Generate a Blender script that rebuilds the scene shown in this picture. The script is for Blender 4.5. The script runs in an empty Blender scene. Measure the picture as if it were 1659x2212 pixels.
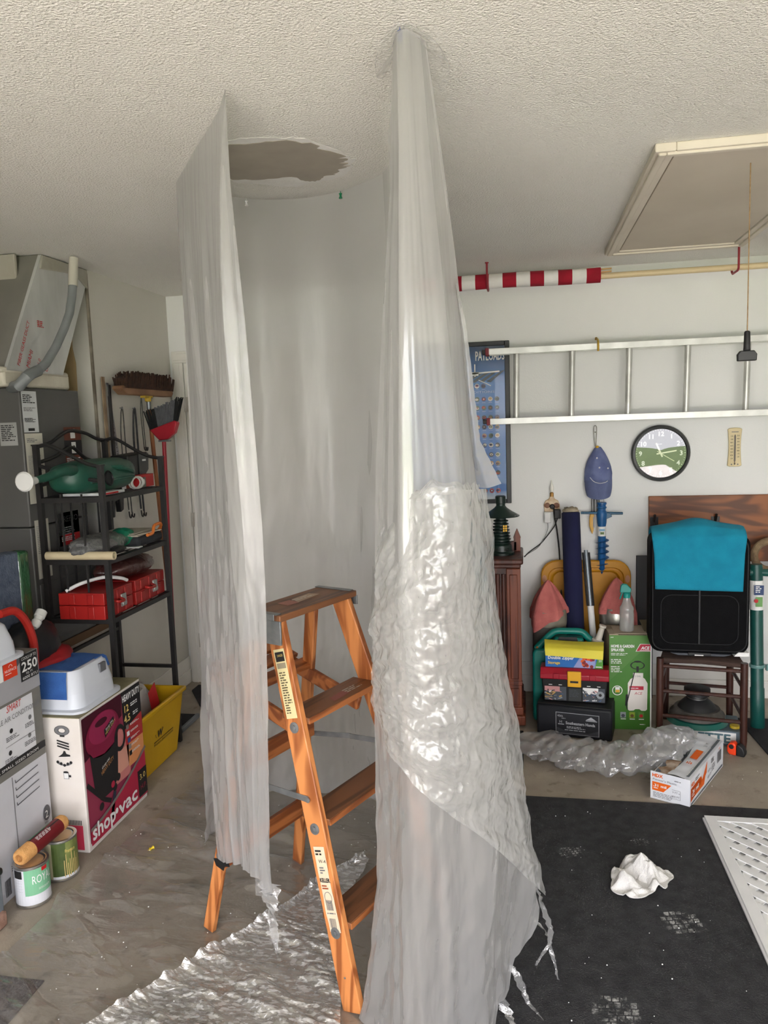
import bpy, bmesh, math, random
import numpy as np
from mathutils import Vector, Matrix, Euler

scene = bpy.context.scene
COL = scene.collection
random.seed(7)
PI = math.pi

# ------------------------------------------------------------------ camera
# eye 1.62 m above the slab, standing in the open garage door, turned 10.6 degrees left, 6.6 down
YAW, PITCH, ROLL, EYE, FPX = 0.184167, 0.115142, -0.03457, 1.61877, 1646.05
fw = Vector((-math.sin(YAW) * math.cos(PITCH), math.cos(YAW) * math.cos(PITCH), -math.sin(PITCH)))
rt = Vector((math.cos(YAW), math.sin(YAW), 0.0))
up = rt.cross(fw)
r2 = rt * math.cos(ROLL) + up * math.sin(ROLL)
u2 = -rt * math.sin(ROLL) + up * math.cos(ROLL)
cam_data = bpy.data.cameras.new('camera')
cam = bpy.data.objects.new('camera', cam_data)
COL.objects.link(cam)
cam.matrix_world = Matrix(((r2.x, u2.x, -fw.x, 0), (r2.y, u2.y, -fw.y, 0), (r2.z, u2.z, -fw.z, EYE), (0, 0, 0, 1)))
cam_data.sensor_fit = 'HORIZONTAL'
cam_data.sensor_width = 36.0
cam_data.lens = FPX / 1659 * 36.0
cam_data.clip_start = 0.02
cam_data.clip_end = 300
scene.camera = cam

# ------------------------------------------------------------------ sky, exposure
world = bpy.data.worlds.new('overcast_sky')
scene.world = world
world.use_nodes = True
wn = world.node_tree.nodes
wl = world.node_tree.links
wn.clear()
wo = wn.new('ShaderNodeOutputWorld')
wb = wn.new('ShaderNodeBackground')
wb.inputs['Color'].default_value = (0.965, 0.955, 1.0, 1)
wb.inputs['Strength'].default_value = 4.0
wl.new(wb.outputs[0], wo.inputs[0])

scene.view_settings.view_transform = 'Standard'
scene.view_settings.look = 'None'
scene.view_settings.gamma = 1.0
scene.view_settings.use_curve_mapping = False
scene.view_settings.exposure = 1.02
scene.cycles.max_bounces = 10
scene.cycles.diffuse_bounces = 5
scene.cycles.glossy_bounces = 3
scene.cycles.transmission_bounces = 5
scene.cycles.transparent_max_bounces = 16
scene.cycles.caustics_reflective = False
scene.cycles.caustics_refractive = False
scene.cycles.sample_clamp_indirect = 6.0
scene.cycles.use_denoising = True
scene.cycles.use_adaptive_sampling = True
scene.cycles.adaptive_threshold = 0.07
scene.cycles.adaptive_min_samples = 16

# hazy sun over the roof: lights the driveway, never enters the room
sd = bpy.data.lights.new('sun', 'SUN'); sd.energy = 20.0; sd.angle = math.radians(6); sd.color = (1, .985, .96)
so_ = bpy.data.objects.new('sun', sd); so_.rotation_euler = (math.radians(-24), math.radians(8), 0); so_.location = (0, 6, 12); COL.objects.link(so_)

# the open garage door behind the viewer lets the sky in: a portal only guides the sampling
GX0, GX1, GY, GZ = -1.9, 2.5, -1.35, 2.2
pd = bpy.data.lights.new('garage_door_portal', 'AREA')
pd.shape = 'RECTANGLE'
pd.size, pd.size_y = GX1 - GX0, GZ
pd.cycles.is_portal = True
po = bpy.data.objects.new('garage_door_portal', pd)
po.location = ((GX0 + GX1) / 2, GY, GZ / 2)
po.rotation_euler = (PI / 2, 0, 0)      # faces +y, into the room
COL.objects.link(po)

# ------------------------------------------------------------------ helpers
def S(r, g, b):
    f = lambda c: (c / 255 / 12.92) if c / 255 <= 0.04045 else ((c / 255 + 0.055) / 1.055) ** 2.4
    return (f(r), f(g), f(b), 1)

MATS = {}
def mat(name, col, rough=0.6, col2=None, scale=8.0, detail=4.0, metal=0.0, bump=0.0, bscale=60.0, spec=0.5,
        stretch=(1, 1, 1), lo=0.35, hi=0.65, trans=0.0, coat=0.0, sheen=0.0, alpha=1.0, emit=None):
    """procedural principled material: base colour drifts between col and col2 by noise, plus fine bump"""
    if name in MATS: return MATS[name]
    m = bpy.data.materials.new(name); MATS[name] = m
    m.use_nodes = True
    nt = m.node_tree; n = nt.nodes; l = nt.links
    b = n['Principled BSDF']
    b.inputs['Roughness'].default_value = rough
    b.inputs['Metallic'].default_value = metal
    b.inputs['Specular IOR Level'].default_value = spec
    b.inputs['Transmission Weight'].default_value = trans
    b.inputs['Coat Weight'].default_value = coat
    b.inputs['Sheen Weight'].default_value = sheen
    b.inputs['Alpha'].default_value = alpha
    if emit:
        b.inputs['Emission Color'].default_value = emit[0]; b.inputs['Emission Strength'].default_value = emit[1]
    if col2 is None:
        col2 = tuple(c * 0.86 for c in col[:3]) + (1,)
    tc = n.new('ShaderNodeTexCoord'); mp = n.new('ShaderNodeMapping')
    mp.inputs['Scale'].default_value = stretch
    l.new(tc.outputs['Object'], mp.inputs['Vector'])
    nz = n.new('ShaderNodeTexNoise'); nz.inputs['Scale'].default_value = scale; nz.inputs['Detail'].default_value = detail
    l.new(mp.outputs[0], nz.inputs['Vector'])
    cr = n.new('ShaderNodeValToRGB')
    cr.color_ramp.elements[0].position = lo; cr.color_ramp.elements[1].position = hi
    cr.color_ramp.elements[0].color = col; cr.color_ramp.elements[1].color = col2
    l.new(nz.outputs['Fac'], cr.inputs['Fac']); l.new(cr.outputs['Color'], b.inputs['Base Color'])
    if bump > 0:
        bz = n.new('ShaderNodeTexNoise'); bz.inputs['Scale'].default_value = bscale; bz.inputs['Detail'].default_value = 3
        l.new(mp.outputs[0], bz.inputs['Vector'])
        bp = n.new('ShaderNodeBump'); bp.inputs['Strength'].default_value = bump; bp.inputs['Distance'].default_value = 0.01
        l.new(bz.outputs['Fac'], bp.inputs['Height']); l.new(bp.outputs[0], b.inputs['Normal'])
    return m

def plain(name, col, rough=0.5, **k):
    return mat(name, col, rough, col2=tuple(c * 0.93 for c in col[:3]) + (1,), **k)

class MB:
    """collects shapes and links them as ONE mesh object"""
    def __init__(s): s.v = []; s.f = []; s.m = []
    def add(s, vs, fs, mi=0):
        o = len(s.v); s.v += [tuple(v) for v in vs]
        for f in fs: s.f.append([i + o for i in f]); s.m.append(mi)
        return s
    def box(s, x0, x1, y0, y1, z0, z1, mi=0, M=None):
        vs = [(x, y, z) for x in (x0, x1) for y in (y0, y1) for z in (z0, z1)]
        if M is not None: vs = [M @ Vector(v) for v in vs]
        return s.add(vs, [(0, 1, 3, 2), (4, 6, 7, 5), (0, 4, 5, 1), (2, 3, 7, 6), (0, 2, 6, 4), (1, 5, 7, 3)], mi)
    def obox(s, c, sx, sy, sz, ax, ay, az, mi=0):
        """box centred on c with full sizes along the given unit axes"""
        c, ax, ay, az = map(Vector, (c, ax, ay, az))
        vs = [c + ax * (i * sx / 2) + ay * (j * sy / 2) + az * (k * sz / 2) for i in (-1, 1) for j in (-1, 1) for k in (-1, 1)]
        return s.add(vs, [(0, 1, 3, 2), (4, 6, 7, 5), (0, 4, 5, 1), (2, 3, 7, 6), (0, 2, 6, 4), (1, 5, 7, 3)], mi)
    def bar(s, p0, p1, w, h, side, mi=0):
        """rectangular bar from p0 to p1; w along 'side' (made perpendicular), h along the third axis"""
        p0, p1, side = Vector(p0), Vector(p1), Vector(side)
        d = (p1 - p0); L = d.length; d.normalize()
        side = (side - d * side.dot(d)).normalized(); th = d.cross(side)
        return s.obox((p0 + p1) / 2, L, w, h, d, side, th, mi)
    def tube(s, pts, r, seg=10, mi=0, caps=True, closed=False):
        pts = [Vector(p) for p in pts]; n = len(pts)
        rs = r if isinstance(r, (list, tuple)) else [r] * n
        vs = []; fs = []
        t0 = (pts[1] - pts[0]).normalized()
        ref = Vector((0, 0, 1)) if abs(t0.z) < 0.9 else Vector((1, 0, 0))
        a = (ref - t0 * ref.dot(t0)).normalized()
        for i, p in enumerate(pts):
            if closed: t = (pts[(i + 1) % n] - pts[i - 1])
            else: t = (pts[min(i + 1, n - 1)] - pts[max(i - 1, 0)])
            t.normalize()
            a = (a - t * a.dot(t)); a.normalize(); b = t.cross(a)
            for k in range(seg):
                an = 2 * PI * k / seg
                vs.append(p + (a * math.cos(an) + b * math.sin(an)) * rs[i])
        for i in range(n if closed else n - 1):
            j = (i + 1) % n
            for k in range(seg):
                k2 = (k + 1) % seg
                fs.append((i * seg + k, i * seg + k2, j * seg + k2, j * seg + k))
        if caps and not closed:
            fs.append(tuple(range(seg))[::-1]); fs.append(tuple((n - 1) * seg + k for k in range(seg)))
        return s.add(vs, fs, mi)
    def lathe(s, prof, c=(0, 0, 0), seg=24, mi=0, axis=(0, 0, 1), cap=True, sx=1.0, sy=1.0):
        """prof: (radius, height) pairs along axis from c"""
        c = Vector(c); az = Vector(axis).normalized()
        ref = Vector((1, 0, 0)) if abs(az.x) < 0.9 else Vector((0, 1, 0))
        ax = (ref - az * ref.dot(az)).normalized(); ay = az.cross(ax)
        vs = []; fs = []
        for r, h in prof:
            for k in range(seg):
                an = 2 * PI * k / seg
                vs.append(c + az * h + ax * (r * sx * math.cos(an)) + ay * (r * sy * math.sin(an)))
        for i in range(len(prof) - 1):
            for k in range(seg):
                k2 = (k + 1) % seg
                fs.append((i * seg + k, i * seg + k2, (i + 1) * seg + k2, (i + 1) * seg + k))
        if cap:
            if prof[0][0] > 1e-6: fs.append(tuple(range(seg))[::-1])
            if prof[-1][0] > 1e-6: fs.append(tuple((len(prof) - 1) * seg + k for k in range(seg)))
        return s.add(vs, fs, mi)
    def prism(s, poly, o, ax, ay, az, h, mi=0):
        """2-D polygon in the frame (o, ax, ay) pushed h along az"""
        o, ax, ay, az = map(Vector, (o, ax, ay, az)); n = len(poly)
        vs = [o + ax * p[0] + ay * p[1] for p in poly] + [o + ax * p[0] + ay * p[1] + az * h for p in poly]
        fs = [tuple(range(n))[::-1], tuple(range(n, 2 * n))] + [(i, (i + 1) % n, n + (i + 1) % n, n + i) for i in range(n)]
        return s.add(vs, fs, mi)
    def loft(s, rings, mi=0, cap=True):
        n = len(rings[0]); vs = [p for r in rings for p in r]; fs = []
        for i in range(len(rings) - 1):
            for k in range(n):
                k2 = (k + 1) % n
                fs.append((i * n + k, i * n + k2, (i + 1) * n + k2, (i + 1) * n + k))
        if cap: fs += [tuple(range(n))[::-1], tuple((len(rings) - 1) * n + k for k in range(n))]
        return s.add(vs, fs, mi)
    def grid(s, P, mi=0):
        """P: array (nv, nu, 3)"""
        nv, nu = P.shape[:2]
        fs = [(j * nu + i, j * nu + i + 1, (j + 1) * nu + i + 1, (j + 1) * nu + i) for j in range(nv - 1) for i in range(nu - 1)]
        return s.add([tuple(map(float, p)) for p in P.reshape(-1, 3)], fs, mi)
    def build(s, name, mats, parent=None, bevel=0.0, seg=2, smooth=35, fix=True, origin=None):
        if not isinstance(mats, (list, tuple)): mats = [mats]
        me = bpy.data.meshes.new(name)
        off = Vector(origin) if origin is not None else Vector((0, 0, 0))
        me.from_pydata([tuple(Vector(v) - off) for v in s.v], [], s.f)
        for m in mats: me.materials.append(m)
        if any(s.m): me.polygons.foreach_set('material_index', s.m)
        if fix:
            bm = bmesh.new(); bm.from_mesh(me); bmesh.ops.recalc_face_normals(bm, faces=bm.faces); bm.to_mesh(me); bm.free()
        if smooth:
            me.polygons.foreach_set('use_smooth', [True] * len(me.polygons))
            me.set_sharp_from_angle(angle=math.radians(smooth))
        me.update()
        o = bpy.data.objects.new(name, me); COL.objects.link(o)
        if origin is not None: o.location = off
        if parent is not None: o.parent = parent
        if bevel > 0:
            bv = o.modifiers.new('bevel', 'BEVEL'); bv.width = bevel; bv.segments = seg; bv.limit_method = 'ANGLE'
            bv.angle_limit = math.radians(40)
        return o

def tag(o, label, cat=None, group=None, kind=None):
    if label: o['label'] = label
    if cat: o['category'] = cat
    if group: o['group'] = group
    if kind: o['kind'] = kind
    return o

def thing(name, label, cat, loc=(0, 0, 0), rz=0.0, group=None, rot=None):
    o = bpy.data.objects.new(name, None); o.empty_display_size = 0.05; COL.objects.link(o)
    o.location = loc; o.rotation_euler = rot if rot is not None else (0, 0, rz)
    return tag(o, label, cat, group)

def struct(o, label=None):
    o['kind'] = 'structure'
    if label: o['label'] = label
    return o

def copy_tree(o, parent=None):
    c = o.copy(); COL.objects.link(c)
    if parent is not None: c.parent = parent
    for ch in list(o.children): copy_tree(ch, c)
    return c

FONTCACHE = {}
def text_mesh(s):
    """flat triangles of one line of lettering, unit size, origin at left baseline"""
    if s in FONTCACHE: return FONTCACHE[s]
    cu = bpy.data.curves.new('lettering', 'FONT'); cu.body = s; cu.size = 1.0; cu.resolution_u = 2
    o = bpy.data.objects.new('lettering', cu); COL.objects.link(o)
    bpy.context.view_layer.update()
    dg = bpy.context.evaluated_depsgraph_get()
    me = o.evaluated_get(dg).to_mesh()
    vs = [(v.co.x, v.co.y) for v in me.vertices]; fs = [tuple(p.vertices) for p in me.polygons]
    w = max((v[0] for v in vs), default=0)
    o.evaluated_get(dg).to_mesh_clear()
    bpy.data.objects.remove(o); bpy.data.curves.remove(cu)
    FONTCACHE[s] = (vs, fs, w)
    return FONTCACHE[s]

class Print:
    """flat print on a face: o = lower-left corner, ax/ay = directions of the face, all in metres"""
    def __init__(s, o, ax, ay, eps=0.0007):
        s.o, s.ax, s.ay = Vector(o), Vector(ax).normalized(), Vector(ay).normalized()
        s.az = s.ax.cross(s.ay); s.eps = eps; s.mb = MB(); s.mats = []
    def mi(s, m):
        if m not in s.mats: s.mats.append(m)
        return s.mats.index(m)
    def P(s, x, y, L): return s.o + s.ax * x + s.ay * y + s.az * (s.eps * L)
    def quad(s, x, y, w, h, m, L=1, sk=0.0):
        s.mb.add([s.P(x, y, L), s.P(x + w, y, L), s.P(x + w + sk, y + h, L), s.P(x + sk, y + h, L)], [(0, 1, 2, 3)], s.mi(m)); return s
    def poly(s, pts, m, L=1):
        s.mb.add([s.P(x, y, L) for x, y in pts], [tuple(range(len(pts)))], s.mi(m)); return s
    def disc(s, x, y, rx, m, L=1, ry=None, n=20, a0=0, a1=2 * PI):
        ry = ry or rx
        return s.poly([(x + rx * math.cos(a0 + (a1 - a0) * i / n), y + ry * math.sin(a0 + (a1 - a0) * i / n)) for i in range(n if a1 - a0 > 6.28 else n + 1)], m, L)
    def ring(s, x, y, r0, r1, m, L=1, n=24, a0=0.0, a1=2 * PI, sy=1.0):
        vs = []
        for i in range(n + 1):
            a = a0 + (a1 - a0) * i / n
            vs += [s.P(x + r0 * math.cos(a), y + r0 * sy * math.sin(a), L), s.P(x + r1 * math.cos(a), y + r1 * sy * math.sin(a), L)]
        s.mb.add(vs, [(2 * i, 2 * i + 1, 2 * i + 3, 2 * i + 2) for i in range(n)], s.mi(m)); return s
    def line(s, pts, w, m, L=1):
        for (x0, y0), (x1, y1) in zip(pts[:-1], pts[1:]):
            d = math.hypot(x1 - x0, y1 - y0) or 1e-6; nx, ny = -(y1 - y0) / d * w / 2, (x1 - x0) / d * w / 2
            s.mb.add([s.P(x0 + nx, y0 + ny, L), s.P(x0 - nx, y0 - ny, L), s.P(x1 - nx, y1 - ny, L), s.P(x1 + nx, y1 + ny, L)], [(0, 1, 2, 3)], s.mi(m))
        return s
    def text(s, t, x, y, size, m, L=2, fit=None, rot=0.0, shear=0.0, center=False, bold=0.0):
        vs, fs, w = text_mesh(t)
        kx = (fit / (w * size)) if fit and w > 0 else 1.0
        cr, sr = math.cos(rot), math.sin(rot)
        offs = [(0, 0)] if not bold else [(-bold, 0), (bold, 0), (0, bold), (0, -bold)]
        for k, (bx, by) in enumerate(offs):
            out = []
            for a, b in vs:
                px, py = a * size * kx + shear * b * size + bx, b * size + by
                if center: px -= w * size * kx / 2
                out.append(s.P(x + px * cr - py * sr, y + px * sr + py * cr, L + 0.02 * k))
            s.mb.add(out, fs, s.mi(m))
        return s
    def words(s, x, y, w, rows, lh, m, L=1, seed=1, fill=0.55):
        """rows of tiny unreadable print as short dashes"""
        rnd = random.Random(seed)
        for r in range(rows):
            cx = x; end = x + w * (0.6 + 0.4 * rnd.random())
            while cx < end:
                ww = lh * (0.8 + 2.5 * rnd.random()); ww = min(ww, end - cx)
                if ww < lh * .3: break
                s.quad(cx, y - r * lh, ww, lh * fill, m, L); cx += ww + lh * 0.45
        return s
    def bars(s, x, y, w, h, m, L=2, n=22, seed=3):
        rnd = random.Random(seed); cx = x
        while cx < x + w:
            ww = w / n * (0.3 + 0.9 * rnd.random()); s.quad(cx, y, min(ww, x + w - cx), h, m, L); cx += ww + w / n * (0.4 + 0.7 * rnd.random())
        return s
    def build(s, name, parent=None, label=None):
        o = s.mb.build(name, s.mats, parent, smooth=0, fix=False)
        if label: o['label'] = label
        return o

# ------------------------------------------------------------------ numpy noise for cloth-like sheets
def _hash(ix, iy, seed):
    h = (ix.astype(np.int64) * 374761393 + iy.astype(np.int64) * 668265263 + seed * 1442695041) & 0x7fffffff
    h = ((h ^ (h >> 13)) * 1274126177) & 0x7fffffff
    return ((h ^ (h >> 16)) & 0xffff) / 65535.0
def vnoise(x, y, seed=0):
    ix, iy = np.floor(x), np.floor(y); fx, fy = x - ix, y - iy
    fx = fx * fx * (3 - 2 * fx); fy = fy * fy * (3 - 2 * fy)
    a, b = _hash(ix, iy, seed), _hash(ix + 1, iy, seed); c, d = _hash(ix, iy + 1, seed), _hash(ix + 1, iy + 1, seed)
    return (a * (1 - fx) + b * fx) * (1 - fy) + (c * (1 - fx) + d * fx) * fy
def fbm(x, y, seed=0, oct=3):
    t = np.zeros_like(x); a = 0.5
    for o in range(oct):
        t += a * vnoise(x * 2 ** o, y * 2 ** o, seed + o * 17); a *= 0.5
    return t / (1 - 0.5 ** oct)
def ridge(x, y, seed=0, oct=3):
    """sharp creases: crumpled film"""
    t = np.zeros_like(x); a = 0.5
    for o in range(oct):
        t += a * np.abs(2 * vnoise(x * 2 ** o, y * 2 ** o, seed + o * 31) - 1); a *= 0.5
    return t
def crumple(x, y, seed, n=9, k0=4.0, k1=14.0, ang=0.0, spread=PI, loc=2.5):
    """straight sharp creases between flat facets (x, y in metres); height in metres for slopes near one"""
    rs = np.random.RandomState(seed); t = np.zeros_like(x)
    for i in range(n):
        a = ang + rs.uniform(-spread, spread); k = math.exp(rs.uniform(math.log(k0), math.log(k1)))
        s = (x * math.cos(a) + y * math.sin(a)) * k + rs.rand() * 9 + .5 * vnoise(x * 4 + i, y * 4, seed + i)
        w = np.clip(2.2 * vnoise(x * loc + i * 7.3, y * loc + 3.1, seed + 50 + i) - .6, 0, 1)
        t += (np.abs((s % 1.0) * 2 - 1) - .5) * w / k
    return t
def resample(line, n):
    P = np.array(line, float)
    d = np.r_[0, np.cumsum(np.linalg.norm(np.diff(P, axis=0), axis=1))]; d /= d[-1]
    q = np.linspace(0, 1, n)
    return np.stack([np.interp(q, d, P[:, k]) for k in range(3)], 1)
def smooth_lines(lines, nv, nu, us=None):
    """bilinear/cosine sheet through hanging lines -> (nv, nu, 3)"""
    L = np.stack([resample(l, nv) for l in lines], 1)
    us = np.linspace(0, 1, L.shape[1]) if us is None else np.array(us)
    q = np.linspace(0, 1, nu)
    out = np.zeros((nv, nu, 3))
    # Catmull-Rom style cubic through the lines
    m = np.gradient(L, us, axis=1)
    k = np.clip(np.searchsorted(us, q, 'right') - 1, 0, len(us) - 2)
    h = us[k + 1] - us[k]; t = (q - us[k]) / h
    h00 = 2 * t**3 - 3 * t**2 + 1; h10 = t**3 - 2 * t**2 + t; h01 = -2 * t**3 + 3 * t**2; h11 = t**3 - t**2
    for c in range(3):
        out[:, :, c] = L[:, k, c] * h00 + m[:, k, c] * h * h10 + L[:, k + 1, c] * h01 + m[:, k + 1, c] * h * h11
    return out
def normals(P):
    du = np.gradient(P, axis=1); dv = np.gradient(P, axis=0)
    n = np.cross(du, dv); return n / (np.linalg.norm(n, axis=2, keepdims=True) + 1e-9)
# ------------------------------------------------------------------ materials of the room
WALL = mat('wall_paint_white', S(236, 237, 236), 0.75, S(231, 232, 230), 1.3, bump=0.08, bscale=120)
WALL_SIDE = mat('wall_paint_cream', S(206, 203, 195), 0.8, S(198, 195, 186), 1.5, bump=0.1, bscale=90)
TRIMW = mat('trim_white_gloss', S(232, 230, 225), 0.45, S(224, 221, 214), 2.0)
CEILC = mat('ceiling_paint', S(226, 221, 211), 0.9, S(214, 208, 197), 0.9)
def popcorn():
    m = bpy.data.materials.new('popcorn_ceiling'); m.use_nodes = True
    n = m.node_tree.nodes; l = m.node_tree.links; b = n['Principled BSDF']
    b.inputs['Roughness'].default_value = 0.9; b.inputs['Specular IOR Level'].default_value = 0.2
    tc = n.new('ShaderNodeTexCoord')
    a = n.new('ShaderNodeTexNoise'); a.inputs['Scale'].default_value = 150; a.inputs['Detail'].default_value = 3; a.inputs['Roughness'].default_value = 0.55
    v = n.new('ShaderNodeTexVoronoi'); v.inputs['Scale'].default_value = 165; v.feature = 'SMOOTH_F1'
    l.new(tc.outputs['Object'], a.inputs['Vector']); l.new(tc.outputs['Object'], v.inputs['Vector'])
    mx = n.new('ShaderNodeMath'); mx.operation = 'SUBTRACT'
    l.new(a.outputs['Fac'], mx.inputs[0])
    ml = n.new('ShaderNodeMath'); ml.operation = 'MULTIPLY'; ml.inputs[1].default_value = 0.45
    l.new(v.outputs['Distance'], ml.inputs[0]); l.new(ml.outputs[0], mx.inputs[1])
    bp = n.new('ShaderNodeBump'); bp.inputs['Strength'].default_value = 0.5; bp.inputs['Distance'].default_value = 0.02
    l.new(mx.outputs[0], bp.inputs['Height']); l.new(bp.outputs[0], b.inputs['Normal'])
    big = n.new('ShaderNodeTexNoise'); big.inputs['Scale'].default_value = 1.1
    l.new(tc.outputs['Object'], big.inputs['Vector'])
    cr = n.new('ShaderNodeValToRGB')
    cr.color_ramp.elements[0].position = 0.35; cr.color_ramp.elements[1].position = 0.7
    cr.color_ramp.elements[0].color = S(236, 234, 228); cr.color_ramp.elements[1].color = S(230, 227, 221)
    l.new(big.outputs['Fac'], cr.inputs['Fac']); l.new(cr.outputs['Color'], b.inputs['Base Color'])
    return m
POPCORN = popcorn()
def concrete():
    m = bpy.data.materials.new('concrete_slab'); m.use_nodes = True
    n = m.node_tree.nodes; l = m.node_tree.links; b = n['Principled BSDF']
    b.inputs['Roughness'].default_value = 0.62
    tc = n.new('ShaderNodeTexCoord')
    a = n.new('ShaderNodeTexNoise'); a.inputs['Scale'].default_value = 3.2; a.inputs['Detail'].default_value = 8; a.inputs['Roughness'].default_value = 0.6
    s = n.new('ShaderNodeTexNoise'); s.inputs['Scale'].default_value = 14; s.inputs['Detail'].default_value = 5
    l.new(tc.outputs['Object'], a.inputs['Vector']); l.new(tc.outputs['Object'], s.inputs['Vector'])
    cr = n.new('ShaderNodeValToRGB'); e = cr.color_ramp.elements
    e[0].position = 0.3; e[0].color = S(138, 127, 114); e[1].position = 0.72; e[1].color = S(175, 164, 149)
    l.new(a.outputs['Fac'], cr.inputs['Fac'])
    c2 = n.new('ShaderNodeValToRGB'); e = c2.color_ramp.elements
    e[0].position = 0.27; e[0].color = S(110, 98, 88); e[1].position = 0.4; e[1].color = (1, 1, 1, 1)
    l.new(s.outputs['Fac'], c2.inputs['Fac'])
    mx = n.new('ShaderNodeMix'); mx.data_type = 'RGBA'; mx.blend_type = 'MULTIPLY'; mx.inputs['Factor'].default_value = 0.6
    l.new(cr.outputs['Color'], mx.inputs['A']); l.new(c2.outputs['Color'], mx.inputs['B'])
    l.new(mx.outputs['Result'], b.inputs['Base Color'])
    bp = n.new('ShaderNodeBump'); bp.inputs['Strength'].default_value = 0.12; bp.inputs['Distance'].default_value = 0.01
    f = n.new('ShaderNodeTexNoise'); f.inputs['Scale'].default_value = 160
    l.new(tc.outputs['Object'], f.inputs['Vector']); l.new(f.outputs['Fac'], bp.inputs['Height']); l.new(bp.outputs[0], b.inputs['Normal'])
    return m
CONCRETE = concrete()

# ------------------------------------------------------------------ the room: x right, y towards the back wall, z up; floor 0, ceiling 2.44
H, D, XL, XR = 2.44, 4.489, -2.154, 2.75
struct(MB().box(-3.1, XR + .12, GY, D + .12, -0.12, 0).build('floor', CONCRETE, smooth=0), 'bare grey concrete garage floor with stains')
ceil = struct(MB().box(-3.1, XR + .12, GY - .12, D + .12, H, H + .1).build('ceiling', POPCORN, smooth=0), 'white popcorn textured garage ceiling')
struct(MB().box(XL, XR + .12, D, D + .12, 0, H).build('wall_back', WALL, smooth=0), 'white painted back wall')
wl_ = MB()
wl_.prism([(XL, D), (XL, 3.62), (-2.262, 3.62), (-3.1, 3.62), (-3.1, D)], (0, 0, 0), (1, 0, 0), (0, 1, 0), (0, 0, 1), H)
wl_.box(-3.1, XL, GY - .12, 1.55, 0, H)
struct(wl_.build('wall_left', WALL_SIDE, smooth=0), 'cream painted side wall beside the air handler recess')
struct(MB().box(-3.16, -3.1, GY - .12, D, 0, H).build('wall_recess', mat('recess_board', S(176, 165, 142), 0.85, S(150, 138, 116), 5), smooth=0))
struct(MB().box(XR, XR + .12, GY - .12, D, 0, H).build('wall_right', WALL, smooth=0))
fr = MB().box(-3.1, GX0, GY - .12, GY, 0, H).box(GX1, XR, GY - .12, GY, 0, H).box(GX0, GX1, GY - .12, GY, GZ, H)
struct(fr.build('wall_front', WALL, smooth=0))
# the raw plywood end beyond the torn plasterboard edge
ply = mat('raw_plywood', S(178, 152, 112), 0.8, S(156, 130, 94), 6, stretch=(1, 1, .2))
tear = [(-2.9, 0.68), (-2.9, 2.35), (-2.27, 2.30), (-2.258, 2.18), (-2.262, 2.06), (-2.25, 1.98), (-2.252, 1.86), (-2.266, 1.7), (-2.262, 1.4), (-2.27, 1.1), (-2.262, 0.68)]
struct(MB().prism(tear, (0, 3.612, 0), (1, 0, 0), (0, 0, 1), (0, 1, 0), 0.006).build('trim_1', ply, smooth=0), 'exposed tan plywood with torn plasterboard edge behind the duct')
struct(MB().box(-2.163, -2.150, 3.608, 3.62, 0.3, 2.42).build('trim_2', mat('joint_crack', S(140, 132, 118), 0.9, S(96, 88, 76), 14), smooth=0), 'cracked corner seam of the side wall')
# outside, seen only mirrored in the clock glass
struct(MB().box(-2.6, 3.4, -9.5, GY, -0.16, -0.04).build('driveway', mat('driveway_concrete', S(210, 204, 200), 0.8, S(196, 189, 184), 2), smooth=0), 'pale concrete driveway outside')
struct(MB().box(-40, 40, -60, -1.47, -0.3, -0.1).build('lawn', mat('lawn_grass', S(96, 112, 66), 0.9, S(74, 92, 52), 6), smooth=0), 'green lawn outside')

# ceiling repairs
PRIMER = mat('grey_primer', S(168, 160, 147), 0.7, S(156, 148, 136), 7)
COMPOUND = mat('joint_compound', S(232, 231, 228), 0.8, S(222, 220, 215), 9, bump=.2, bscale=90)
GREYPATCH = [(-.945, 2.27), (-.829, 2.209), (-.741, 2.212), (-.66, 2.22), (-.615, 2.255), (-.576, 2.321), (-.545, 2.396), (-.533, 2.429), (-.554, 2.454), (-.552, 2.482), (-.578, 2.501), (-.592, 2.545), (-.639, 2.56), (-.664, 2.592), (-.698, 2.597), (-.723, 2.574), (-.728, 2.538), (-.789, 2.529), (-.855, 2.534), (-.939, 2.499)]
def feather(poly, amp, seed):
    rnd = random.Random(seed); out = []
    n = len(poly)
    for i in range(n):
        a, b = poly[i], poly[(i + 1) % n]
        for k in range(5):
            t = k / 5
            out.append((a[0] + (b[0] - a[0]) * t + rnd.uniform(-amp, amp), a[1] + (b[1] - a[1]) * t + rnd.uniform(-amp, amp)))
    return out
def brush(poly, seed, amp=0.018):
    """brush-dragged edge on the right hand side"""
    rnd = random.Random(seed); out = []
    n = len(poly)
    for i in range(n):
        a, b = poly[i], poly[(i + 1) % n]
        for k in range(4):
            t = k / 4; x = a[0] + (b[0] - a[0]) * t; y = a[1] + (b[1] - a[1]) * t
            if x > -0.62: x += rnd.uniform(-amp, amp * 1.3)
            else: y += rnd.uniform(-.006, .006)
            out.append((x, y))
    return out
m_ = MB(); m_.prism(brush(GREYPATCH, 4), (0, 0, H - .0025), (1, 0, 0), (0, 1, 0), (0, 0, 1), .003)
tag(m_.build('primer_patch', PRIMER, ceil, smooth=0), 'grey primer painted oval on the ceiling')
m_ = MB()
CMP = [(-.94, 2.23), (-.817, 2.179), (-.754, 2.171), (-.681, 2.195), (-.62, 2.215), (-.575, 2.27), (-.53, 2.36), (-.51, 2.43), (-.53, 2.5), (-.58, 2.58), (-.627, 2.603), (-.704, 2.621), (-.761, 2.64), (-.819, 2.618), (-.872, 2.575), (-.94, 2.545)]
m_.prism(feather(CMP, .007, 9), (0, 0, H - .0012), (1, 0, 0), (0, 1, 0), (0, 0, 1), .002)
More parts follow.
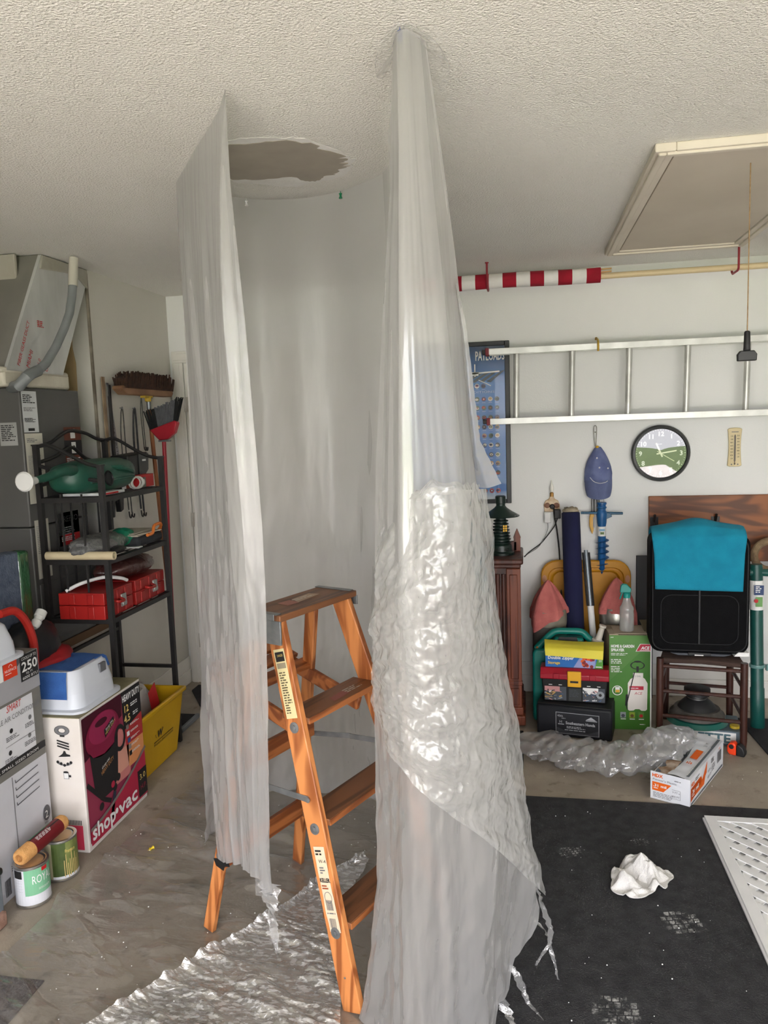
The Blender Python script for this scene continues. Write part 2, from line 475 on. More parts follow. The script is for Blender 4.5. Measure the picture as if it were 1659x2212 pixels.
tag(m_.build('joint_compound', COMPOUND, ceil, smooth=0), 'white smoothed compound around the grey oval')

# baseboards
bb = MB().box(XL, XL + .014, 3.62, D, 0, .085).box(XL, XL + .009, 3.62, D, .085, .17)
struct(bb.build('baseboard_left', TRIMW, bevel=.003, smooth=0))
struct(MB().box(-1.2, XR, D - .014, D, 0, .1).box(-1.2, XR, D - .009, D, .1, .185).build('baseboard_back', TRIMW, bevel=.003, smooth=0))

# door in the back wall, close to the left corner
dr = struct(thing('door_1', None, None, (-2.06, D, 0)), 'white door and casing in the back left corner, half behind plastic')
DW, DHT = .81, 2.03
c_ = MB()
for x0, x1 in ((-.075, -.005), (DW + .005, DW + .075)):
    c_.box(x0, x1, -.018, 0, 0, DHT + .005).box(x0 + .012, x1 - .02, -.024, -.018, 0, DHT + .005)
c_.box(-.075, DW + .075, -.018, 0, DHT + .005, DHT + .075).box(-.063, DW + .063, -.024, -.018, DHT + .02, DHT + .06)
c_.build('door_casing', TRIMW, dr, bevel=.003, smooth=0)
s_ = MB().box(0, DW, -.012, 0, .01, DHT)
s_.build('door_slab', TRIMW, dr, bevel=.002, smooth=0)
HNG = plain('hinge_paint', S(196, 192, 184), .5)
for z in (1.78, 1.06, .28):
    h_ = MB().tube([(-.003, -.02, z - .045), (-.003, -.02, z + .045)], .006, 8).box(-.003, .028, -.016, -.012, z - .045, z + .045)
    for k in (-.03, 0, .03): h_.box(.012, .018, -.0185, -.016, z + k - .004, z + k + .004)
    h_.build('hinge', HNG, dr)
k_ = MB().lathe([(.028, 0), (.028, .006), (.011, .01), (.011, .035), (.026, .045), (.03, .06), (.02, .072), (0, .074)], (DW - .07, -.012, .95), 20, axis=(0, -1, 0))
k_.build('door_knob', mat('brushed_steel', S(176, 174, 168), .3, metal=1.0), dr)

# attic hatch: moulded frame round a plain panel, all hung under the ceiling
HX0, HX1, HY0, HY1 = .406, 1.062, 2.553, 4.062
PANELC = mat('hatch_paint', S(206, 196, 180), .8, S(198, 188, 172), 2.5)
FRAMEC = mat('hatch_frame_paint', S(218, 210, 195), .7, S(208, 199, 184), 3)
hatch = thing('attic_hatch', 'beige attic hatch with moulded frame set in the ceiling', 'hatch', ((HX0 + HX1) / 2, (HY0 + HY1) / 2, H))
w2, l2 = (HX1 - HX0) / 2, (HY1 - HY0) / 2
for sx, sy, nm in ((-1, 0, 'x'), (1, 0, 'x'), (0, -1, 'y'), (0, 1, 'y')):
    f_ = MB()
    if sx:
        a, b = sorted((sx * w2, sx * (w2 - .062)))
        f_.box(a, b, -l2, l2, -.026, 0)
        a, b = sorted((sx * (w2 - .012), sx * (w2 - .036))); f_.box(a, b, -l2 + .014, l2 - .014, -.034, -.02)
    else:
        a, b = sorted((sy * l2, sy * (l2 - .062)))
        f_.box(-w2 + .062, w2 - .062, a, b, -.026, 0)
        a, b = sorted((sy * (l2 - .012), sy * (l2 - .036))); f_.box(-w2 + .036, w2 - .036, a, b, -.034, -.02)
    f_.build('frame_strip', FRAMEC, hatch, bevel=.004, smooth=0)
MB().box(-w2 + .068, w2 - .064, -l2 + .064, l2 - .064, -.02, -.004).build('panel', PANELC, hatch, bevel=.002, smooth=0)
MB().box(-w2 + .0615, -w2 + .0685, -l2 + .064, l2 - .064, -.009, -.002).build('gap', plain('dark_gap', S(50, 44, 38), .9), hatch, smooth=0)
# pull cord with black handle
cord = thing('pull_cord', 'thin cord with a black T handle hanging from the attic hatch', 'cord', (.736, 2.768, H - .02))
MB().tube([(0, 0, 0), (0, 0, -.54)], .0018, 6).build('cord', mat('tan_cord', S(170, 138, 98), .8, S(140, 110, 76), 60), cord)
h_ = MB().lathe([(.0075, -.535), (.0095, -.54), (.011, -.59), (.012, -.6)], seg=14)
h_.prism([(-.03, -.634), (.03, -.634), (.031, -.612), (.022, -.6), (-.022, -.6), (-.031, -.612)], (0, -.009, 0), (1, 0, 0), (0, 0, 1), (0, 1, 0), .018)
h_.build('handle', plain('black_plastic', S(28, 28, 30), .45), cord, bevel=.003)
# ------------------------------------------------------------------ clear painter's film
def film(name, body, tint, gloss=.12, rough=.2, bscale=30, bstr=.35, stretch=(1, 1, .15), blur=.0, dust=None, edge=.35, crush=0.0):
    """thin milky plastic: see-through share falls with the angle, the rest scatters, both faces shine"""
    m = bpy.data.materials.new(name); m.use_nodes = True
    n = m.node_tree.nodes; l = m.node_tree.links; n.clear()
    out = n.new('ShaderNodeOutputMaterial')
    tc = n.new('ShaderNodeTexCoord'); mp = n.new('ShaderNodeMapping'); mp.inputs['Scale'].default_value = stretch
    l.new(tc.outputs['Object'], mp.inputs['Vector'])
    nz = n.new('ShaderNodeTexNoise'); nz.inputs['Scale'].default_value = bscale; nz.inputs['Detail'].default_value = 4
    nz.inputs['Distortion'].default_value = .6
    l.new(mp.outputs[0], nz.inputs['Vector'])
    bp = n.new('ShaderNodeBump'); bp.inputs['Strength'].default_value = bstr; bp.inputs['Distance'].default_value = .012
    hgt = nz.outputs['Fac']
    if crush:                      # flat facets meeting in sharp creases, two sizes of them
        for sc_, wt in ((crush, 1.0), (crush * 2.7, .45)):
            vo = n.new('ShaderNodeTexVoronoi'); vo.inputs['Scale'].default_value = sc_
            wp = n.new('ShaderNodeVectorMath'); wp.operation = 'MULTIPLY_ADD'; wp.inputs[1].default_value = (.06, .06, .06)
            l.new(nz.outputs['Color'], wp.inputs[0]); l.new(mp.outputs[0], wp.inputs[2]); l.new(wp.outputs[0], vo.inputs['Vector'])
            ma = n.new('ShaderNodeMath'); ma.operation = 'MULTIPLY_ADD'; ma.inputs[1].default_value = wt * 1.4
            l.new(vo.outputs['Distance'], ma.inputs[0]); l.new(hgt, ma.inputs[2]); hgt = ma.outputs[0]
    l.new(hgt, bp.inputs['Height'])
    tr = n.new('ShaderNodeBsdfTransparent'); tr.inputs['Color'].default_value = (.97, .97, .97, 1)
    df = n.new('ShaderNodeBsdfDiffuse'); df.inputs['Color'].default_value = tint
    tl = n.new('ShaderNodeBsdfTranslucent'); tl.inputs['Color'].default_value = tint
    l.new(bp.outputs[0], df.inputs['Normal'])
    sc = n.new('ShaderNodeMixShader'); sc.inputs[0].default_value = .48
    l.new(df.outputs[0], sc.inputs[1]); l.new(tl.outputs[0], sc.inputs[2])
    lw = n.new('ShaderNodeLayerWeight'); lw.inputs['Blend'].default_value = .35
    mr = n.new('ShaderNodeMapRange'); mr.inputs['To Min'].default_value = body; mr.inputs['To Max'].default_value = min(1, body + edge)
    l.new(lw.outputs['Facing'], mr.inputs['Value'])
    bodyf = mr.outputs[0]
    if dust:  # white specks; on the floor fold they also paint in glints
        dn = n.new('ShaderNodeTexNoise'); dn.inputs['Scale'].default_value = dust[0]; dn.inputs['Detail'].default_value = 6
        l.new(mp.outputs[0], dn.inputs['Vector'])
        dr_ = n.new('ShaderNodeMapRange'); dr_.inputs['From Min'].default_value = dust[1]; dr_.inputs['From Max'].default_value = dust[1] + .1
        dr_.inputs['To Max'].default_value = dust[2]
        l.new(dn.outputs['Fac'], dr_.inputs['Value'])
        mx = n.new('ShaderNodeMath'); mx.operation = 'MAXIMUM'
        l.new(mr.outputs[0], mx.inputs[0]); l.new(dr_.outputs[0], mx.inputs[1]); bodyf = mx.outputs[0]
    see = tr
    if blur:                       # part of what shows through is smeared by the haze of the film
        rf = n.new('ShaderNodeBsdfRefraction'); rf.inputs['IOR'].default_value = 1.12; rf.inputs['Roughness'].default_value = .55; rf.inputs['Color'].default_value = (.95, .95, .95, 1)
        see = n.new('ShaderNodeMixShader'); see.inputs[0].default_value = blur; l.new(tr.outputs[0], see.inputs[1]); l.new(rf.outputs[0], see.inputs[2])
    m1 = n.new('ShaderNodeMixShader'); l.new(bodyf, m1.inputs[0]); l.new(see.outputs[0], m1.inputs[1]); l.new(sc.outputs[0], m1.inputs[2])
    gl = n.new('ShaderNodeBsdfGlossy'); gl.inputs['Roughness'].default_value = rough; gl.inputs['Color'].default_value = (1, 1, 1, 1)
    l.new(bp.outputs[0], gl.inputs['Normal'])
    # thin sheet: the shine depends on the angle alone, the same from both sides
    fl = n.new('ShaderNodeLayerWeight'); fl.inputs['Blend'].default_value = .5; l.new(bp.outputs[0], fl.inputs['Normal'])
    pw = n.new('ShaderNodeMath'); pw.operation = 'POWER'; pw.inputs[1].default_value = 4.0; l.new(fl.outputs['Facing'], pw.inputs[0])
    ml = n.new('ShaderNodeMath'); ml.operation = 'MULTIPLY'; ml.inputs[1].default_value = .4; l.new(pw.outputs[0], ml.inputs[0])
    ad = n.new('ShaderNodeMath'); ad.operation = 'ADD'; ad.inputs[1].default_value = gloss; ad.use_clamp = True
    l.new(ml.outputs[0], ad.inputs[0])
    m2 = n.new('ShaderNodeMixShader'); l.new(ad.outputs[0], m2.inputs[0]); l.new(m1.outputs[0], m2.inputs[1]); l.new(gl.outputs[0], m2.inputs[2])
    l.new(m2.outputs[0], out.inputs['Surface'])
    return m
FT = (.70, .70, .70, 1)
F_SIDE = film('film_side', .45, FT, gloss=.07, rough=.22, bscale=24, bstr=.45, blur=.6)
F_BACK = film('film_back', .6, (.74, .735, .725, 1), gloss=.035, rough=.34, bscale=14, bstr=.4, blur=.6)
F_FRONT = film('film_front', .44, FT, gloss=.085, rough=.2, bscale=16, bstr=.45, blur=.7)
F_CRINK = film('film_crinkled', .26, (.78, .78, .77, 1), gloss=.075, rough=.22, bscale=7, bstr=.5, crush=20, stretch=(1, 1, .7))
F_EDGE = film('film_edge', .2, FT, gloss=.04, rough=.25, bscale=24, bstr=.5)
F_TOP = film('film_top', .16, FT, gloss=.015, rough=.3, bscale=30, bstr=.2, edge=.12)
F_FLAP = film('film_flap', .32, FT, gloss=.05, rough=.3, bscale=30, bstr=.2, stretch=(.2, .2, 1), blur=.3)
F_TORN = film('film_torn', .3, (.8, .8, .8, 1), gloss=.16, rough=.15, bscale=60, bstr=.6)
F_FLOOR = film('film_floor', .12, (.66, .65, .63, 1), gloss=.09, rough=.13, bscale=16, bstr=.55, stretch=(.3, 1.4, 1), dust=(26, .7, .6))
F_FOLD = film('film_floor_fold', .16, (.9, .9, .9, 1), gloss=.32, rough=.14, bscale=60, bstr=.5, stretch=(.5, 1.3, 1), dust=(80, .48, .9))  # white pattern is plaster dust plus reflections painted along the wrinkles

curt = thing('plastic_curtain', 'milky plastic sheeting pinned to the ceiling as a tent around the wooden stepladder', 'plastic sheet', (-.55, 2.2, 0))
CO = Vector(curt.location)
def sheet(name, P, m, parent=curt, off=None):
    mb = MB().grid(P - np.array(off if off is not None else CO))
    return mb.build(name, m, parent, smooth=180, fix=False)
def uv(nv, nu):
    return np.meshgrid(np.linspace(0, 1, nu), np.linspace(0, 1, nv))

# left panel: from the left corner pin to its front pin, caught on the ladder's rear leg
LR = [(-1.124, 2.474, 2.436), (-1.114, 2.446, 2.243), (-1.099, 2.418, 2.059), (-1.071, 2.359, 1.664), (-1.041, 2.29, 1.215), (-1.025, 2.244, .92), (-1.008, 2.198, .629), (-.99, 2.16, .371), (-.975, 2.14, .27)]
LM = [(-.915, 2.165, 2.436), (-.912, 2.15, 2.196), (-.9, 2.13, 1.928), (-.883, 2.115, 1.656), (-.868, 2.09, 1.314), (-.866, 2.07, .967), (-.868, 2.06, .684), (-.868, 2.06, .47), (-.868, 2.06, .305)]
LF = [(-.703, 1.861, 2.438), (-.708, 1.875, 2.22), (-.702, 1.886, 2.043), (-.696, 1.896, 1.884), (-.694, 1.906, 1.709), (-.691, 1.916, 1.528), (-.69, 1.926, 1.342), (-.695, 1.937, 1.149), (-.705, 1.947, .951), (-.717, 1.957, .746), (-.731, 1.967, .533), (-.738, 1.974, .388), (-.743, 1.98, .255)]
LF2 = [(-.755, 1.94, 2.43), (-.765, 1.935, 2.1), (-.77, 1.94, 1.7), (-.765, 1.95, 1.3), (-.77, 1.97, .9), (-.79, 2.0, .6), (-.8, 2.01, .3)]
nv, nu = 260, 150
P = smooth_lines([LR, LM, LF2, LF], nv, nu, [0, .45, .8, 1])
U, V = uv(nv, nu); N = normals(P)
env = np.minimum(1, V * 5) * np.minimum(1, 8 * np.minimum(U + .02, 1.02 - U))
fold = .0055 * np.sin(U * 20 + 6 * vnoise(V * 2, U * 4, 5)) + .0025 * np.sin(U * 47 + 7 * vnoise(U * 5, V * 2, 6)) + .001 * np.sin(U * 61 + 4 * vnoise(V * 4, U * 0, 8))
crk = .03 * crumple(U * .75, V * .7, 3, 9, 5, 14, .12, .5, 3) * np.clip(V * 1.5 - .2, 0, 1) + .04 * crumple(U * .75, V * 1.1, 13, 9, 12, 34, .2, .8, 5) * np.clip(V * 1.6 - .4, 0, 1)
P = P + N * (env * fold + crk)[:, :, None]
# sagging top edge, ragged bottom edge
P[:, :, 2] -= (.012 * np.sin(PI * U) * (1 - V))
P[:, :, 2] += V ** 8 * (.03 * fbm(U * 7, V * 0, 21) - .02)
sheet('left_panel', P, F_SIDE)
# fold-back along the left panel's front edge
P2 = smooth_lines([[(x + .0, y - .004, z) for x, y, z in LF], [(x - .05 * min(1, (2.44 - z) / .5), y - (.035 - .02 * (2.4 - z)) * min(1, (2.44 - z) / .5), z) for x, y, z in LF]], 160, 14)
U2, V2 = uv(160, 14); P2 = P2 + normals(P2) * (.006 * (ridge(U2 * 2, V2 * 22, 44) - .3))[:, :, None]
sheet('edge_fold', P2, F_EDGE)

# back panel between left corner, white pin, green pin and right pin, then forward along the right side to the blue pin
tops = [(-1.124, 2.474, 2.436), (-1.045, 2.6, 2.428), (-.964, 2.707, 2.436), (-.79, 2.722, 2.424), (-.622, 2.721, 2.436), (-.53, 2.64, 2.43), (-.448, 2.578, 2.436), (-.36, 2.2, 2.43), (-.262, 1.74, 2.436)]
bots = [(-1.24, 2.62, .01), (-1.22, 2.85, .01), (-1.13, 3.03, .01), (-.86, 3.07, .01), (-.62, 3.02, .01), (-.5, 2.9, .01), (-.38, 2.72, .01), (-.24, 2.35, .01), (-.22, 1.98, .01)]
lines = []
for a, b in zip(tops, bots):
    a, b = np.array(a), np.array(b); L = []
    for t in np.linspace(0, 1, 9):
        s = t ** 2.2                                   # hangs plumb, splays out near the floor
        L.append((a[0] + (b[0] - a[0]) * s, a[1] + (b[1] - a[1]) * s, a[2] + (b[2] - a[2]) * t))
    lines.append(L)
nv, nu = 230, 330
P = smooth_lines(lines, nv, nu, [0, .09, .17, .31, .46, .54, .61, .8, 1])
U, V = uv(nv, nu); N = normals(P)
fold = .007 * np.sin(U * 34 + 6 * vnoise(V * 1.5, U * 6, 4)) + .002 * np.sin(U * 97 + 5 * vnoise(V * 3, U * 4, 9))
crk = .05 * crumple(U * 2.2, V * 1.4, 6, 10, 4, 10, .1, .6, 2.5) * np.clip(V * 1.5 - .25, 0, 1) + .07 * crumple(U * 2.2, V * 2.0, 16, 10, 10, 26, .5, 1.0, 4) * np.clip(V * 1.6 - .7, 0, 1)
P = P + N * (fold * np.minimum(1, V * 1.3) + crk)[:, :, None]
P[:, :, 2] = np.maximum(P[:, :, 2], .012 + .02 * fbm(U * 30, V * 9, 2))
sheet('back_panel', P, F_BACK)

# right panel: gathered at the blue pin, fanning out to the floor, nearest to the viewer
RL = [(-.262, 1.70, 2.425), (-.27, 1.70, 2.31), (-.281, 1.715, 2.136), (-.314, 1.739, 1.844), (-.344, 1.763, 1.528), (-.365, 1.787, 1.188), (-.38, 1.803, .947), (-.39, 1.823, .631), (-.397, 1.835, .432), (-.422, 1.847, .224), (-.456, 1.86, .01)]
RA = [(-.25, 1.67, 2.425), (-.25, 1.66, 2.2), (-.262, 1.66, 1.8), (-.28, 1.67, 1.4), (-.29, 1.69, 1.0), (-.3, 1.71, .5), (-.33, 1.73, .01)]
RB = [(-.228, 1.66, 2.425), (-.222, 1.66, 2.2), (-.215, 1.665, 1.8), (-.21, 1.68, 1.4), (-.2, 1.70, 1.0), (-.19, 1.72, .5), (-.2, 1.74, .01)]
RC = [(-.208, 1.69, 2.425), (-.2, 1.69, 2.2), (-.175, 1.71, 1.8), (-.15, 1.74, 1.4), (-.12, 1.78, 1.0), (-.09, 1.82, .5), (-.09, 1.86, .03)]
RR = [(-.195, 1.72, 2.425), (-.185, 1.735, 2.345), (-.17, 1.761, 2.209), (-.148, 1.801, 1.987), (-.137, 1.826, 1.844), (-.128, 1.861, 1.629), (-.112, 1.895, 1.4), (-.089, 1.93, 1.156), (-.07, 1.957, .964), (-.045, 1.992, .695), (-.017, 2.018, .483), (.007, 2.035, .338), (.022, 2.05, .225)]
nv, nu = 300, 190
P = smooth_lines([RL, RA, RB, RC, RR], nv, nu, [0, .25, .5, .76, 1])
U, V = uv(nv, nu); N = normals(P)
env = np.minimum(1, 7 * np.minimum(U + .03, 1.03 - U))
fold = .010 * np.sin(U * 13 + 3 * vnoise(V * 2, U * 2.5, 3)) + .004 * np.sin(U * 27 + 6 * vnoise(V * 2, U * 3, 7)) + .0008 * np.sin(U * 80 + 5 * vnoise(V * 5, U * 2, 17))
crk = .035 * crumple(U * .5, V * 1.0, 23, 9, 4, 10, .15, .5, 3) * np.clip(V * 1.8 - .6, 0, 1) + .085 * crumple(U * .5, V * 1.3, 24, 11, 12, 34, .2, .7, 6) * np.clip(V * 1.8 - .8, 0, 1)
P = P + N * (env * fold * (.08 + 1.35 * V) + crk)[:, :, None]
# hem: low on the left, torn and rising to the right
hem = np.interp(U[0], [0, .55, .74, .78, .86, .89, .97, 1], [.0, .0, .015, .06, .07, .15, .2, .24]) + .012 * (vnoise(U[0] * 40, U[0] * 0, 2) - .5)
zt = P[0, :, 2]
for i in range(nu):
    z = P[:, i, 2]; z0, z1 = z[0], max(z[-1], .004)
    P[:, i, 2] = z0 + (z - z0) * ((z0 - max(hem[i], .004)) / (z0 - z1 + 1e-6)) if hem[i] > 0 else z
P[:, :, 2] = np.maximum(P[:, :, 2], .012)
sheet('right_panel', P, F_FRONT)

# the bunched top, spread flat against the ceiling around the blue pin
c0 = np.array((-.235, 1.682, 2.432))
rim = [(-.3, 1.83, 2.42), (-.31, 1.765, 2.40), (-.295, 1.70, 2.41), (-.25, 1.655, 2.425), (-.2, 1.665, 2.42), (-.16, 1.72, 2.405), (-.155, 1.79, 2.395), (-.175, 1.83, 2.36)]
P = smooth_lines([[c0, (np.array(q) + c0) / 2 + (0, 0, -.008), q, np.array(q) + ((np.array(q) - c0) * (.04, .04, 0)) + (0, 0, -.006)] for k, q in enumerate(rim)], 40, 70)
U, V = uv(40, 70); P[:, :, 2] += .003 * V * np.sin(U * 40); P[:, :, 2] = np.minimum(P[:, :, 2], 2.436)
P[:, :, 2] += .004 * np.sin(U * 9 + V * 4) * V; P[:, :, 2] = np.minimum(P[:, :, 2], 2.436); sheet('pinned_top', P, F_TOP)

# crinkled second layer over the right panel: loose from a drawn seam down to a slanting lower edge
top = [(-.335, 1.775, 1.36), (-.268, 1.70, 1.436), (-.196, 1.65, 1.479), (-.14, 1.70, 1.467), (-.108, 1.87, 1.452)]
bot = [(-.362, 1.77, .901), (-.306, 1.68, .845), (-.205, 1.655, .744), (-.11, 1.75, .609), (.022, 2.0, .32)]
mid = [((a[0] + b[0]) / 2 - .008, (a[1] + b[1]) / 2 - .012, (a[2] + b[2]) / 2) for a, b in zip(top, bot)]
nv, nu = 260, 200
P = smooth_lines([[a, m2, b] for a, m2, b in zip(top, mid, bot)], nv, nu)
U, V = uv(nv, nu); N = normals(P); N *= np.sign(-N[:, :, 1:2])
crk = .05 * crumple(U * .44, V * .72, 51, 9, 3, 9, .9, .5) + .06 * crumple(U * .44, V * .72, 52, 10, 9, 26, .85, .5, 6) + .045 * crumple(U * .44, V * .72, 54, 12, 24, 60, .8, 1.1, 11) + .0015 * (.4 - ridge(U * 20 + V * 9, V * 17 - U * 9, 53, 2))
P = P + N * (.014 + crk * (.3 + .7 * np.minimum(1, V * 3)))[:, :, None]
sheet('crinkled_layer', P, F_CRINK)
# seam ridge where the layer is drawn together
sm = [(a[0], a[1] - .02, a[2] + .003) for a in top]
sheet('seam', smooth_lines([[(x, y + .004, z + .012), (x, y - .012, z), (x, y + .004, z - .014)] for x, y, z in resample(sm, 24) + .004 * np.sin(np.arange(24) * 1.9)[:, None] * np.array((0, 0, 1))], 5, 90), F_CRINK)

# thin flap sticking out to the right
fi = [(-.150, 1.815, 1.93), (-.142, 1.84, 1.8), (-.136, 1.86, 1.65), (-.122, 1.88, 1.5), (-.118, 1.89, 1.455)]
fo = [(-.146, 1.80, 1.935), (-.128, 1.80, 1.84), (-.118, 1.81, 1.738), (-.104, 1.85, 1.572), (-.057, 1.90, 1.462)]
fm = [((a[0] + b[0]) / 2, (a[1] + b[1]) / 2 - .02, (a[2] + b[2]) / 2 - .004) for a, b in zip(fi, fo)]
P = smooth_lines([fi, fm, fo], 110, 24); U, V = uv(110, 24)
P = P + normals(P) * (.0012 * np.sin(V * 90 + 3 * U) * U + .001 * (ridge(U * 3, V * 20, 61) - .3))[:, :, None]
sheet('side_flap', P, F_FLAP)

# torn ribbons at the right hem
def ribbon(pts, w0, w1, seed):
    P = resample(pts, 26); n = len(P); rnd = np.random.RandomState(seed)
    w = np.linspace(w0, w1, n) * (.6 + .8 * rnd.rand(n))
    ang = np.cumsum(rnd.uniform(-.5, .5, n))
    side = np.stack([np.cos(ang), .4 * np.sin(ang), .3 * np.sin(ang * 1.3)], 1)
    G = np.stack([P - side * w[:, None] / 2, P + .004 * rnd.randn(n, 3), P + side * w[:, None] / 2], 1)
    G[:, :, 2] = np.maximum(G[:, :, 2], .009)
    sheet('torn_ribbon', G, F_TORN)
ribbon([(.012, 2.04, .33), (.038, 2.05, .24), (.057, 2.05, .179), (.052, 2.05, .136), (.026, 2.04, .10), (.015, 2.04, .075)], .035, .004, 1)
ribbon([(.0, 2.04, .22), (.029, 2.05, .193), (.054, 2.05, .157), (.058, 2.05, .11), (.069, 2.05, .07), (.075, 2.05, .03)], .03, .004, 2)
ribbon([(-.10, 1.97, .18), (-.078, 1.98, .13), (-.041, 1.98, .09), (-.025, 1.98, .05), (-.01, 1.97, .014), (.03, 1.92, .01)], .045, .004, 3)
ribbon([(-.11, 1.92, .12), (-.085, 1.92, .067), (-.066, 1.91, .03), (-.045, 1.88, .01), (-.03, 1.83, .01)], .05, .005, 4)
ribbon([(-.75, 1.985, .30), (-.742, 1.975, .2), (-.735, 1.97, .14), (-.728, 1.965, .09)], .06, .012, 5)

# pushpins
def pin(name, loc, col, label, cat='pushpin', axis=(0, 0, -1)):
    o = MB().lathe([(.0012, -.004), (.0012, .004), (.006, .004), (.006, .006), (.0035, .008), (.0045, .016), (.007, .019), (.006, .021), (0, .0215)], (0, 0, 0), 14, axis=axis).build(name, plain('pin_' + label.split()[0], col, .35))
    o.location = loc; tag(o, label, cat, 'pushpins'); return o
pin('pushpin', (-.243, 1.672, 2.432), S(24, 62, 150), 'blue pushpin holding the highest bunch of plastic to the ceiling')
pin('pushpin', (-.622, 2.716, 2.43), S(16, 128, 84), 'green pushpin at the back edge of the plastic tent')
pin('pushpin', (-.964, 2.702, 2.43), S(240, 240, 240), 'white pushpin at the back edge left of the green one')
o = pin('pushpin', (-1.449, 2.563, .012), S(236, 206, 30), 'yellow pushpin lying on the floor plastic', axis=(.5, .8, .1))

# ------------------------------------------------------------------ drop sheet on the floor
xs = np.linspace(-1.66, -.2, 300); ys = np.linspace(1.3, 3.16, 330)
X_, Y_ = np.meshgrid(xs, ys)
ed = np.interp(ys, [1.3, 1.93, 2.43, 2.8, 3.16], [-1.66, -1.63, -1.6, -1.56, -1.5])
X_ = ed[:, None] + (X_ + 1.66) * ((-.2 - ed[:, None]) / 1.46) + .012 * (fbm(Y_ * 6, X_ * 0, 71) - .5)
Z_ = .006 + np.maximum(0, .11 * crumple(X_, Y_, 72, 10, 3, 9, 1.35, .5, 2) + .09 * crumple(X_, Y_, 73, 10, 9, 26, 1.45, .5, 3)) + .012 * np.maximum(0, fbm(X_ * 2, Y_ * 3, 74) - .55)
ds = MB().grid(np.stack([X_, Y_, Z_], 2)).build('drop_sheet', F_FLOOR, smooth=180, fix=False)
tag(ds, 'clear wrinkled plastic drop sheet spread on the floor under the stepladder', 'plastic sheet')
# doubled-over part of it: plaster dust, with wrinkle glints painted into the white
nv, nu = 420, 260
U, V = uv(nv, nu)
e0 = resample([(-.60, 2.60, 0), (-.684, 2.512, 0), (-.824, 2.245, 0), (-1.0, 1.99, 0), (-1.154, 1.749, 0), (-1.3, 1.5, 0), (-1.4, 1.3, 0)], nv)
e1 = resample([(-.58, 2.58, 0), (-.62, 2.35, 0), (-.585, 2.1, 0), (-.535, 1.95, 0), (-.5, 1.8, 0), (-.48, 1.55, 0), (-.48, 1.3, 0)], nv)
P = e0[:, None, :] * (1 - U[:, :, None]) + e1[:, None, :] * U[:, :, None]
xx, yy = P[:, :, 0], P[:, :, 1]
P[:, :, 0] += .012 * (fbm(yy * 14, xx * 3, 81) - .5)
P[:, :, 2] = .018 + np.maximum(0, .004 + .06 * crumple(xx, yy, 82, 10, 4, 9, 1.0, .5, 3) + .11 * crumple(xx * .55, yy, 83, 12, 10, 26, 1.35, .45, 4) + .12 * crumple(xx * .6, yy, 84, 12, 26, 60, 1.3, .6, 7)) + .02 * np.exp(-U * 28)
tag(MB().grid(P).build('doubled_fold', F_FOLD, ds, smooth=180, fix=False), 'silvery doubled-over fold with plaster dust and painted-in glints')
# ------------------------------------------------------------------ shared object materials
BLACKM = mat('black_iron', S(34, 32, 32), .5, S(26, 25, 25), 30)
BLACKP = mat('black_plastic_rough', S(26, 26, 28), .5, S(20, 20, 22), 20)
INK = plain('print_black', S(30, 29, 30), .6)
INKG = plain('print_grey', S(120, 120, 122), .6)
PAPER = plain('print_white', S(238, 238, 236), .6)
RED = plain('print_red', S(196, 30, 36), .55)
ORANGE = plain('print_orange', S(236, 100, 20), .55)
STEEL = mat('galvanised_steel', S(150, 152, 154), .42, S(128, 131, 134), 22, metal=.7)
REDP = mat('red_plastic', S(166, 30, 26), .45, S(148, 24, 22), 6)
X_, Y_, Z_ = Vector((1, 0, 0)), Vector((0, 1, 0)), Vector((0, 0, 1))

# ------------------------------------------------------------------ air handler on its platform, with duct and conduit
AHC = mat('air_handler_grey', S(84, 83, 81), .5, S(78, 77, 75), 3)
plat = thing('equipment_platform', 'low white platform with brown board top in the wall recess under the air handler', 'platform', (-2.5, 2.9, 0))
MB().box(-.59, .35, -1.2, .71, 0, .615).build('base', mat('platform_white', S(205, 200, 188), .7, S(190, 184, 172), 3), plat, bevel=.004, smooth=0)
MB().box(-.59, .365, -1.2, .71, .615, .655).build('top_board', mat('platform_board', S(112, 84, 58), .7, S(88, 64, 44), 5, stretch=(1, .2, 1)), plat, bevel=.003, smooth=0)
ah = thing('air_handler', 'tall dark grey steel air handler cabinet with paper labels in the left recess', 'air handler', (-2.45, 3.215, .655))
MB().box(-.31, .31, -.225, .225, 0, .56).build('lower_cabinet', AHC, ah, bevel=.006)
MB().box(-.31, .31, -.225, .225, .564, 1.175).build('upper_cabinet', AHC, ah, bevel=.006)
MB().box(.31, .314, -.2, .2, .03, .30).build('access_panel', AHC, ah, bevel=.003)
def label(nm, y0, y1, z0, z1, m, draw, par=ah):
    p = Print((-2.1395, y0, z0), Y_, Z_); p.o -= Vector(par.location); p.quad(0, 0, y1 - y0, z1 - z0, m, 1); draw(p, y1 - y0, z1 - z0); return p.build(nm, par)
PAPERC = plain('paper_cream', S(206, 202, 188), .8)
label('paper_label', 3.0, 3.105, 1.635, 1.815, plain('paper_dull', S(204, 206, 208), .7), lambda p, w, h: (p.words(.008, h - .02, w - .02, 5, .008, INK, 2, 1), p.words(.008, h - .075, w - .02, 3, .006, INKG, 2, 2), p.words(.01, h - .12, w - .02, 4, .005, INK, 2, 3), p.quad(.03, .006, .045, .012, INK, 2)))
label('paper_label', 3.0, 3.125, 1.32, 1.63, PAPERC, lambda p, w, h: (p.words(.012, h - .025, w * .6, 3, .007, INKG, 2, 4), p.words(.012, h - .1, w - .02, 14, .006, INKG, 2, 5, .3)))
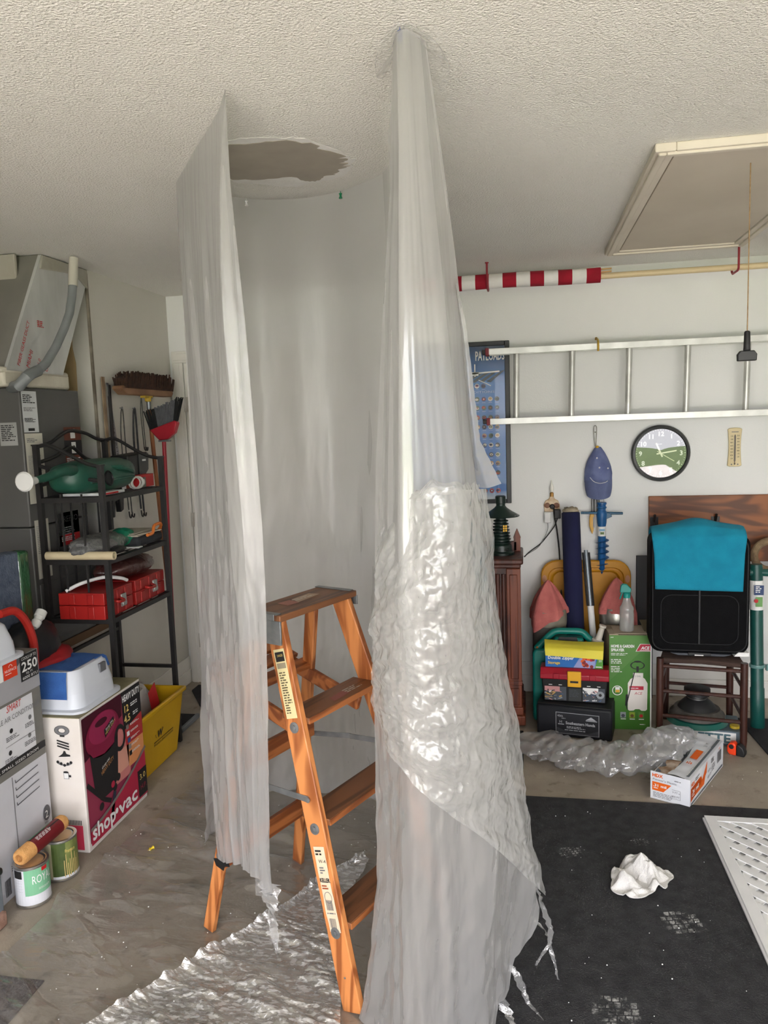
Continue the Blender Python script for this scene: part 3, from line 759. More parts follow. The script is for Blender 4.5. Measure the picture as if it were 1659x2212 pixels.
def _l3(p, w, h):
    p.quad(0, h * .72, w, h * .28, mat('label_brown', S(112, 62, 46), .6), 2).quad(w * .36, h * .76, w * .28, h * .2, PAPER, 3)
    p.quad(0, h * .4, w, h * .32, INK, 2).quad(w * .38, h * .44, w * .26, h * .24, PAPER, 3).disc(w * .52, h * .56, w * .08, INK, 4)
    p.quad(0, h * .18, w, h * .22, mat('label_rust', S(120, 58, 40), .6), 2).words(.008, h * .33, w - .016, 3, .008, PAPER, 3, 6).quad(0, 0, w, h * .1, PAPER, 2)
label('paper_label', 3.29, 3.43, 1.43, 1.655, INK, _l3)
label('paper_label', 3.015, 3.115, .98, 1.245, PAPERC, lambda p, w, h: p.words(.01, h - .03, w - .02, 16, .008, INKG, 2, 7, .3))
def _l5(p, w, h):
    p.quad(0, 0, w, h, PAPER, 1).text('FREEBO', .02, h - .045, .04, INK, 3, fit=w - .03); p.words(.02, h - .075, w - .03, 4, .01, INKG, 2, 8)
    p.quad(0, .0, w, .05, RED, 2).words(.015, .036, w - .03, 3, .008, PAPER, 3, 9); p.quad(0, 0, .022, h, INK, 2)
label('paper_label', 3.19, 3.355, 1.1, 1.255, PAPER, _l5)
q = Print((-2.25, 2.9895, 1.58), X_, Z_); q.o -= Vector(ah.location)
q.quad(0, 0, .085, .1, plain('foil_sticker', S(150, 150, 148), .5), 1).words(.008, .085, .07, 9, .008, INK, 2, 10); q.build('paper_label', ah)

FOIL = mat('duct_foil', S(206, 207, 206), .36, S(180, 181, 180), 7, metal=.3, bump=.25, bscale=14, stretch=(1, 1, .35))
DUCTB = mat('duct_board_grey', S(128, 125, 118), .85, S(112, 109, 103), 3)
duct = thing('air_duct', 'foil faced air duct slanting from the air handler up to the ceiling', 'duct', (-2.54, 3.2, 1.83))
def rel(pts): return [(a - 3.2, b - 1.83) for a, b in pts]
prof = rel([(2.935, 1.9), (3.34, 1.9), (3.605, 2.37), (3.605, 2.437), (3.245, 2.437)])
d_ = MB(); d_.prism(prof, (.375, 0, 0), (0, 1, 0), (0, 0, 1), (1, 0, 0), .015); d_.build('foil_face', FOIL, duct, smooth=0)
d_ = MB(); d_.prism(prof, (-.4, 0, 0), (0, 1, 0), (0, 0, 1), (1, 0, 0), .775); d_.build('duct_body', DUCTB, duct, smooth=0)
MB().box(-.32, .385, -.28, .2, .002, .075).box(-.33, .39, -.3, .19, .06, .085).build('collar', mat('collar_mastic', S(205, 200, 186), .75, S(184, 178, 162), 6, bump=.4, bscale=30), duct, bevel=.012)
MB().prism(rel([(3.225, 2.37), (3.245, 2.437), (3.612, 2.437), (3.608, 2.34), (3.5, 2.395)]), (.385, 0, 0), (0, 1, 0), (0, 0, 1), (1, 0, 0), .012).box(-.4, .3, -.02, 0, .49, .605).build('tape_strip', mat('mastic_tape', S(168, 164, 154), .8, S(158, 153, 140), 8, bump=.4, bscale=25), duct, bevel=.006)
for k, t in enumerate(('FIBER GLASS DUCT', 'MIAMI', 'R-6.0', 'UL 181')):
    q = Print((.3925, -.2, .1), Y_, Z_); q.text(t, .02 + k * .065, -.01 - .005 * k, .032 if k % 2 else .026, RED, 1, rot=1.12); q.build('printed_line', duct)
q = Print((.3925, -.2, .1), Y_, Z_); q.words(.17, .2, .05, 4, .008, RED, 1, 11); q.build('printed_stamp', duct)
cdt = thing('conduit', 'grey flexible conduit bent from the ceiling to the air handler top', 'conduit', (-2.04, 2.9, 1.83))
MB().tube([(0, .405, .475), (0, .39, .42), (0, .36, .34), (0, .31, .27), (0, .235, .18), (0, .15, .1), (0, .08, .06)], .019, 12).build('flexible_tube', mat('conduit_grey', S(132, 136, 138), .5, S(120, 124, 126), 9), cdt)
MB().tube([(0, .43, .6), (0, .415, .53), (0, .405, .47)], .021, 12).build('connector', plain('conduit_cream', S(196, 192, 180), .6), cdt)
MB().tube([(0, .09, .065), (0, .04, .05), (0, .01, .035), (-.03, -.0, 0), (-.14, 0.1, -.0)], .024, 12).build('elbow', mat('conduit_grey_dark', S(118, 122, 124), .5), cdt)

# ------------------------------------------------------------------ black iron rack and what lies on it
AX, BX, NY, FY = -2.1, -1.8, 3.015, 3.575
rack = thing('metal_rack', 'black iron shelf rack with arched top rails against the left wall', 'shelf rack', ((AX + BX) / 2, (NY + FY) / 2, 0))
ro = Vector(rack.location)
def rb(nm, mb): return MB.build(mb, nm, BLACKM, rack)
for x, y, z in ((AX, NY, 1.575), (BX, NY, 1.48), (BX, FY, 1.49), (AX, FY, 1.575)):
    m_ = MB().box(x - .011, x + .011, y - .011, y + .011, 0, z).box(x - .014, x + .014, y - .014, y + .014, z, z + .006); m_.v = [Vector(v) - ro for v in m_.v]; rb('post', m_)
for z in (.805, 1.07, 1.345):
    m_ = MB().box(AX, BX, NY - .009, NY + .009, z - .022, z).box(AX, BX, FY - .009, FY + .009, z - .022, z).box(AX - .009, AX + .009, NY, FY, z - .022, z).box(BX - .009, BX + .009, NY, FY, z - .022, z)
    for k in range(9): m_.tube([(AX + .03 * (k + 1), NY, z - .004), (AX + .03 * (k + 1), FY, z - .004)], .0028, 5)
    for k in range(3): m_.tube([(AX, NY + .14 * (k + 1), z - .009), (BX, NY + .14 * (k + 1), z - .009)], .003, 5)
    m_.v = [Vector(v) - ro for v in m_.v]; rb('shelf', m_)
for x in (-2.0, -1.9):
    m_ = MB().tube([(x, NY, .79), (x, NY, 1.36)], .0055, 6); m_.v = [Vector(v) - ro for v in m_.v]; rb('side_bar', m_)
for y in (3.12, 3.24, 3.36, 3.47):
    m_ = MB().tube([(AX, y, .79), (AX, y, 1.345)], .0055, 6); m_.v = [Vector(v) - ro for v in m_.v]; rb('back_bar', m_)
def arc(p, n=16):
    P_ = np.array(p); s = np.linspace(0, len(p) - 1, n)
    return [tuple(np.interp(s, np.arange(len(p)), P_[:, k]) for k in range(3)) for _ in (0,)] and [tuple(np.interp(t, np.arange(len(p)), P_[:, k]) for k in range(3)) for t in s]
def curve(p, n=24):
    """smooth Catmull-Rom path"""
    P_ = [np.array(q, float) for q in p]; P_ = [2 * P_[0] - P_[1]] + P_ + [2 * P_[-1] - P_[-2]]; out = []
    m = len(p) - 1
    for i in range(n + 1):
        t = i / n * m; k = min(int(t), m - 1); t -= k; a, b, c, d = P_[k:k + 4]
        out.append(tuple(.5 * (2 * b + (c - a) * t + (2 * a - 5 * b + 4 * c - d) * t * t + (3 * b - a - 3 * c + d) * t ** 3)))
    return out
rails = [[(AX, NY, 1.57), (AX, 3.12, 1.585), (AX, 3.26, 1.635), (AX, 3.4, 1.625), (AX, 3.5, 1.595), (AX, FY, 1.585)],
         [(AX, NY, 1.5), (AX, 3.14, 1.52), (AX, 3.28, 1.56), (AX, 3.4, 1.5), (AX, FY, 1.47)],
         [(AX, NY, 1.57), (-2.04, NY, 1.575), (-1.95, NY, 1.535), (-1.87, NY, 1.495), (BX, NY, 1.475)],
         [(AX, NY, 1.49), (-2.0, NY, 1.46), (-1.9, NY, 1.43), (BX, NY, 1.415)],
         [(AX, FY, 1.585), (-2.04, FY, 1.59), (-1.95, FY, 1.54), (-1.87, FY, 1.5), (BX, FY, 1.485)],
         [(AX, NY, 1.40), (AX, 3.3, 1.42), (AX, FY, 1.40)]]
for r_ in rails:
    m_ = MB().tube(curve(r_), .0085, 8); m_.v = [Vector(v) - ro for v in m_.v]; rb('top_rail', m_)
m_ = MB().box(AX, BX, FY - .008, FY + .008, .40, .416).box(AX - .008, AX + .008, NY, FY, .60, .616); m_.v = [Vector(v) - ro for v in m_.v]; rb('cross_bar', m_)

# watering can lying on its side
GREEN = mat('watering_can_green', S(34, 84, 68), .42, S(28, 72, 58), 4)
wc = thing('watering_can', 'dark green watering can with white rose lying on the top rack shelf', 'watering can', (-1.945, 3.18, 1.43))
rings = []
for t, ry in ((-.245, .012), (-.235, .04), (-.2, .062), (-.1, .073), (.05, .076), (.18, .075), (.235, .066), (.258, .045), (.265, .012)):
    rings.append([Vector((ry * 1.35 * math.copysign(abs(math.cos(a)) ** .75, math.cos(a)), t, ry * math.copysign(abs(math.sin(a)) ** .75, math.sin(a)))) for a in [2 * PI * k / 24 for k in range(24)]])
MB().loft(rings).build('body', GREEN, wc, smooth=50)
MB().tube(curve([(.04, -.18, .03), (.05, -.28, .04), (.035, -.38, .02), (.02, -.45, .012)]), [.026 - .013 * i / 24 for i in range(25)], 12).build('spout', GREEN, wc)
MB().lathe([(.014, 0), (.018, .03), (.02, .05), (.036, .066), (.04, .074), (.034, .08), (0, .082)], (.022, -.435, .012), 20, axis=(0, -1, 0)).build('rose', plain('rose_white', S(214, 214, 212), .45), wc)
MB().lathe([(.033, 0), (.036, .006), (.03, .01), (.028, .004), (0, .003)], (.099, -.03, -.012), 20, axis=(1, 0, .12), sy=1.0).build('filler_hole', BLACKP, wc)
MB().tube(curve([(.085, .02, .035), (.112, .08, .03), (.112, .15, .015), (.085, .22, .0)]), .012, 8).tube([(.095, -.16, -.02), (.1, .2, -.02)], .006, 6).build('grip', GREEN, wc)

tp = thing('tape_roll', 'white tape roll on the top rack shelf behind the watering can', 'tape roll', (-2.045, 3.47, 1.3455))
MB().lathe([(.036, 0), (.052, 0), (.052, .135), (.036, .135), (.036, 0)], seg=26, cap=False).build('tape', plain('tape_white', S(206, 202, 192), .6), tp)
MB().lathe([(.034, .0), (.038, .0), (.038, .139), (.034, .139), (.034, 0)], seg=26, cap=False).build('core', plain('tape_core', S(150, 84, 62), .8), tp)
sc_ = thing('dust_scoop', 'black plastic scoop with grey front at the far end of the top rack shelf', 'scoop', (-1.99, 3.53, 1.346))
s_ = MB().prism([(0, .16), (.0, .045), (.035, .0), (.075, .0), (.2, .075), (.21, .17)], (-.05, -.02, 0), (0, 1, 0), (0, 0, 1), (1, 0, 0), .1)
s_.build('pan', BLACKP, sc_, bevel=.008)
MB().prism([(.098, .012), (.195, .08), (.205, .165), (.1, .16)], (.0505, -.02, 0), (0, 1, 0), (0, 0, 1), (1, 0, 0), .003).build('grey_face', plain('scoop_grey', S(58, 60, 62), .5), sc_)
Print((.0545, .11, .125), Y_, Z_).quad(0, 0, .04, .01, PAPER, 1).build('badge', sc_)
rb_ = thing('small_carton', 'small red and grey carton at the far end of the top rack shelf', 'box', (-1.9, 3.5, 1.346))
MB().box(-.02, .03, -.01, .125, 0, .062).build('carton', RED, rb_, bevel=.002, smooth=0)
Print((.0305, -.01, 0), Y_, Z_).quad(0, 0, .05, .05, plain('carton_grey', S(120, 118, 112), .6), 1).disc(.025, .027, .015, PAPER, 2).text('G', .0, .066, .022, INK, 2).build('printed_front', rb_)
cl = thing('white_cord_coil', 'coiled white cord beside the watering can on the rack', 'cord', (-1.86, 3.41, 1.347))
m_ = MB()
for k in range(4): m_.tube([(.012 * math.sin(k) + .028 * math.cos(a) * .4, .034 * math.cos(a) + .006 * k, .03 + .028 * math.sin(a)) for a in [2 * PI * i / 18 for i in range(18)]], .004, 6, closed=True)
m_.build('coil', plain('cord_white', S(208, 206, 200), .6), cl)
pk = thing('seed_packet', 'red and white packet standing behind the white cord coil', 'packet', (-1.93, 3.44, 1.346))
MB().box(0, .012, -.03, .05, 0, .075).build('packet', PAPER, pk, bevel=.002); Print((.0125, -.03, 0), Y_, Z_).quad(0, .02, .06, .055, RED, 1).quad(.01, .03, .04, .025, INK, 2).quad(.02, 0, .035, .02, plain('packet_brown', S(126, 60, 44), .6), 1).build('printed_front', pk)
sp = thing('seed_tray', 'folded white leaflet under the watering can', 'leaflet', (-1.93, 3.06, 1.346))
MB().box(-.09, .1, 0, .2, 0, .012).build('leaflet', PAPER, sp, bevel=.002); Print((.1005, 0, 0), Y_, Z_).quad(.02, .002, .12, .008, RED, 1).build('printed_edge', sp)

# middle shelf
CLEARBAG = film('film_bag', .28, (.5, .5, .48, 1), gloss=.08, rough=.2, bscale=40, bstr=.7, stretch=(1, 1, 1))
def lump(nm, m, parent, c, r, seed, seg=(26, 16), amp=.18, f=3.0, flat=0.0):
    """crumpled closed pouch"""
    nu, nv = seg; u = np.linspace(0, 2 * PI, nu + 1); v = np.linspace(-PI / 2 + .02, PI / 2 - .02, nv)
    Ug, Vg = np.meshgrid(u, v)
    x, y, z = np.cos(Vg) * np.cos(Ug), np.cos(Vg) * np.sin(Ug), np.sin(Vg)
    d = 1 + amp * (2 * fbm(x * f + 9, y * f + z * f + 5, seed) - 1) - amp * .8 * (ridge(x * f * 1.5 + z, y * f * 1.5 + 3, seed + 3) - .3)
    P = np.stack([x * d * r[0], y * d * r[1], np.maximum(z * d * r[2], -r[2] * (1 - flat))], 2) + np.array(c)
    P[:, -1] = P[:, 0]
    return MB().grid(P).build(nm, m, parent, smooth=70, fix=False)
bag = thing('clear_bag', 'clear bag of grey grit with a green end on the middle rack shelf', 'bag', (-1.93, 3.18, 1.071))
lump('grit', mat('grey_grit', S(122, 122, 122), .9, S(84, 84, 86), 60, bump=.6, bscale=120), bag, (0, -.06, .042), (.085, .15, .04), 3)
lump('film', CLEARBAG, bag, (0, 0, .047), (.098, .2, .046), 3)
lump('green_end', mat('bag_green', S(34, 140, 104), .5, S(26, 116, 86), 9), bag, (.02, .165, .05), (.062, .05, .042), 8)
tb = thing('cream_tube', 'cream plastic tube lying across the near end of the middle rack shelf', 'tube', (-1.92, 3.0, 1.0905))
MB().lathe([(.013, -.16), (.0185, -.16), (.0185, .165), (.013, .165), (.013, .1), (0, .1)], seg=20, axis=(1, .0, .0), cap=False).build('tube', mat('tube_cream', S(206, 192, 160), .5, S(196, 180, 146), 7), tb)
pn = thing('black_glove', 'small black pouch lying beside the cream tube', 'pouch', (-1.84, 3.1, 1.0715)); lump('pouch', BLACKP, pn, (0, .06, .018), (.03, .075, .018), 14)
tr_ = thing('tool_roll', 'dark folded tool roll with orange trim on the middle rack shelf', 'tool roll', (-1.93, 3.45, 1.0705))
MB().box(-.1, .115, -.12, .13, 0, .05).build('roll', mat('roll_charcoal', S(52, 54, 58), .8, S(38, 40, 44), 20), tr_, bevel=.018, seg=3)
for z0, dx, rz in ((.052, 0, .1), (.058, .02, -.16), (.064, -.01, .05)):
    Mx = Matrix.Translation((dx, -.02, z0)) @ Matrix.Rotation(rz, 4, 'Z'); MB().box(-.1, .1, -.11, .11, 0, .004, M=Mx).build('paper', plain('paper_sheet', S(196, 188, 172), .8), tr_, smooth=0)
MB().tube(curve([(.122, -.05, .05), (.125, .0, .055), (.12, .03, .085), (.12, .09, .09), (.11, .12, .07), (.08, .14, .045)]), .008, 8).build('orange_trim', plain('trim_orange', S(224, 122, 48), .6), tr_)
wt = thing('white_tray', 'shallow white tray under the tool roll', 'tray', (-1.93, 3.33, 1.0705)); MB().box(-.09, .122, -.02, .02, 0, .006).build('tray', PAPER, wt, bevel=.002)

# lower shelf: two red tool cases
def red_case(loc, L, label):
    c = thing('red_case', label, 'tool case', loc, group=None)
    for nm, z0, z1 in (('lower_shell', 0, .062), ('upper_shell', .064, .118)):
        s_ = MB(); s_.box(-.11, .11, 0, L, z0, z1)
        for k in (.22, .5, .78): s_.box(.108, .114, L * k - .018, L * k + .018, z0 + .006, z1 - .006)
        s_.box(-.06, -.03, -.005, 0.01, z0 + .004, z1 - .004).box(.03, .06, -.005, .01, z0 + .004, z1 - .004)
        s_.build(nm, REDP, c, bevel=.012, seg=3)
    MB().box(.11, .119, L * .62 - .022, L * .62 + .022, .028, .086).box(.118, .123, L * .62 - .018, L * .62 + .018, .034, .05).build('latch', mat('latch_steel', S(178, 178, 176), .3, metal=.8), c, bevel=.002)
    MB().tube(curve([(.113, L * .3, .07), (.135, L * .32, .065), (.135, L * .5, .062), (.113, L * .52, .07)]), .007, 8).build('handle', REDP, c)
    return c
red_case((-1.925, 2.99, .8055), .245, 'nearer red plastic tool case with steel latch on the lower rack shelf')
red_case((-1.925, 3.265, .8055), .29, 'farther red plastic tool case behind the first on the lower rack shelf')
hd = thing('white_strap', 'white curved plastic strap lying on the nearer red case', 'strap', (-1.93, 3.02, .9245))
MB().tube(curve([(-.08, -.01, .004), (-.03, .03, .03), (.04, .1, .045), (.09, .16, .03), (.1, .2, .012)]), .008, 8).build('strap', plain('strap_white', S(222, 222, 222), .5), hd)
pb = thing('plum_bag', 'crumpled plum brown plastic bag on top of the red cases', 'bag', (-1.93, 3.38, .924)); lump('bag', film('film_plum', .6, S(112, 66, 62), gloss=.1, rough=.25, bscale=30, bstr=.6, stretch=(1, 1, 1)), pb, (0, 0, .05), (.11, .2, .05), 21)
lump('contents', mat('plum_contents', S(96, 56, 50), .8), pb, (0, 0, .042), (.085, .16, .04), 23)

# ------------------------------------------------------------------ wall tools
WOODB = mat('broom_wood', S(160, 100, 58), .6, S(128, 76, 42), 8, stretch=(8, 8, .6))
br = thing('push_broom', 'push broom with dark brown bristles hung bristles-up on the left wall', 'broom', (-2.08, 4.0, 1.82))
MB().prism([(-.245, 0), (.27, 0), (.29, .02), (.285, .035), (-.29, .045), (-.3, .03)], (-.03, 0, 0), (0, 1, 0), (0, 0, 1), (1, 0, 0), .06).build('head_block', mat('broom_block', S(148, 112, 82), .7, S(122, 88, 62), 6), br, bevel=.004)
rnd = random.Random(5); m_ = MB()
m_.prism([(-.265, .033), (.27, .033), (.28, .075), (.2, .108), (-.18, .112), (-.26, .085)], (-.03, 0, 0), (0, 1, 0), (0, 0, 1), (1, 0, 0), .06)
for i in range(48):
    for j in range(5):
        y = -.27 + .56 * i / 47; x = -.026 + .052 * j / 4; h = .075 + .018 * rnd.random() - .05 * max(0, abs(y - .02) - .22) / .1
        t = Vector((x * 1.5 + rnd.uniform(-.006, .006), y - (y - .02) * .03 + rnd.uniform(-.006, .006), .035 + h))
        m_.tube([(x, y, .033), t], [.0052, .0042], 5)
o = m_.build('bristles', mat('bristle_brown', S(62, 38, 24), .85, S(40, 24, 16), 40), br); o['kind'] = 'stuff'
MB().lathe([(.014, 0), (.018, -.01), (.018, -.03), (.013, -.034)], (0, .03, .002), 14).box(-.015, .015, -.03, .06, -.012, .001).build('yellow_socket', plain('socket_yellow', S(190, 158, 46), .5), br, bevel=.002)
MB().lathe([(.0125, -.03), (.0125, -.075)], (0, .035, 0), 14).build('ferrule', STEEL, br)
MB().tube([(0, .035, -.07), (-.02, .17, -1.29)], .0115, 12).build('handle', WOODB, br)
rbm = thing('angle_broom', 'red angle broom with black bristles hung upside down beside the push broom', 'broom', (-2.03, 4.05, 1.58))
MB().prism([(-.03, .02), (-.055, .05), (.1, .1), (.115, .085), (.095, .03), (.05, -.005), (.0, -.012)], (0, -.02, 0), (1, 0, 0), (0, 0, 1), (0, 1, 0), .04).build('head', mat('broom_red', S(176, 28, 46), .4, S(156, 22, 38), 6), rbm, bevel=.006)
m_ = MB(); rnd = random.Random(8)
m_.prism([(-.05, .05), (.1, .1), (.128, .205), (-.062, .142)], (0, -.012, 0), (1, 0, 0), (0, 0, 1), (0, 1, 0), .028, 1)
for i in range(26):
    for j in range(3):
        f = i / 25; a = Vector((-.05 + .155 * f, -.012 + .012 * j, .045 + .05 * f)); b = Vector((-.075 + .215 * f + rnd.uniform(-.003, .003), -.03 + .03 * j, .15 + .075 * f + rnd.uniform(-.006, .006)))
        m_.tube([a, b], [.0045, .0035], 5, mi=0 if (f < .3 or f > .9) else 1)
o = m_.build('bristles', [mat('bristle_black', S(22, 22, 24), .8), mat('bristle_grey', S(96, 98, 102), .8, S(82, 84, 88), 30)], rbm); o['kind'] = 'stuff'
MB().tube([(.02, 0, 0), (-.02, .02, -1.44)], .0115, 12).build('handle', mat('handle_red', S(166, 24, 44), .4), rbm)
MB().box(-.01, .06, -.012, .012, -.02, -.008).build('collar', STEEL, rbm, bevel=.003)
PW = XL + .012
rl = thing('wooden_yardstick', 'wooden yardstick hung on the left wall at the far side of the rack', 'ruler', (PW, 3.672, 1.9)); MB().box(0, .005, -.014, .014, -.62, .01).build('stick', mat('yardstick_wood', S(160, 138, 112), .7, S(120, 96, 74), 10), rl, smooth=0)
rl = thing('metal_rule', 'long steel rule with black numbers hanging by the yardstick', 'ruler', (PW + .008, 3.70, 1.88)); MB().prism([(-.008, 0), (.01, 0), (.085, -.5), (.05, -.5)], (0, 0, 0), (0, 1, 0), (0, 0, 1), (1, 0, 0), .003).build('rule', STEEL, rl, smooth=0)
q = Print((.0035, 0, -.5), Y_, Z_)
for k in range(14): q.quad(.058 - k * .0035 * .9, .02 + k * .02, .014, .003, INK, 1)
for k in range(4): q.text(str(9 - 2 * k), .05 - .01 * k, .05 + k * .06, .03, INK, 1)
q.build('printed_marks', rl)
rl = thing('spirit_level', 'dark level hanging behind the yardstick', 'level', (PW + .006, 3.71, 1.87)); MB().box(0, .012, -.01, .01, -.62, 0).build('body', BLACKM, rl, bevel=.002)
def bungee(y, ztop, zbot, m, r, nm, lab, w=.03):
    t = thing(nm, lab, 'cord', (PW + .01, y, ztop))
    L = ztop - zbot
    MB().tube(curve([(0, -.004, -.02 - L * .9), (0, -w, -L * .35), (0, -w * .6, -.05), (0, 0, 0), (0, w * .3, -.04), (0, w * .4, -L * .4), (0, w * .9, -L * .96)], 40), r, 7).build('loop', m, t)
    for yy in (-.004, w * .9):
        MB().tube(curve([(0, yy, -L * .95), (0, yy + .006, -L), (0, yy + .02, -L - .006), (0, yy + .026, -L + .012)], 12), .004, 6).build('hook', BLACKM, t)
    MB().lathe([(.003, 0), (.003, .012), (.008, .013), (.008, .015), (0, .016)], (-.012, 0, .002), 10, axis=(1, 0, 0)).build('nail', STEEL, t)
CORDG = mat('cord_grey', S(92, 92, 88), .7, S(70, 70, 66), 60)
bungee(3.83, 1.75, 1.16, CORDG, .0035, 'bungee_cord', 'thin grey bungee cord looped on a nail, the one nearer the yardstick')
bungee(3.965, 1.75, 1.15, mat('cord_black', S(40, 42, 44), .7, S(60, 60, 62), 50), .0055, 'bungee_cord', 'thick black bungee cord looped on a nail below the push broom')
bungee(4.05, 1.82, 1.52, CORDG, .0028, 'wire_loop', 'long thin wire loop hanging beside the broom handle', .016)
st = thing('staple_gun', 'black hand tool hanging low on the left wall behind the rack', 'tool', (PW, 3.69, 1.28))
MB().prism([(-.05, .06), (.05, .07), (.06, .0), (.05, -.07), (.02, -.08), (.015, -.01), (-.03, -.02), (-.04, -.1), (-.06, -.1)], (0, 0, 0), (0, 1, 0), (0, 0, 1), (1, 0, 0), .03).build('body', BLACKP, st, bevel=.004)

# ------------------------------------------------------------------ carton of an air conditioner
CART = mat('carton_grey', S(186, 187, 192), .55, S(178, 180, 186), 2)
cx0, cy0, cy1, ch = -1.8, 1.95, 2.487, .832
ac = thing('appliance_carton', 'tall grey and white air conditioner carton at the left edge beside the paint cans', 'carton', (-1.98, 2.22, 0))
ao = Vector(ac.location)
MB().box(-.12, .18, cy0 - 2.22, cy1 - 2.22, 0, ch).build('box', CART, ac, bevel=.003, smooth=0)
q = Print(Vector((cx0, 0, 0)) - ao, Y_, Z_)
WH = plain('carton_white', S(222, 223, 227), .5); LG = plain('carton_light', S(205, 206, 212), .5); DG = plain('carton_dark', S(92, 92, 96), .5)
q.quad(cy0, .69, cy1 - cy0, .142, plain('carton_mid', S(164, 164, 168), .5), 1)
q.quad(cy0, .47, .485, .21, WH, 1)
q.quad(2.02, .0, cy1 - 2.02, .425, LG, 1)
q.poly([(cy0, .80), (2.37, .80), (2.42, ch), (cy0, ch)], DG, 2)
q.quad(2.382, .735, .1, .096, INK, 3)
q.text('COOLS UP TO', 2.39, .812, .016, PAPER, 5, fit=.084); q.text('250', 2.388, .77, .05, PAPER, 5, fit=.088, bold=.0012); q.text('SQ. FT.', 2.41, .757, .011, PAPER, 5, fit=.04); q.text('6000 BTU', 2.389, .741, .015, PAPER, 5, fit=.086)
q.quad(2.293, .77, .073, .06, ORANGE if False else plain('carton_vermilion', S(222, 62, 26), .5), 3); q.text('NUSPACE', 2.298, .795, .014, PAPER, 5, fit=.062); q.ring(2.33, .81, .008, .01, PAPER, 5, 12, 0, PI); q.words(2.3, .787, .05, 1, .004, PAPER, 5)
q.quad(2.2, .77, .09, .06, PAPER, 3)
q.text('SMART', 2.288, .655, .036, plain('carton_red', S(206, 52, 40), .5), 4, fit=.078, shear=.18); q.text('PORTABLE AIR CONDITIONER', 2.16, .622, .026, INKG, 4, fit=.31)
for i, (y, z) in enumerate(((2.305, .565), (2.41, .575), (2.29, .49), (2.40, .51))):
    q.disc(y, z + .02, .009, INK if i % 2 == 0 else INKG, 4, n=12); q.words(y - .03, z, .07, 3, .006, INKG, 4, 30 + i)
q.quad(2.27, .535, .2, .0015, INKG, 4)
q.quad(1.96, .452, .525, .026, INK, 3); q.text('IDEAL FOR A SMALL SIZED ROOM', 2.1, .458, .014, PAPER, 5, fit=.34)
for k in range(4): q.line([(2.30, .405 - .028 * k), (2.302, .393 - .028 * k), (2.43, .402 - .028 * k)], .0035, DG, 4)
q.quad(2.285, .02, .004, .4, INKG, 3); q.quad(2.05, .05, .12, .3, plain('carton_shade', S(176, 178, 184), .5), 3); q.words(2.06, .33, .1, 10, .009, INKG, 4, 41, .3)
q.disc(2.457, .2, .021, DG, 4, ry=.03); q.text('2', 2.4445, .182, .04, PAPER, 5); q.words(2.44, .166, .03, 2, .004, INKG, 5)
q.quad(2.235, .03, .075, .09, plain('carton_tag', S(212, 208, 208), .5), 4); q.bars(2.2, .02, .03, .06, INK, 5); q.words(2.24, .11, .05, 3, .008, INKG, 5, 42)
q.build('printed_side', ac)
ty = thing('white_tub', 'white plastic tub upside down on top of the grey carton', 'tub', (-1.93, 2.25, ch))
def tub(par, hx, hy, h, m, lip=.018, tap=.86):
    R = []
    def rr(sx, sy, z, r=.05):
        pts = []
        for cxx, cyy, a0 in ((sx - r, sy - r, 0), (-(sx - r), sy - r, PI / 2), (-(sx - r), -(sy - r), PI), (sx - r, -(sy - r), 1.5 * PI)):
            for k in range(6): pts.append(Vector((cxx + r * math.cos(a0 + PI / 2 * k / 5), cyy + r * math.sin(a0 + PI / 2 * k / 5), z)))
        return pts
    R = [rr(hx + lip, hy + lip, 0), rr(hx + lip, hy + lip, .01), rr(hx, hy, .013), rr(hx * .97, hy * .97, h * .45), rr(hx * .965, hy * .965, h * .46), rr(hx * tap, hy * tap, h * .92), rr(hx * tap * .9, hy * tap * .94, h)]
    return MB().loft(R).build('shell', m, par, smooth=40)
TUBW = mat('tub_white', S(214, 218, 226), .4, S(206, 211, 220), 3)
tub(ty, .125, .16, .13, TUBW)

# shop vacuum carton
SV = thing('vacuum_carton', 'white and maroon vacuum cleaner carton standing on the floor beside the grey carton', 'carton', (-1.86, 2.77, 0))
so = Vector(SV.location); sx, sy0, sy1, sh = -1.68, 2.53, 2.995, .546
SVW = mat('carton_white_worn', S(232, 226, 220), .55, S(222, 214, 206), 5)
MB().box(-.2, .18, sy0 - 2.77, sy1 - 2.77, 0, sh - .002).build('box', SVW, SV, bevel=.004, smooth=0)
MB().box(-.2, .18, sy0 - 2.77 + .001, sy1 - 2.77, sh - .003, sh).build('top_flap', mat('carton_top_olive', S(150, 142, 108), .7, S(112, 106, 78), 9), SV, smooth=0)
q = Print(Vector((sx, sy0, 0)) - so, Y_, Z_); W_ = sy1 - sy0
MAR = plain('vac_maroon', S(134, 26, 62), .45); MARD = plain('vac_maroon_dark', S(70, 14, 34), .45); PINK = plain('vac_pink', S(206, 128, 124), .5); SALM = plain('vac_salmon', S(222, 160, 140), .5); CRIM = plain('vac_crimson', S(178, 34, 66), .45); GLD = plain('vac_gold', S(236, 206, 120), .5); GRY = plain('vac_grey', S(128, 116, 112), .5)
def arcy(u): return .085 + .15 * (u / W_) ** 1.7
us = [W_ * k / 16 for k in range(17)]
q.poly([(.012, .53), (.012, .03)] + [(W_ - .006, .03), (W_ - .006, .53)], plain('vac_rose', S(150, 52, 78), .5), 1)
q.poly([(.012, .534), (.012, .36), (.16, .4), (.30, .44), (.3, .534)], MARD, 2)
q.poly([(.14, .17), (.34, .17), (.34, .36), (.25, .4), (.14, .3)], PINK, 2); q.poly([(.15, .2), (.33, .21), (.335, .3), (.22, .3)], SALM, 3)
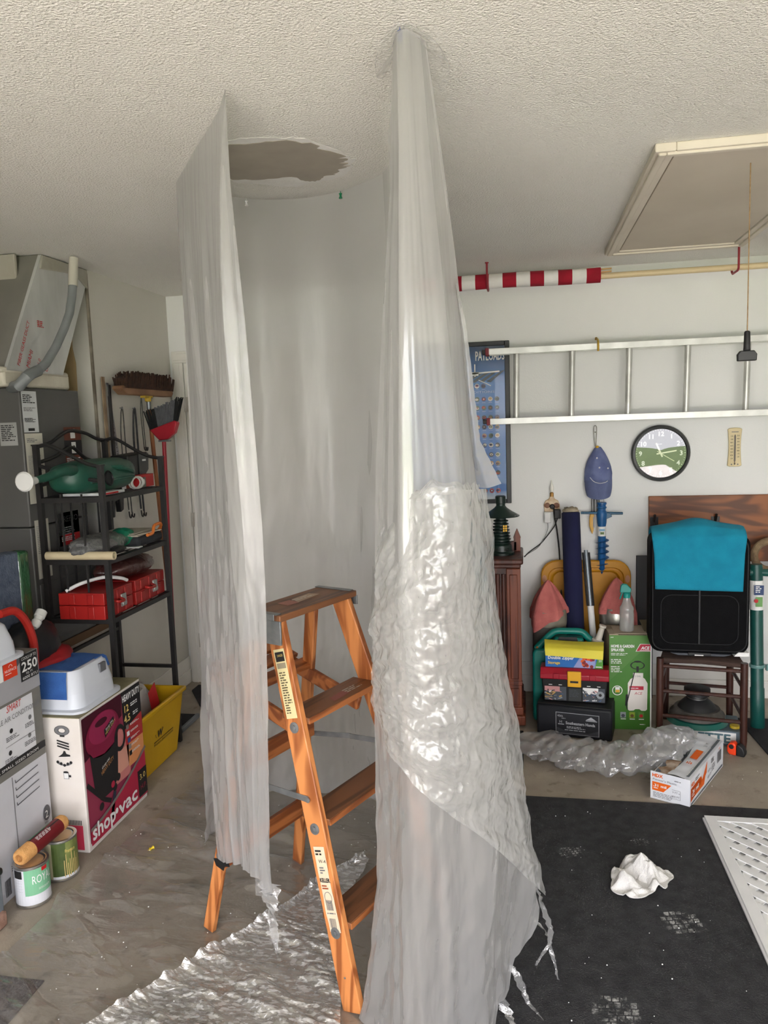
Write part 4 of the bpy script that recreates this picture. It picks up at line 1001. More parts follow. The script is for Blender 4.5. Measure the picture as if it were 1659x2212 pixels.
q.poly([(.3, .534), (W_ - .006, .534), (W_ - .006, .36), (.31, .36)], INK, 3); q.poly([(.31, .36), (W_ - .006, .36), (W_ - .006, .2), (.33, .2)], plain('vac_peach', S(226, 150, 96), .5), 3)
q.poly([(.31, .37), (W_ - .006, .4), (W_ - .006, .3), (.315, .3)], plain('vac_brick', S(176, 48, 52), .5), 4)
q.text('HEAVY DUTY', .306, .49, .04, PAPER, 6, fit=.145, bold=.001); q.text('12', .312, .442, .042, GLD, 6, bold=.001); q.text('4.5', .312, .398, .042, GLD, 6, bold=.001)
q.words(.37, .462, .07, 2, .009, PAPER, 6, 50); q.words(.385, .418, .06, 2, .009, PAPER, 6, 51)
for k in range(5): q.quad(.322 + .003 * k, .365 - .03 * k, .022, .02, (GRY, PAPER, plain('vac_blue', S(60, 92, 150), .5), GRY, INK)[k], 6); q.words(.355, .378 - .03 * k, .08, 2, .005, PAPER, 6, 60 + k)
q.disc(.15, .425, .125, MAR, 4, ry=.088, n=28); q.disc(.15, .45, .1, plain('vac_maroon_light', S(156, 40, 82), .45), 5, ry=.06, n=24); q.disc(.14, .475, .045, MARD, 6, ry=.014)
q.poly([(.045, .385), (.07, .355), (.15, .34), (.23, .355), (.258, .39), (.235, .2), (.19, .165), (.1, .165), (.065, .22)], INK, 4)
q.poly([(.16, .4), (.235, .44), (.23, .465), (.155, .435)], INK, 7); q.text('Shop-Vac', .168, .425, .016, PAPER, 8, rot=.4); q.text('HEAVY DUTY', .165, .41, .014, GLD, 8, rot=.4)
q.text('shop-vac', .12, .285, .018, PAPER, 8, rot=.3); q.text('HEAVY DUTY', .115, .262, .024, plain('vac_orange', S(216, 150, 90), .5), 8, rot=.3, fit=.1)
q.ring(.27, .355, .03, .044, INK, 5, 20, 0, 2 * PI, 1.3); q.line([(.012, .27), (.07, .21), (.12, .16), (.17, .13)], .018, INK, 6); q.line([(.165, .055), (.18, .1), (.2, .155)], .022, plain('vac_slate', S(44, 50, 66), .45), 7)
for x, y in ((.1, .14), (.205, .17), (.235, .2)): q.disc(x, y, .016, INK, 6)
q.disc(.19, .19, .014, CRIM, 7)
q.poly([(.012, .022)] + [(W_ - .006, .022), (W_ - .006, arcy(W_))] + [(u, arcy(u)) for u in us[::-1]][1:-1] + [(.012, .085)], CRIM, 7)
q.line([(max(u, .012), arcy(u)) for u in us], .014, GRY, 8)
q.text('shop', .018, .04, .085, PAPER, 9, fit=.17, bold=.0025); q.disc(.2, .07, .012, PAPER, 9); q.text('vac', .218, .04, .085, PAPER, 9, fit=.15, bold=.0025)
q.quad(.385, .03, .075, .12, INK, 8); q.text('3.0', .397, .105, .035, GLD, 9, fit=.05); q.text('H.P.', .4, .06, .03, CRIM, 9, fit=.05)
q.build('printed_front', SV)
q = Print(Vector((-1.9, sy0, 0)) - so, X_, Z_)
q.quad(.03, .012, .17, .1, plain('vac_rosy', S(206, 60, 86), .5), 1); q.words(.06, .095, .12, 9, .009, plain('vac_rose_ink', S(150, 30, 50), .5), 2, 71, .35)
for k in range(26): q.quad(.03 + .0065 * k, .113, .0035, .02, INK, 1)
q.build('printed_band', SV); q = Print(Vector((-1.9, sy0, 0)) - so, X_, Z_)
q.ring(.145, .495, .016, .03, INKG, 2, 24, 0, 2 * PI, .62); q.ring(.145, .495, .014, .016, INK, 3, 24, 0, 2 * PI, .62); q.ring(.145, .495, .03, .032, INK, 3, 24, 0, 2 * PI, .62); q.quad(.135, .47, .02, .006, INK, 3)
for k in range(3): q.line([(.12, .455 - .011 * k), (.17, .442 - .011 * k)], .006, INK, 2)
q.poly([(.12, .388), (.14, .402), (.146, .414), (.152, .413), (.156, .402), (.172, .398), (.172, .392)], INK, 2)
q.ring(.145, .37, .022, .034, INKG, 2, 12, PI, 2 * PI, .5)
for k in range(5): q.disc(.117 + .014 * k, .368 - .006 * (2 - abs(k - 2)), .006, INK, 3, n=10)
q.quad(.137, .3, .022, .028, INKG, 2); q.quad(.139, .302, .018, .022, PAPER, 3); q.disc(.148, .328, .011, INK, 3, ry=.004); q.quad(.159, .308, .009, .009, INK, 2)
q.build('printed_end', SV)

# cat tray on it: white tub with blue carpet on top
lt = thing('litter_tub', 'white tub covered in blue carpet upside down on the vacuum carton', 'tub', (-1.83, 2.715, sh + .001))
tub(lt, .13, .145, .155, TUBW)
BLUEC = mat('carpet_blue', S(52, 98, 168), .95, S(42, 84, 150), 14, bump=.4, bscale=220)
P = smooth_lines([[(-.14, y, .03), (-.135, y * .97, .06), (-.128, y * .92, .12), (-.1, y * .88, .158), (-.0, y * .86, .162), (.085, y * .84, .158)] for y in (-.13, -.05, .05, .13)], 40, 24)
MB().grid(P).build('carpet', BLUEC, lt, smooth=80, fix=False)
P = smooth_lines([[(.085, y * .84, .158), (.1, y * .86, .15), (.11, y * .9, .11)] for y in (.06, .1, .138)], 12, 8); MB().grid(P).build('carpet_flap', BLUEC, lt, smooth=80, fix=False)
P = smooth_lines([[(x, -.127, .156), (x * 1.06, -.14, .13), (x * 1.1, -.149, .055)] for x in (-.11, -.04, .03, .075)], 16, 10); MB().grid(P).build('carpet_flap', BLUEC, lt, smooth=80, fix=False)
MB().box(.105, .123, .03, .075, .105, .142).build('grey_clip', plain('clip_grey', S(104, 106, 110), .5), lt, bevel=.003)

# yellow bin and what is in it
YEL = mat('bin_yellow', S(216, 172, 20), .4, S(204, 158, 16), 3)
yb = thing('yellow_bin', 'yellow plastic bin with black logo under the iron rack', 'bin', (-1.9, 3.295, 0))
def tapered_bin(par, hx, hy, h, tp, wall, m):
    def q_(sx, sy, z): return [Vector((a * sx, b * sy, z)) for a, b in ((1, 1), (-1, 1), (-1, -1), (1, -1))]
    R = [q_(hx - tp, hy - tp, 0), q_(hx, hy, h - .025), q_(hx + .014, hy + .014, h - .022), q_(hx + .014, hy + .014, h), q_(hx - .004, hy - .004, h), q_(hx - tp - wall, hy - tp - wall, .012)]
    return MB().loft(R).build('tub', m, par, bevel=.006, smooth=30)
tapered_bin(yb, .17, .215, .325, .035, .005, YEL)
ang = math.atan2(.035, .3)
q = Print((.171 - .035, -.19, 0.0), Y_, Vector((math.sin(ang), 0, math.cos(ang))), .0012)
q.text('W', .13, .165, .05, INK, 2, bold=.002, shear=.15); q.quad(.1, .148, .2, .004, INK, 2); q.text('Western Environmental', .1, .13, .02, INK, 2, fit=.2); q.line([(.12, .17), (.11, .19)], .003, INK, 2)
q.build('logo', yb)
it = thing('red_label_jug', 'white jug with red label lying in the yellow bin', 'jug', (-1.92, 3.2, .05))
MB().lathe([(.0, 0), (.06, 0), (.07, .02), (.07, .2), (.045, .25), (.02, .27), (.02, .31), (0, .312)], seg=20, axis=(.25, -.05, 1)).build('jug', plain('jug_white', S(206, 200, 190), .4), it)
MB().lathe([(.0715, .06), (.0715, .17)], seg=20, axis=(.25, -.05, 1), cap=False).build('label_band', RED, it)
it = thing('white_sack', 'white and red crumpled plastic sack in the yellow bin', 'bag', (-1.9, 3.34, .06)); lump('sack', film('film_sack', .8, (.8, .78, .76, 1), bscale=30), it, (0, 0, .16), (.08, .1, .17), 33, amp=.25)
P = smooth_lines([[(.09, -.04, .3), (.1, -.03, .2), (.09, -.02, .12)], [(.085, .04, .33), (.1, .05, .22), (.09, .06, .12)]], 12, 8); MB().grid(P).build('red_label', RED, it, smooth=60, fix=False)
it = thing('brown_stake', 'brown wooden stake end poking up behind the yellow bin', 'stake', (-2.0, 3.25, .02)); MB().box(-.008, .008, -.015, .015, 0, .46).build('stake', WOODB, it, bevel=.002)

# behind: filter pack, red and black bags
fp = thing('filter_pack', 'blue grey filter pad wrapped in green plastic standing left of the air handler', 'filter', (-2.06, 2.72, .656))
MB().box(-.03, .03, -.25, .02, 0, .5).build('pad', mat('filter_pad', S(88, 98, 116), .95, S(70, 80, 98), 30, bump=.5, bscale=120), fp, bevel=.006)
MB().box(-.034, .034, .015, .085, 0, .495).build('wrap', film('film_green', .8, S(20, 110, 56), gloss=.12, rough=.15, bscale=40, bstr=.8), fp, bevel=.012)
rdb = thing('red_tool_bag', 'red and black tool bag on the platform behind the cartons', 'bag', (-1.98, 2.7, .656))
lump('body', BLACKP, rdb, (0, .0, .1), (.09, .17, .12), 41, amp=.2); lump('red_base', mat('bag_red', S(160, 22, 30), .6, S(136, 16, 24), 8), rdb, (.03, .03, .045), (.095, .16, .05), 43, amp=.15)
MB().tube(curve([(.06, -.24, .31), (.07, -.17, .305), (.08, -.125, .25), (.085, -.1, .17), (.085, -.1, .08)]), .016, 8).build('strap', mat('strap_red', S(178, 36, 26), .6), rdb)
cb = thing('white_bottle', 'white capped bottle neck poking out of the black bag', 'bottle', (-1.93, 2.66, .86))
MB().lathe([(.012, 0), (.018, .01), (.02, .03), (.016, .034), (.019, .05), (.022, .052), (.022, .078), (0, .08)], seg=16, axis=(0, .75, .65)).build('bottle', plain('bottle_white', S(206, 206, 202), .45), cb)

# two paint cans and the roller lying on them
TIN = mat('can_tin', S(188, 186, 182), .3, S(164, 160, 154), 9, metal=.85)
def can(loc, r, h, nm, lab, wrap, lidc):
    c = thing(nm, lab, 'paint can', loc)
    MB().lathe([(r, 0), (r * 1.03, .002), (r * 1.03, .006), (r, .008), (r, h - .008), (r * 1.03, h - .006), (r * 1.03, h), (r * .9, h), (r * .88, h - .006), (r * .8, h - .007), (r * .78, h - .003), (r * .72, h - .003)], seg=36, cap=False).build('can', TIN, c, smooth=40)
    MB().lathe([(r * .73, h - .0035), (0, h - .0035)], seg=36, cap=False).lathe([(r * 0.9, h + .0005), (r * .84, h + .0005)], seg=36, cap=False).build('lid', lidc, c)
    MB().lathe([(0, .0015), (r, .0015)], seg=24, cap=False).build('bottom', TIN, c)
    n = 36; mats = []; m_ = MB()
    for k in range(n):
        a0, a1 = 2 * PI * k / n, 2 * PI * (k + 1) / n; rr = r * 1.006
        for z0, z1, mm in wrap(((k + .5) / n) * 360):
            if mm not in mats: mats.append(mm)
            m_.add([(rr * math.cos(a0), rr * math.sin(a0), z0), (rr * math.cos(a1), rr * math.sin(a1), z0), (rr * math.cos(a1), rr * math.sin(a1), z1), (rr * math.cos(a0), rr * math.sin(a0), z1)], [(0, 1, 2, 3)], mats.index(mm))
    m_.build('paper_wrap', mats, c, fix=False)
    return c
CG, CWH = plain('label_green', S(128, 190, 150), .5), plain('label_white', S(222, 224, 230), .5)
view = lambda l: math.degrees(math.atan2(-l[1], -l[0])) % 360
def w1(a):
    d = (a - view(c1p) + 180) % 360 - 180
    if -30 < d < 110: return [(.01, .045, CWH), (.045, .128, CG), (.128, .137, CG)]
    return [(.01, .137, CWH)]
c1p = (-1.716, 2.237, .001)
c1 = can(c1p, .057, .147, 'paint_can', 'green and white labelled paint can, the nearer of the two', w1, mat('lid_paint_tan', S(196, 156, 112), .6))
def on_can(t, r, z, size, m, a_mid, par, name, span):
    vs, fs, w = text_mesh(t); k = span / w; m_ = MB()
    m_.add([((r) * math.cos(a_mid + (x * k - span / 2) / r), r * math.sin(a_mid + (x * k - span / 2) / r), z + y * size) for x, y in vs], fs)
    m_.build(name, m, par, fix=False, smooth=0)
va = math.radians(view(c1p))
on_can('ROYAL', .0578, .085, .042, PAPER, va + .62, c1, 'lettering', .078)
on_can('INTERIOR SATIN', .0578, .06, .011, PAPER, va + .7, c1, 'lettering', .045)
for z in (.125, .115, .1, .09, .08, .07, .06): on_can('- -- --- --', .0578, z, .006, INKG, va - .85, c1, 'small_print', .026)
m_ = MB(); m_.lathe([(.0577, .118), (.0577, .137)], seg=60, cap=False)
MB().grid(np.array([[(.0579 * math.cos(va + a), .0579 * math.sin(va + a), z) for a in np.linspace(.55, .95, 8)] for z in (.122, .136)])).build('red_mark', RED, c1, fix=False)
MB().grid(np.array([[(.0579 * math.cos(va + a), .0579 * math.sin(va + a), z) for a in np.linspace(-1.2, -.6, 8)] for z in (.108, .136)])).build('black_mark', INK, c1, fix=False)
OLV, OLD = mat('label_olive', S(136, 142, 82), .5, S(92, 106, 52), 12), mat('label_olive_dark', S(84, 100, 48), .5, S(60, 78, 36), 14)
c2p = (-1.705, 2.392, .001)
def w2(a):
    d = (a - view(c2p) + 180) % 360 - 180
    return [(.01, .02, CWH), (.02, .145, OLD if d < 15 else OLV)] if d > -35 else [(.01, .145, plain('label_pale', S(176, 170, 138), .5))]
c2 = can(c2p, .057, .154, 'paint_can', 'olive green drip-stained paint can, the farther of the two', w2, mat('lid_paint_tan2', S(206, 172, 128), .5))
vb = math.radians(view(c2p))
on_can('Premium', .0578, .105, .02, GLD, vb + .55, c2, 'lettering', .04)
rnd = random.Random(3)
m_ = MB()
for k in range(9): a = vb + .1 + .12 * k; z0 = .02 + .06 * rnd.random(); m_.grid(np.array([[(.0582 * math.cos(a + d), .0582 * math.sin(a + d), z) for d in (0, .03 + .03 * rnd.random())] for z in (z0 * .3 + .005, z0 + .045)]))
m_.build('paint_drips', mat('drip_cream', S(214, 184, 122), .4), c2, fix=False)
NAP = mat('roller_nap', S(238, 180, 112), .95, S(228, 166, 98), 60, bump=.7, bscale=320)
rlr = thing('paint_roller_cover', 'orange roller cover in a maroon sleeve lying across the two paint cans', 'roller', (-1.722, 2.185, .181))
d = Vector((.018, .235, .012)); Ld = d.length
MB().lathe([(.014, .001), (.022, -.001), (.027, .006), (.028, .016), (.028, Ld - .016), (.027, Ld - .006), (.022, Ld + .001), (.014, Ld - .001), (.014, .001)], seg=28, axis=d, cap=False).build('nap', NAP, rlr)
MB().lathe([(.0285, Ld * .25), (.0285, Ld * .86)], seg=40, axis=d, cap=False).build('sleeve', plain('sleeve_maroon', S(110, 22, 28), .4), rlr)
dn = d.normalized(); a1 = (Vector((0, 0, 1)) - dn * dn.z).normalized(); a2 = dn.cross(a1)
def onroll(t0, t1, g0, g1, m, nm): MB().grid(np.array([[tuple(dn * (Ld * t) + (a1 * math.cos(g) + a2 * math.sin(g)) * .0288) for t in (t0, t1)] for g in np.linspace(g0, g1, 10)])).build(nm, m, rlr, fix=False)
gc = 0.9 if (a2.x > 0) else -0.9
onroll(.27, .74, -gc * .9, -gc * .25, plain('sleeve_green', S(74, 132, 84), .4), 'green_band')
onroll(.25, .6, -gc * .25, -gc * .05, INK, 'black_band'); onroll(.6, .86, gc * .2, gc * .4, INK, 'black_band')
m_ = MB(); rnd = random.Random(6)
for r_ in range(4):
    t = .33
    while t < .62: e = t + .02 + .05 * rnd.random(); g = gc * (.25 + .16 * r_); m_.grid(np.array([[tuple(dn * (Ld * tt) + (a1 * math.cos(g + gg) + a2 * math.sin(g + gg)) * .0291) for tt in (t, e)] for gg in (-.03, .03)])); t = e + .015
m_.build('small_print', PAPER, rlr, fix=False)

# bits at the lower left edge, mats on the floor
tb_ = thing('grey_tote', 'grey tote with black lid at the left edge beside the paint cans', 'tote', (-1.79, 2.06, 0))
MB().box(-.005, .058, -.08, .05, .02, .17).build('tote', mat('tote_grey', S(112, 120, 128), .5), tb_, bevel=.008); MB().box(-.008, .063, -.085, .055, .17, .195).build('lid', BLACKP, tb_, bevel=.008)
cp = thing('brick_scrap', 'pinkish scrap of cardboard on the floor below the grey tote', 'cardboard', (-1.73, 2.05, .0)); MB().box(-.06, .012, -.06, .05, .001, .05).build('scrap', mat('scrap_pink', S(176, 140, 124), .9, S(150, 116, 100), 30, bump=.4, bscale=90), cp, bevel=.004)
MATB = mat('mat_brown', S(66, 52, 52), .95, S(48, 38, 40), 12, bump=.5, bscale=160)
bm_ = thing('brown_mat', 'dark brown mat under the edge of the drop sheet at the lower left', 'mat', (-1.7, 1.5, 0)); MB().box(-.45, .272, -.5, .374, 0.0005, .005).build('mat', MATB, bm_, bevel=.002)
MATK = mat('mat_black', S(32, 32, 34), .95, S(24, 24, 26), 40, bump=.4, bscale=200)
dm = thing('door_mat', 'black rubber doormat on the floor in front of the corner door', 'mat', (-1.7, 4.1, 0)); MB().prism([(-.36, .2), (-.12, -.16), (.6, -.16), (.6, .3), (-.36, .3)], (0, 0, .0005), (1, 0, 0), (0, 1, 0), (0, 0, 1), .008).build('mat', MATK, dm)
sc2 = thing('bathroom_scale', 'black tray with a grey rim on the floor behind the yellow bin', 'tray', (-1.93, 3.8, 0)); MB().box(-.16, .08, -.12, .1, .001, .02).build('tray', MATK, sc2, bevel=.004); MB().box(.08, .1, -.14, .1, .001, .025).box(-.16, .1, -.14, -.12, .001, .025).build('rim', plain('rim_grey', S(120, 124, 128), .5), sc2, bevel=.003)
lump('lump', BLACKP, sc2, (-.02, -.02, .035), (.06, .05, .03), 47)
# ------------------------------------------------------------------ wooden stepladder (local x = towards its front, y = across, z = up)
LU = Vector((.9175, -.39773, 0)); LWv = Vector((.39773, .9175, 0))
def wood(name, a, b, sc):
    m = bpy.data.materials.new(name); m.use_nodes = True
    n = m.node_tree.nodes; l = m.node_tree.links; bs = n['Principled BSDF']; bs.inputs['Roughness'].default_value = .45
    tc = n.new('ShaderNodeTexCoord'); mp = n.new('ShaderNodeMapping'); mp.inputs['Scale'].default_value = sc
    l.new(tc.outputs['Object'], mp.inputs['Vector'])
    w = n.new('ShaderNodeTexNoise'); w.inputs['Scale'].default_value = 1.0; w.inputs['Detail'].default_value = 3; w.inputs['Distortion'].default_value = .8
    l.new(mp.outputs[0], w.inputs['Vector'])
    k = n.new('ShaderNodeMath'); k.operation = 'MULTIPLY'; k.inputs[1].default_value = 34
    l.new(w.outputs['Fac'], k.inputs[0])
    s = n.new('ShaderNodeMath'); s.operation = 'SINE'; l.new(k.outputs[0], s.inputs[0])
    cr = n.new('ShaderNodeValToRGB'); e = cr.color_ramp.elements; e[0].position = .2; e[0].color = a; e[1].position = .95; e[1].color = b
    mr = n.new('ShaderNodeMapRange'); mr.inputs['From Min'].default_value = -1
    l.new(s.outputs[0], mr.inputs['Value']); l.new(mr.outputs[0], cr.inputs['Fac']); l.new(cr.outputs['Color'], bs.inputs['Base Color'])
    return m
FIR = wood('fir_rail', S(210, 136, 78), S(150, 84, 42), (9, 9, .7))
FIRS = wood('fir_step', S(128, 82, 50), S(92, 56, 34), (9, .8, 9))
FIRB = wood('fir_brace', S(188, 114, 62), S(134, 72, 36), (9, .8, 9))
lad = thing('stepladder', 'orange-brown wooden four-foot stepladder standing inside the plastic tent', 'stepladder', tuple(LU * -1.45 + LWv * 1.78))
lad.rotation_euler = (0, 0, math.atan2(LU.y, LU.x))
U0, W0 = -1.45, 1.78
def q3(u, w, z): return Vector((u - U0, w - W0, z))
SIDEY = (0, 1, 0)
ftop = lambda s: q3(-1.478, 1.768 + s * .158, 1.062); fbot = lambda s: q3(-1.19, 1.795 + s * .262, .008)
rtop = lambda s: q3(-1.572, 1.768 + s * .125, 1.05); rbot = lambda s: q3(-1.8, 1.795 + s * .222, .008)
def at(a, b, z): t = (z - a.z) / (b.z - a.z); return a + (b - a) * t
for s in (-1, 1):
    MB().bar(ftop(s), fbot(s), .021, .066, SIDEY).build('front_rail', FIR, lad, bevel=.003)
    MB().bar(rtop(s), rbot(s), .02, .042, SIDEY).build('rear_leg', FIR, lad, bevel=.003)
cap = MB().box(-.14, .012, -.195, .178, 1.066, 1.086).build('top_cap', FIRS, lad, bevel=.003)
q = Print((-.05, -.09, 1.0864), (0, 1, 0), (-1, 0, 0)); q.poly([(.0, .0), (.05, -.004), (.06, .045), (.01, .05)], plain('worn_pink', S(176, 122, 108), .7), 1); q.poly([(.05, .0), (.17, .012), (.16, .05), (.07, .045)], plain('worn_tan', S(188, 160, 136), .7), 1); q.words(.06, .03, .09, 2, .012, plain('worn_white', S(214, 204, 190), .7), 2, 5); q.build('worn_label', lad)
for s, y in ((-1, -.196), (1, .176)):
    b_ = MB().box(-.142, .014, y - .002, y + .004, 1.0, 1.07) if s < 0 else MB().box(-.142, .014, y - .002, y + .004, 1.04, 1.07)
    b_.box(-.143, .0, min(y, y - s * .022), max(y, y - s * .022), 1.086, 1.0885); b_.box(-.14, -.01, y - .001, y + .002, 1.06, 1.088)
    b_.build('cap_bracket', STEEL, lad, bevel=.001)
for z in (.795, .52, .245):
    c = at(ftop(1), fbot(1), z); hw = abs(at(ftop(1), fbot(1), z).y - at(ftop(-1), fbot(-1), z).y) / 2 - .008; yc = (at(ftop(1), fbot(1), z).y + at(ftop(-1), fbot(-1), z).y) / 2
    MB().box(c.x - .055, c.x + .045, yc - hw, yc + hw, z - .019, z).build('step', [FIRS], lad, bevel=.002)
    MB().box(c.x + .0452, c.x + .047, yc - hw + .002, yc + hw - .002, z - .0185, z - .001).build('step_edge', FIRB, lad)
    MB().tube([(c.x - .01, yc - hw - .014, z - .03), (c.x - .01, yc + hw + .014, z - .03)], .003, 6).build('truss_rod', STEEL, lad)
    for s in (-1, 1):
        p = at(ftop(s), fbot(s), z - .028); MB().lathe([(.016, 0), (.016, .002), (.007, .003), (.007, .006), (0, .007)], p + Vector((0, s * .0105, 0)), 18, axis=(0, s, .1)).build('washer', STEEL, lad)
q = Print((-.045 + .06, -.03, .7955), (0, 1, 0), (-1, 0, 0)); q.o = Vector((at(ftop(1), fbot(1), .795).x + .03, -.04, .7955)); q.poly([(0, 0), (.09, .005), (.085, .035), (.01, .03)], plain('worn_pink2', S(150, 92, 82), .7), 1); q.words(.08, .03, .09, 3, .01, plain('worn_white2', S(196, 186, 172), .7), 2, 8); q.build('worn_label', lad)
# rear braces
for z in (.585, .27):
    a, b = at(rtop(-1), rbot(-1), z), at(rtop(1), rbot(1), z)
    MB().box(a.x + .012, a.x + .03, a.y - .012, b.y + .012, z - .032, z + .032).build('rear_brace', FIRB, lad, bevel=.003)
    for p, s in ((a, -1), (b, 1)): MB().lathe([(.012, 0), (.012, .002), (.006, .004), (0, .005)], p + Vector((0, s * .01, 0)), 14, axis=(0, s, 0)).build('washer', STEEL, lad)
# bucket shelf folded out at the back
for s in (-1, 1):
    a = q3(-1.415, 1.78 + s * .138, .722); b = q3(-1.79, 1.78 + s * .138, .848)
    m_ = MB().bar(a, b, .018, .046, SIDEY); m_.build('shelf_arm', FIRB, lad, bevel=.004)
    MB().lathe([(.01, 0), (.01, .002), (0, .004)], a + (b - a) * .42 + Vector((0, s * .0092, 0)), 12, axis=(0, s, 0)).build('washer', STEEL, lad)
for t in (.5, .66, .8):
    a = q3(-1.415, 1.78, .722).lerp(q3(-1.86, 1.78, .872), t)
    MB().obox(a + Vector((.008, 0, .03)), .05, .30, .014, Vector((.947, 0, -.32)), Vector((0, 1, 0)), Vector((.32, 0, .947))).build('shelf_slat', FIRB, lad, bevel=.002)
# spreaders
for s in (-1, 1):
    a = at(ftop(s), fbot(s), .572) + Vector((0, s * .013, 0)); b = at(rtop(s), rbot(s), .552) + Vector((0, s * .012, 0)); mid = (a + b) / 2 + Vector((0, s * .006, .004))
    MB().bar(a, mid, .003, .018, SIDEY).bar(mid + Vector((0, s * .003, 0)), b, .003, .018, SIDEY).build('spreader', STEEL, lad, bevel=.001)
    for p in (a, mid, b): MB().lathe([(.008, 0), (.008, .003), (0, .004)], p + Vector((0, s * .002, 0)), 12, axis=(0, s, 0)).build('rivet', STEEL, lad)
# stickers on the near rail
d = (fbot(-1) - ftop(-1)).normalized(); ax = Vector((d.z, 0, -d.x)) * -1; ax = Vector((-d.z, 0, d.x)).normalized()
yv = -d
nrm = Vector((0, -1, 0))
side = yv.cross(nrm).normalized() * -1
def railprint(nm, z_top, L, w, draw, lab=None):
    p = at(ftop(-1), fbot(-1), z_top); ayv = -d; axv = (ayv.cross(Vector((0, -1, 0)))).normalized()
    axv = axv if axv.x > 0 else -axv
    o = p - axv * (w / 2) + d * L + Vector((0, -.0112, 0))
    q = Print(o, axv, ayv)
    if q.az.y > 0: q.az = -q.az
    draw(q, w, L); return q.build(nm, lad, lab)
def st1(q, w, L):
    q.quad(0, 0, w, L, plain('sticker_cream', S(222, 208, 158), .55), 1); q.quad(.004, L - .036, w - .008, .028, INK, 2); q.quad(.004, L - .056, w - .008, .016, plain('sticker_dim', S(150, 140, 116), .6), 2)
    q.text('DANGER', .012, L - .022, .01, plain('sticker_gold', S(214, 190, 110), .5), 3, fit=w - .02); q.words(.006, L - .07, w - .012, int((L - .075) / .0072), .0072, plain('sticker_ink', S(92, 82, 58), .6), 2, 9, .5)
railprint('warning_sticker', .985, .2, .042, st1, 'cream warning sticker with black header')
def st2(q, w, L):
    rnd = random.Random(2); pts = [(0 + rnd.uniform(0, .003), L * k / 10) for k in range(11)] + [(w - rnd.uniform(0, .003), L - L * k / 10) for k in range(11)]
    q.poly(pts, plain('sticker_worn', S(226, 206, 178), .6), 1); q.words(.006, L - .014, w - .012, 2, .009, INK, 2, 12); q.text('W-4', .012, L - .045, .014, INK, 2); q.words(.01, L - .06, w - .02, 3, .007, INKG, 2, 13)
    q.text('KELLER', .003, L - .098, .016, INK, 2, fit=w - .006, bold=.0006); q.words(.006, L - .11, w - .012, 2, .007, plain('sticker_red', S(150, 70, 40), .6), 2, 14); q.ring(w / 2, L - .14, .012, .0135, INKG, 2, 18, 0, 2 * PI, 1.2)
    q.bars(.008, .06, w - .018, .028, INKG, 2); q.bars(.008, .012, w - .018, .026, INKG, 2, seed=8); q.words(.006, .05, w - .012, 1, .006, INKG, 2, 15)
railprint('price_sticker', .445, .235, .042, st2, 'torn pale paper sticker')
# black tape scraps
TAPE = plain('black_tape', S(24, 24, 26), .5)
p = at(rtop(-1), rbot(-1), .26); MB().prism([(-.03, 0), (.035, .012), (.04, -.008), (.018, -.014), (.012, -.03), (-.02, -.022)], p + Vector((.01, -.0125, 0)), (1, 0, 0), (0, 0, 1), (0, -1, 0), .002).build('tape_scrap', TAPE, lad)
p = at(rtop(1), rbot(1), .34); MB().prism([(-.02, .01), (.03, .006), (.026, -.03), (.0, -.02)], p + Vector((.02, -.014, 0)), (1, 0, 0), (0, 0, 1), (0, -1, 0), .002).build('tape_scrap', TAPE, lad)
MB().lathe([(.003, 0), (.003, .0015), (0, .002)], at(ftop(-1), fbot(-1), .1) + Vector((0, -.0105, 0)), 10, axis=(0, -1, 0)).build('screw', STEEL, lad)
# ------------------------------------------------------------------ back wall: flag, ladder, poster, clock ...
FY_ = 4.2
FR_, FWH = mat('flag_red', S(168, 16, 44), .85, S(148, 10, 36), 12), mat('flag_white', S(236, 234, 232), .85, S(224, 222, 220), 12)
fl = thing('rolled_flag', 'red and white striped flag rolled round a pale pole hung under the ceiling', 'flag', (.4, FY_, 2.352))
MB().tube([(-.95, 0, -.012), (1.25, 0, -.014)], .0155, 14).build('pole', mat('pole_cream', S(226, 208, 170), .45, S(214, 192, 150), 5, stretch=(.3, 1, 1)), fl)
n = 13; m_ = MB(); rings_per = 6
for k in range(n):
    x1 = -.0 - .0715 * k; x0 = x1 - .0715
    R = []
    for j in range(rings_per + 1):
        x = x1 + (x0 - x1) * j / rings_per; R.append([Vector((x, (.036 + .003 * math.sin(9 * x + 2 * a)) * math.cos(a), -.004 + (.038 + .0035 * math.sin(7 * x + 3 * a)) * math.sin(a))) for a in [2 * PI * i / 20 for i in range(20)]])
    MB().loft(R, cap=True).build('stripe', FR_ if k % 2 == 0 else FWH, fl, smooth=60)
MB().bar((-.02, -.005, .02), (.055, -.005, .022), .006, .008, (0, 1, 0)).bar((-.02, -.004, .005), (.055, -.006, .008), .006, .008, (0, 1, 0)).build('clothespin', mat('pin_wood', S(196, 158, 104), .7), fl)
HKM = plain('hook_red', S(150, 40, 52), .5)
for x, y, lab in ((-.18, 4.2, 'red ceiling hook around the striped end of the flag'), (1.05, 4.17, 'red ceiling hook under the bare end of the pale pole')):
    h_ = thing('ceiling_hook', lab, 'hook', (x, y, H))
    MB().tube([(0, -.05, .0), (0, -.05, -.118), (0, -.035, -.128), (0, .06, -.128), (0, .075, -.118), (0, .075, -.09)], .0055, 8).build('hook', HKM, h_)
    MB().lathe([(.01, 0), (.01, -.004), (.006, -.006)], (0, -.05, 0), 12).build('collar', HKM, h_)

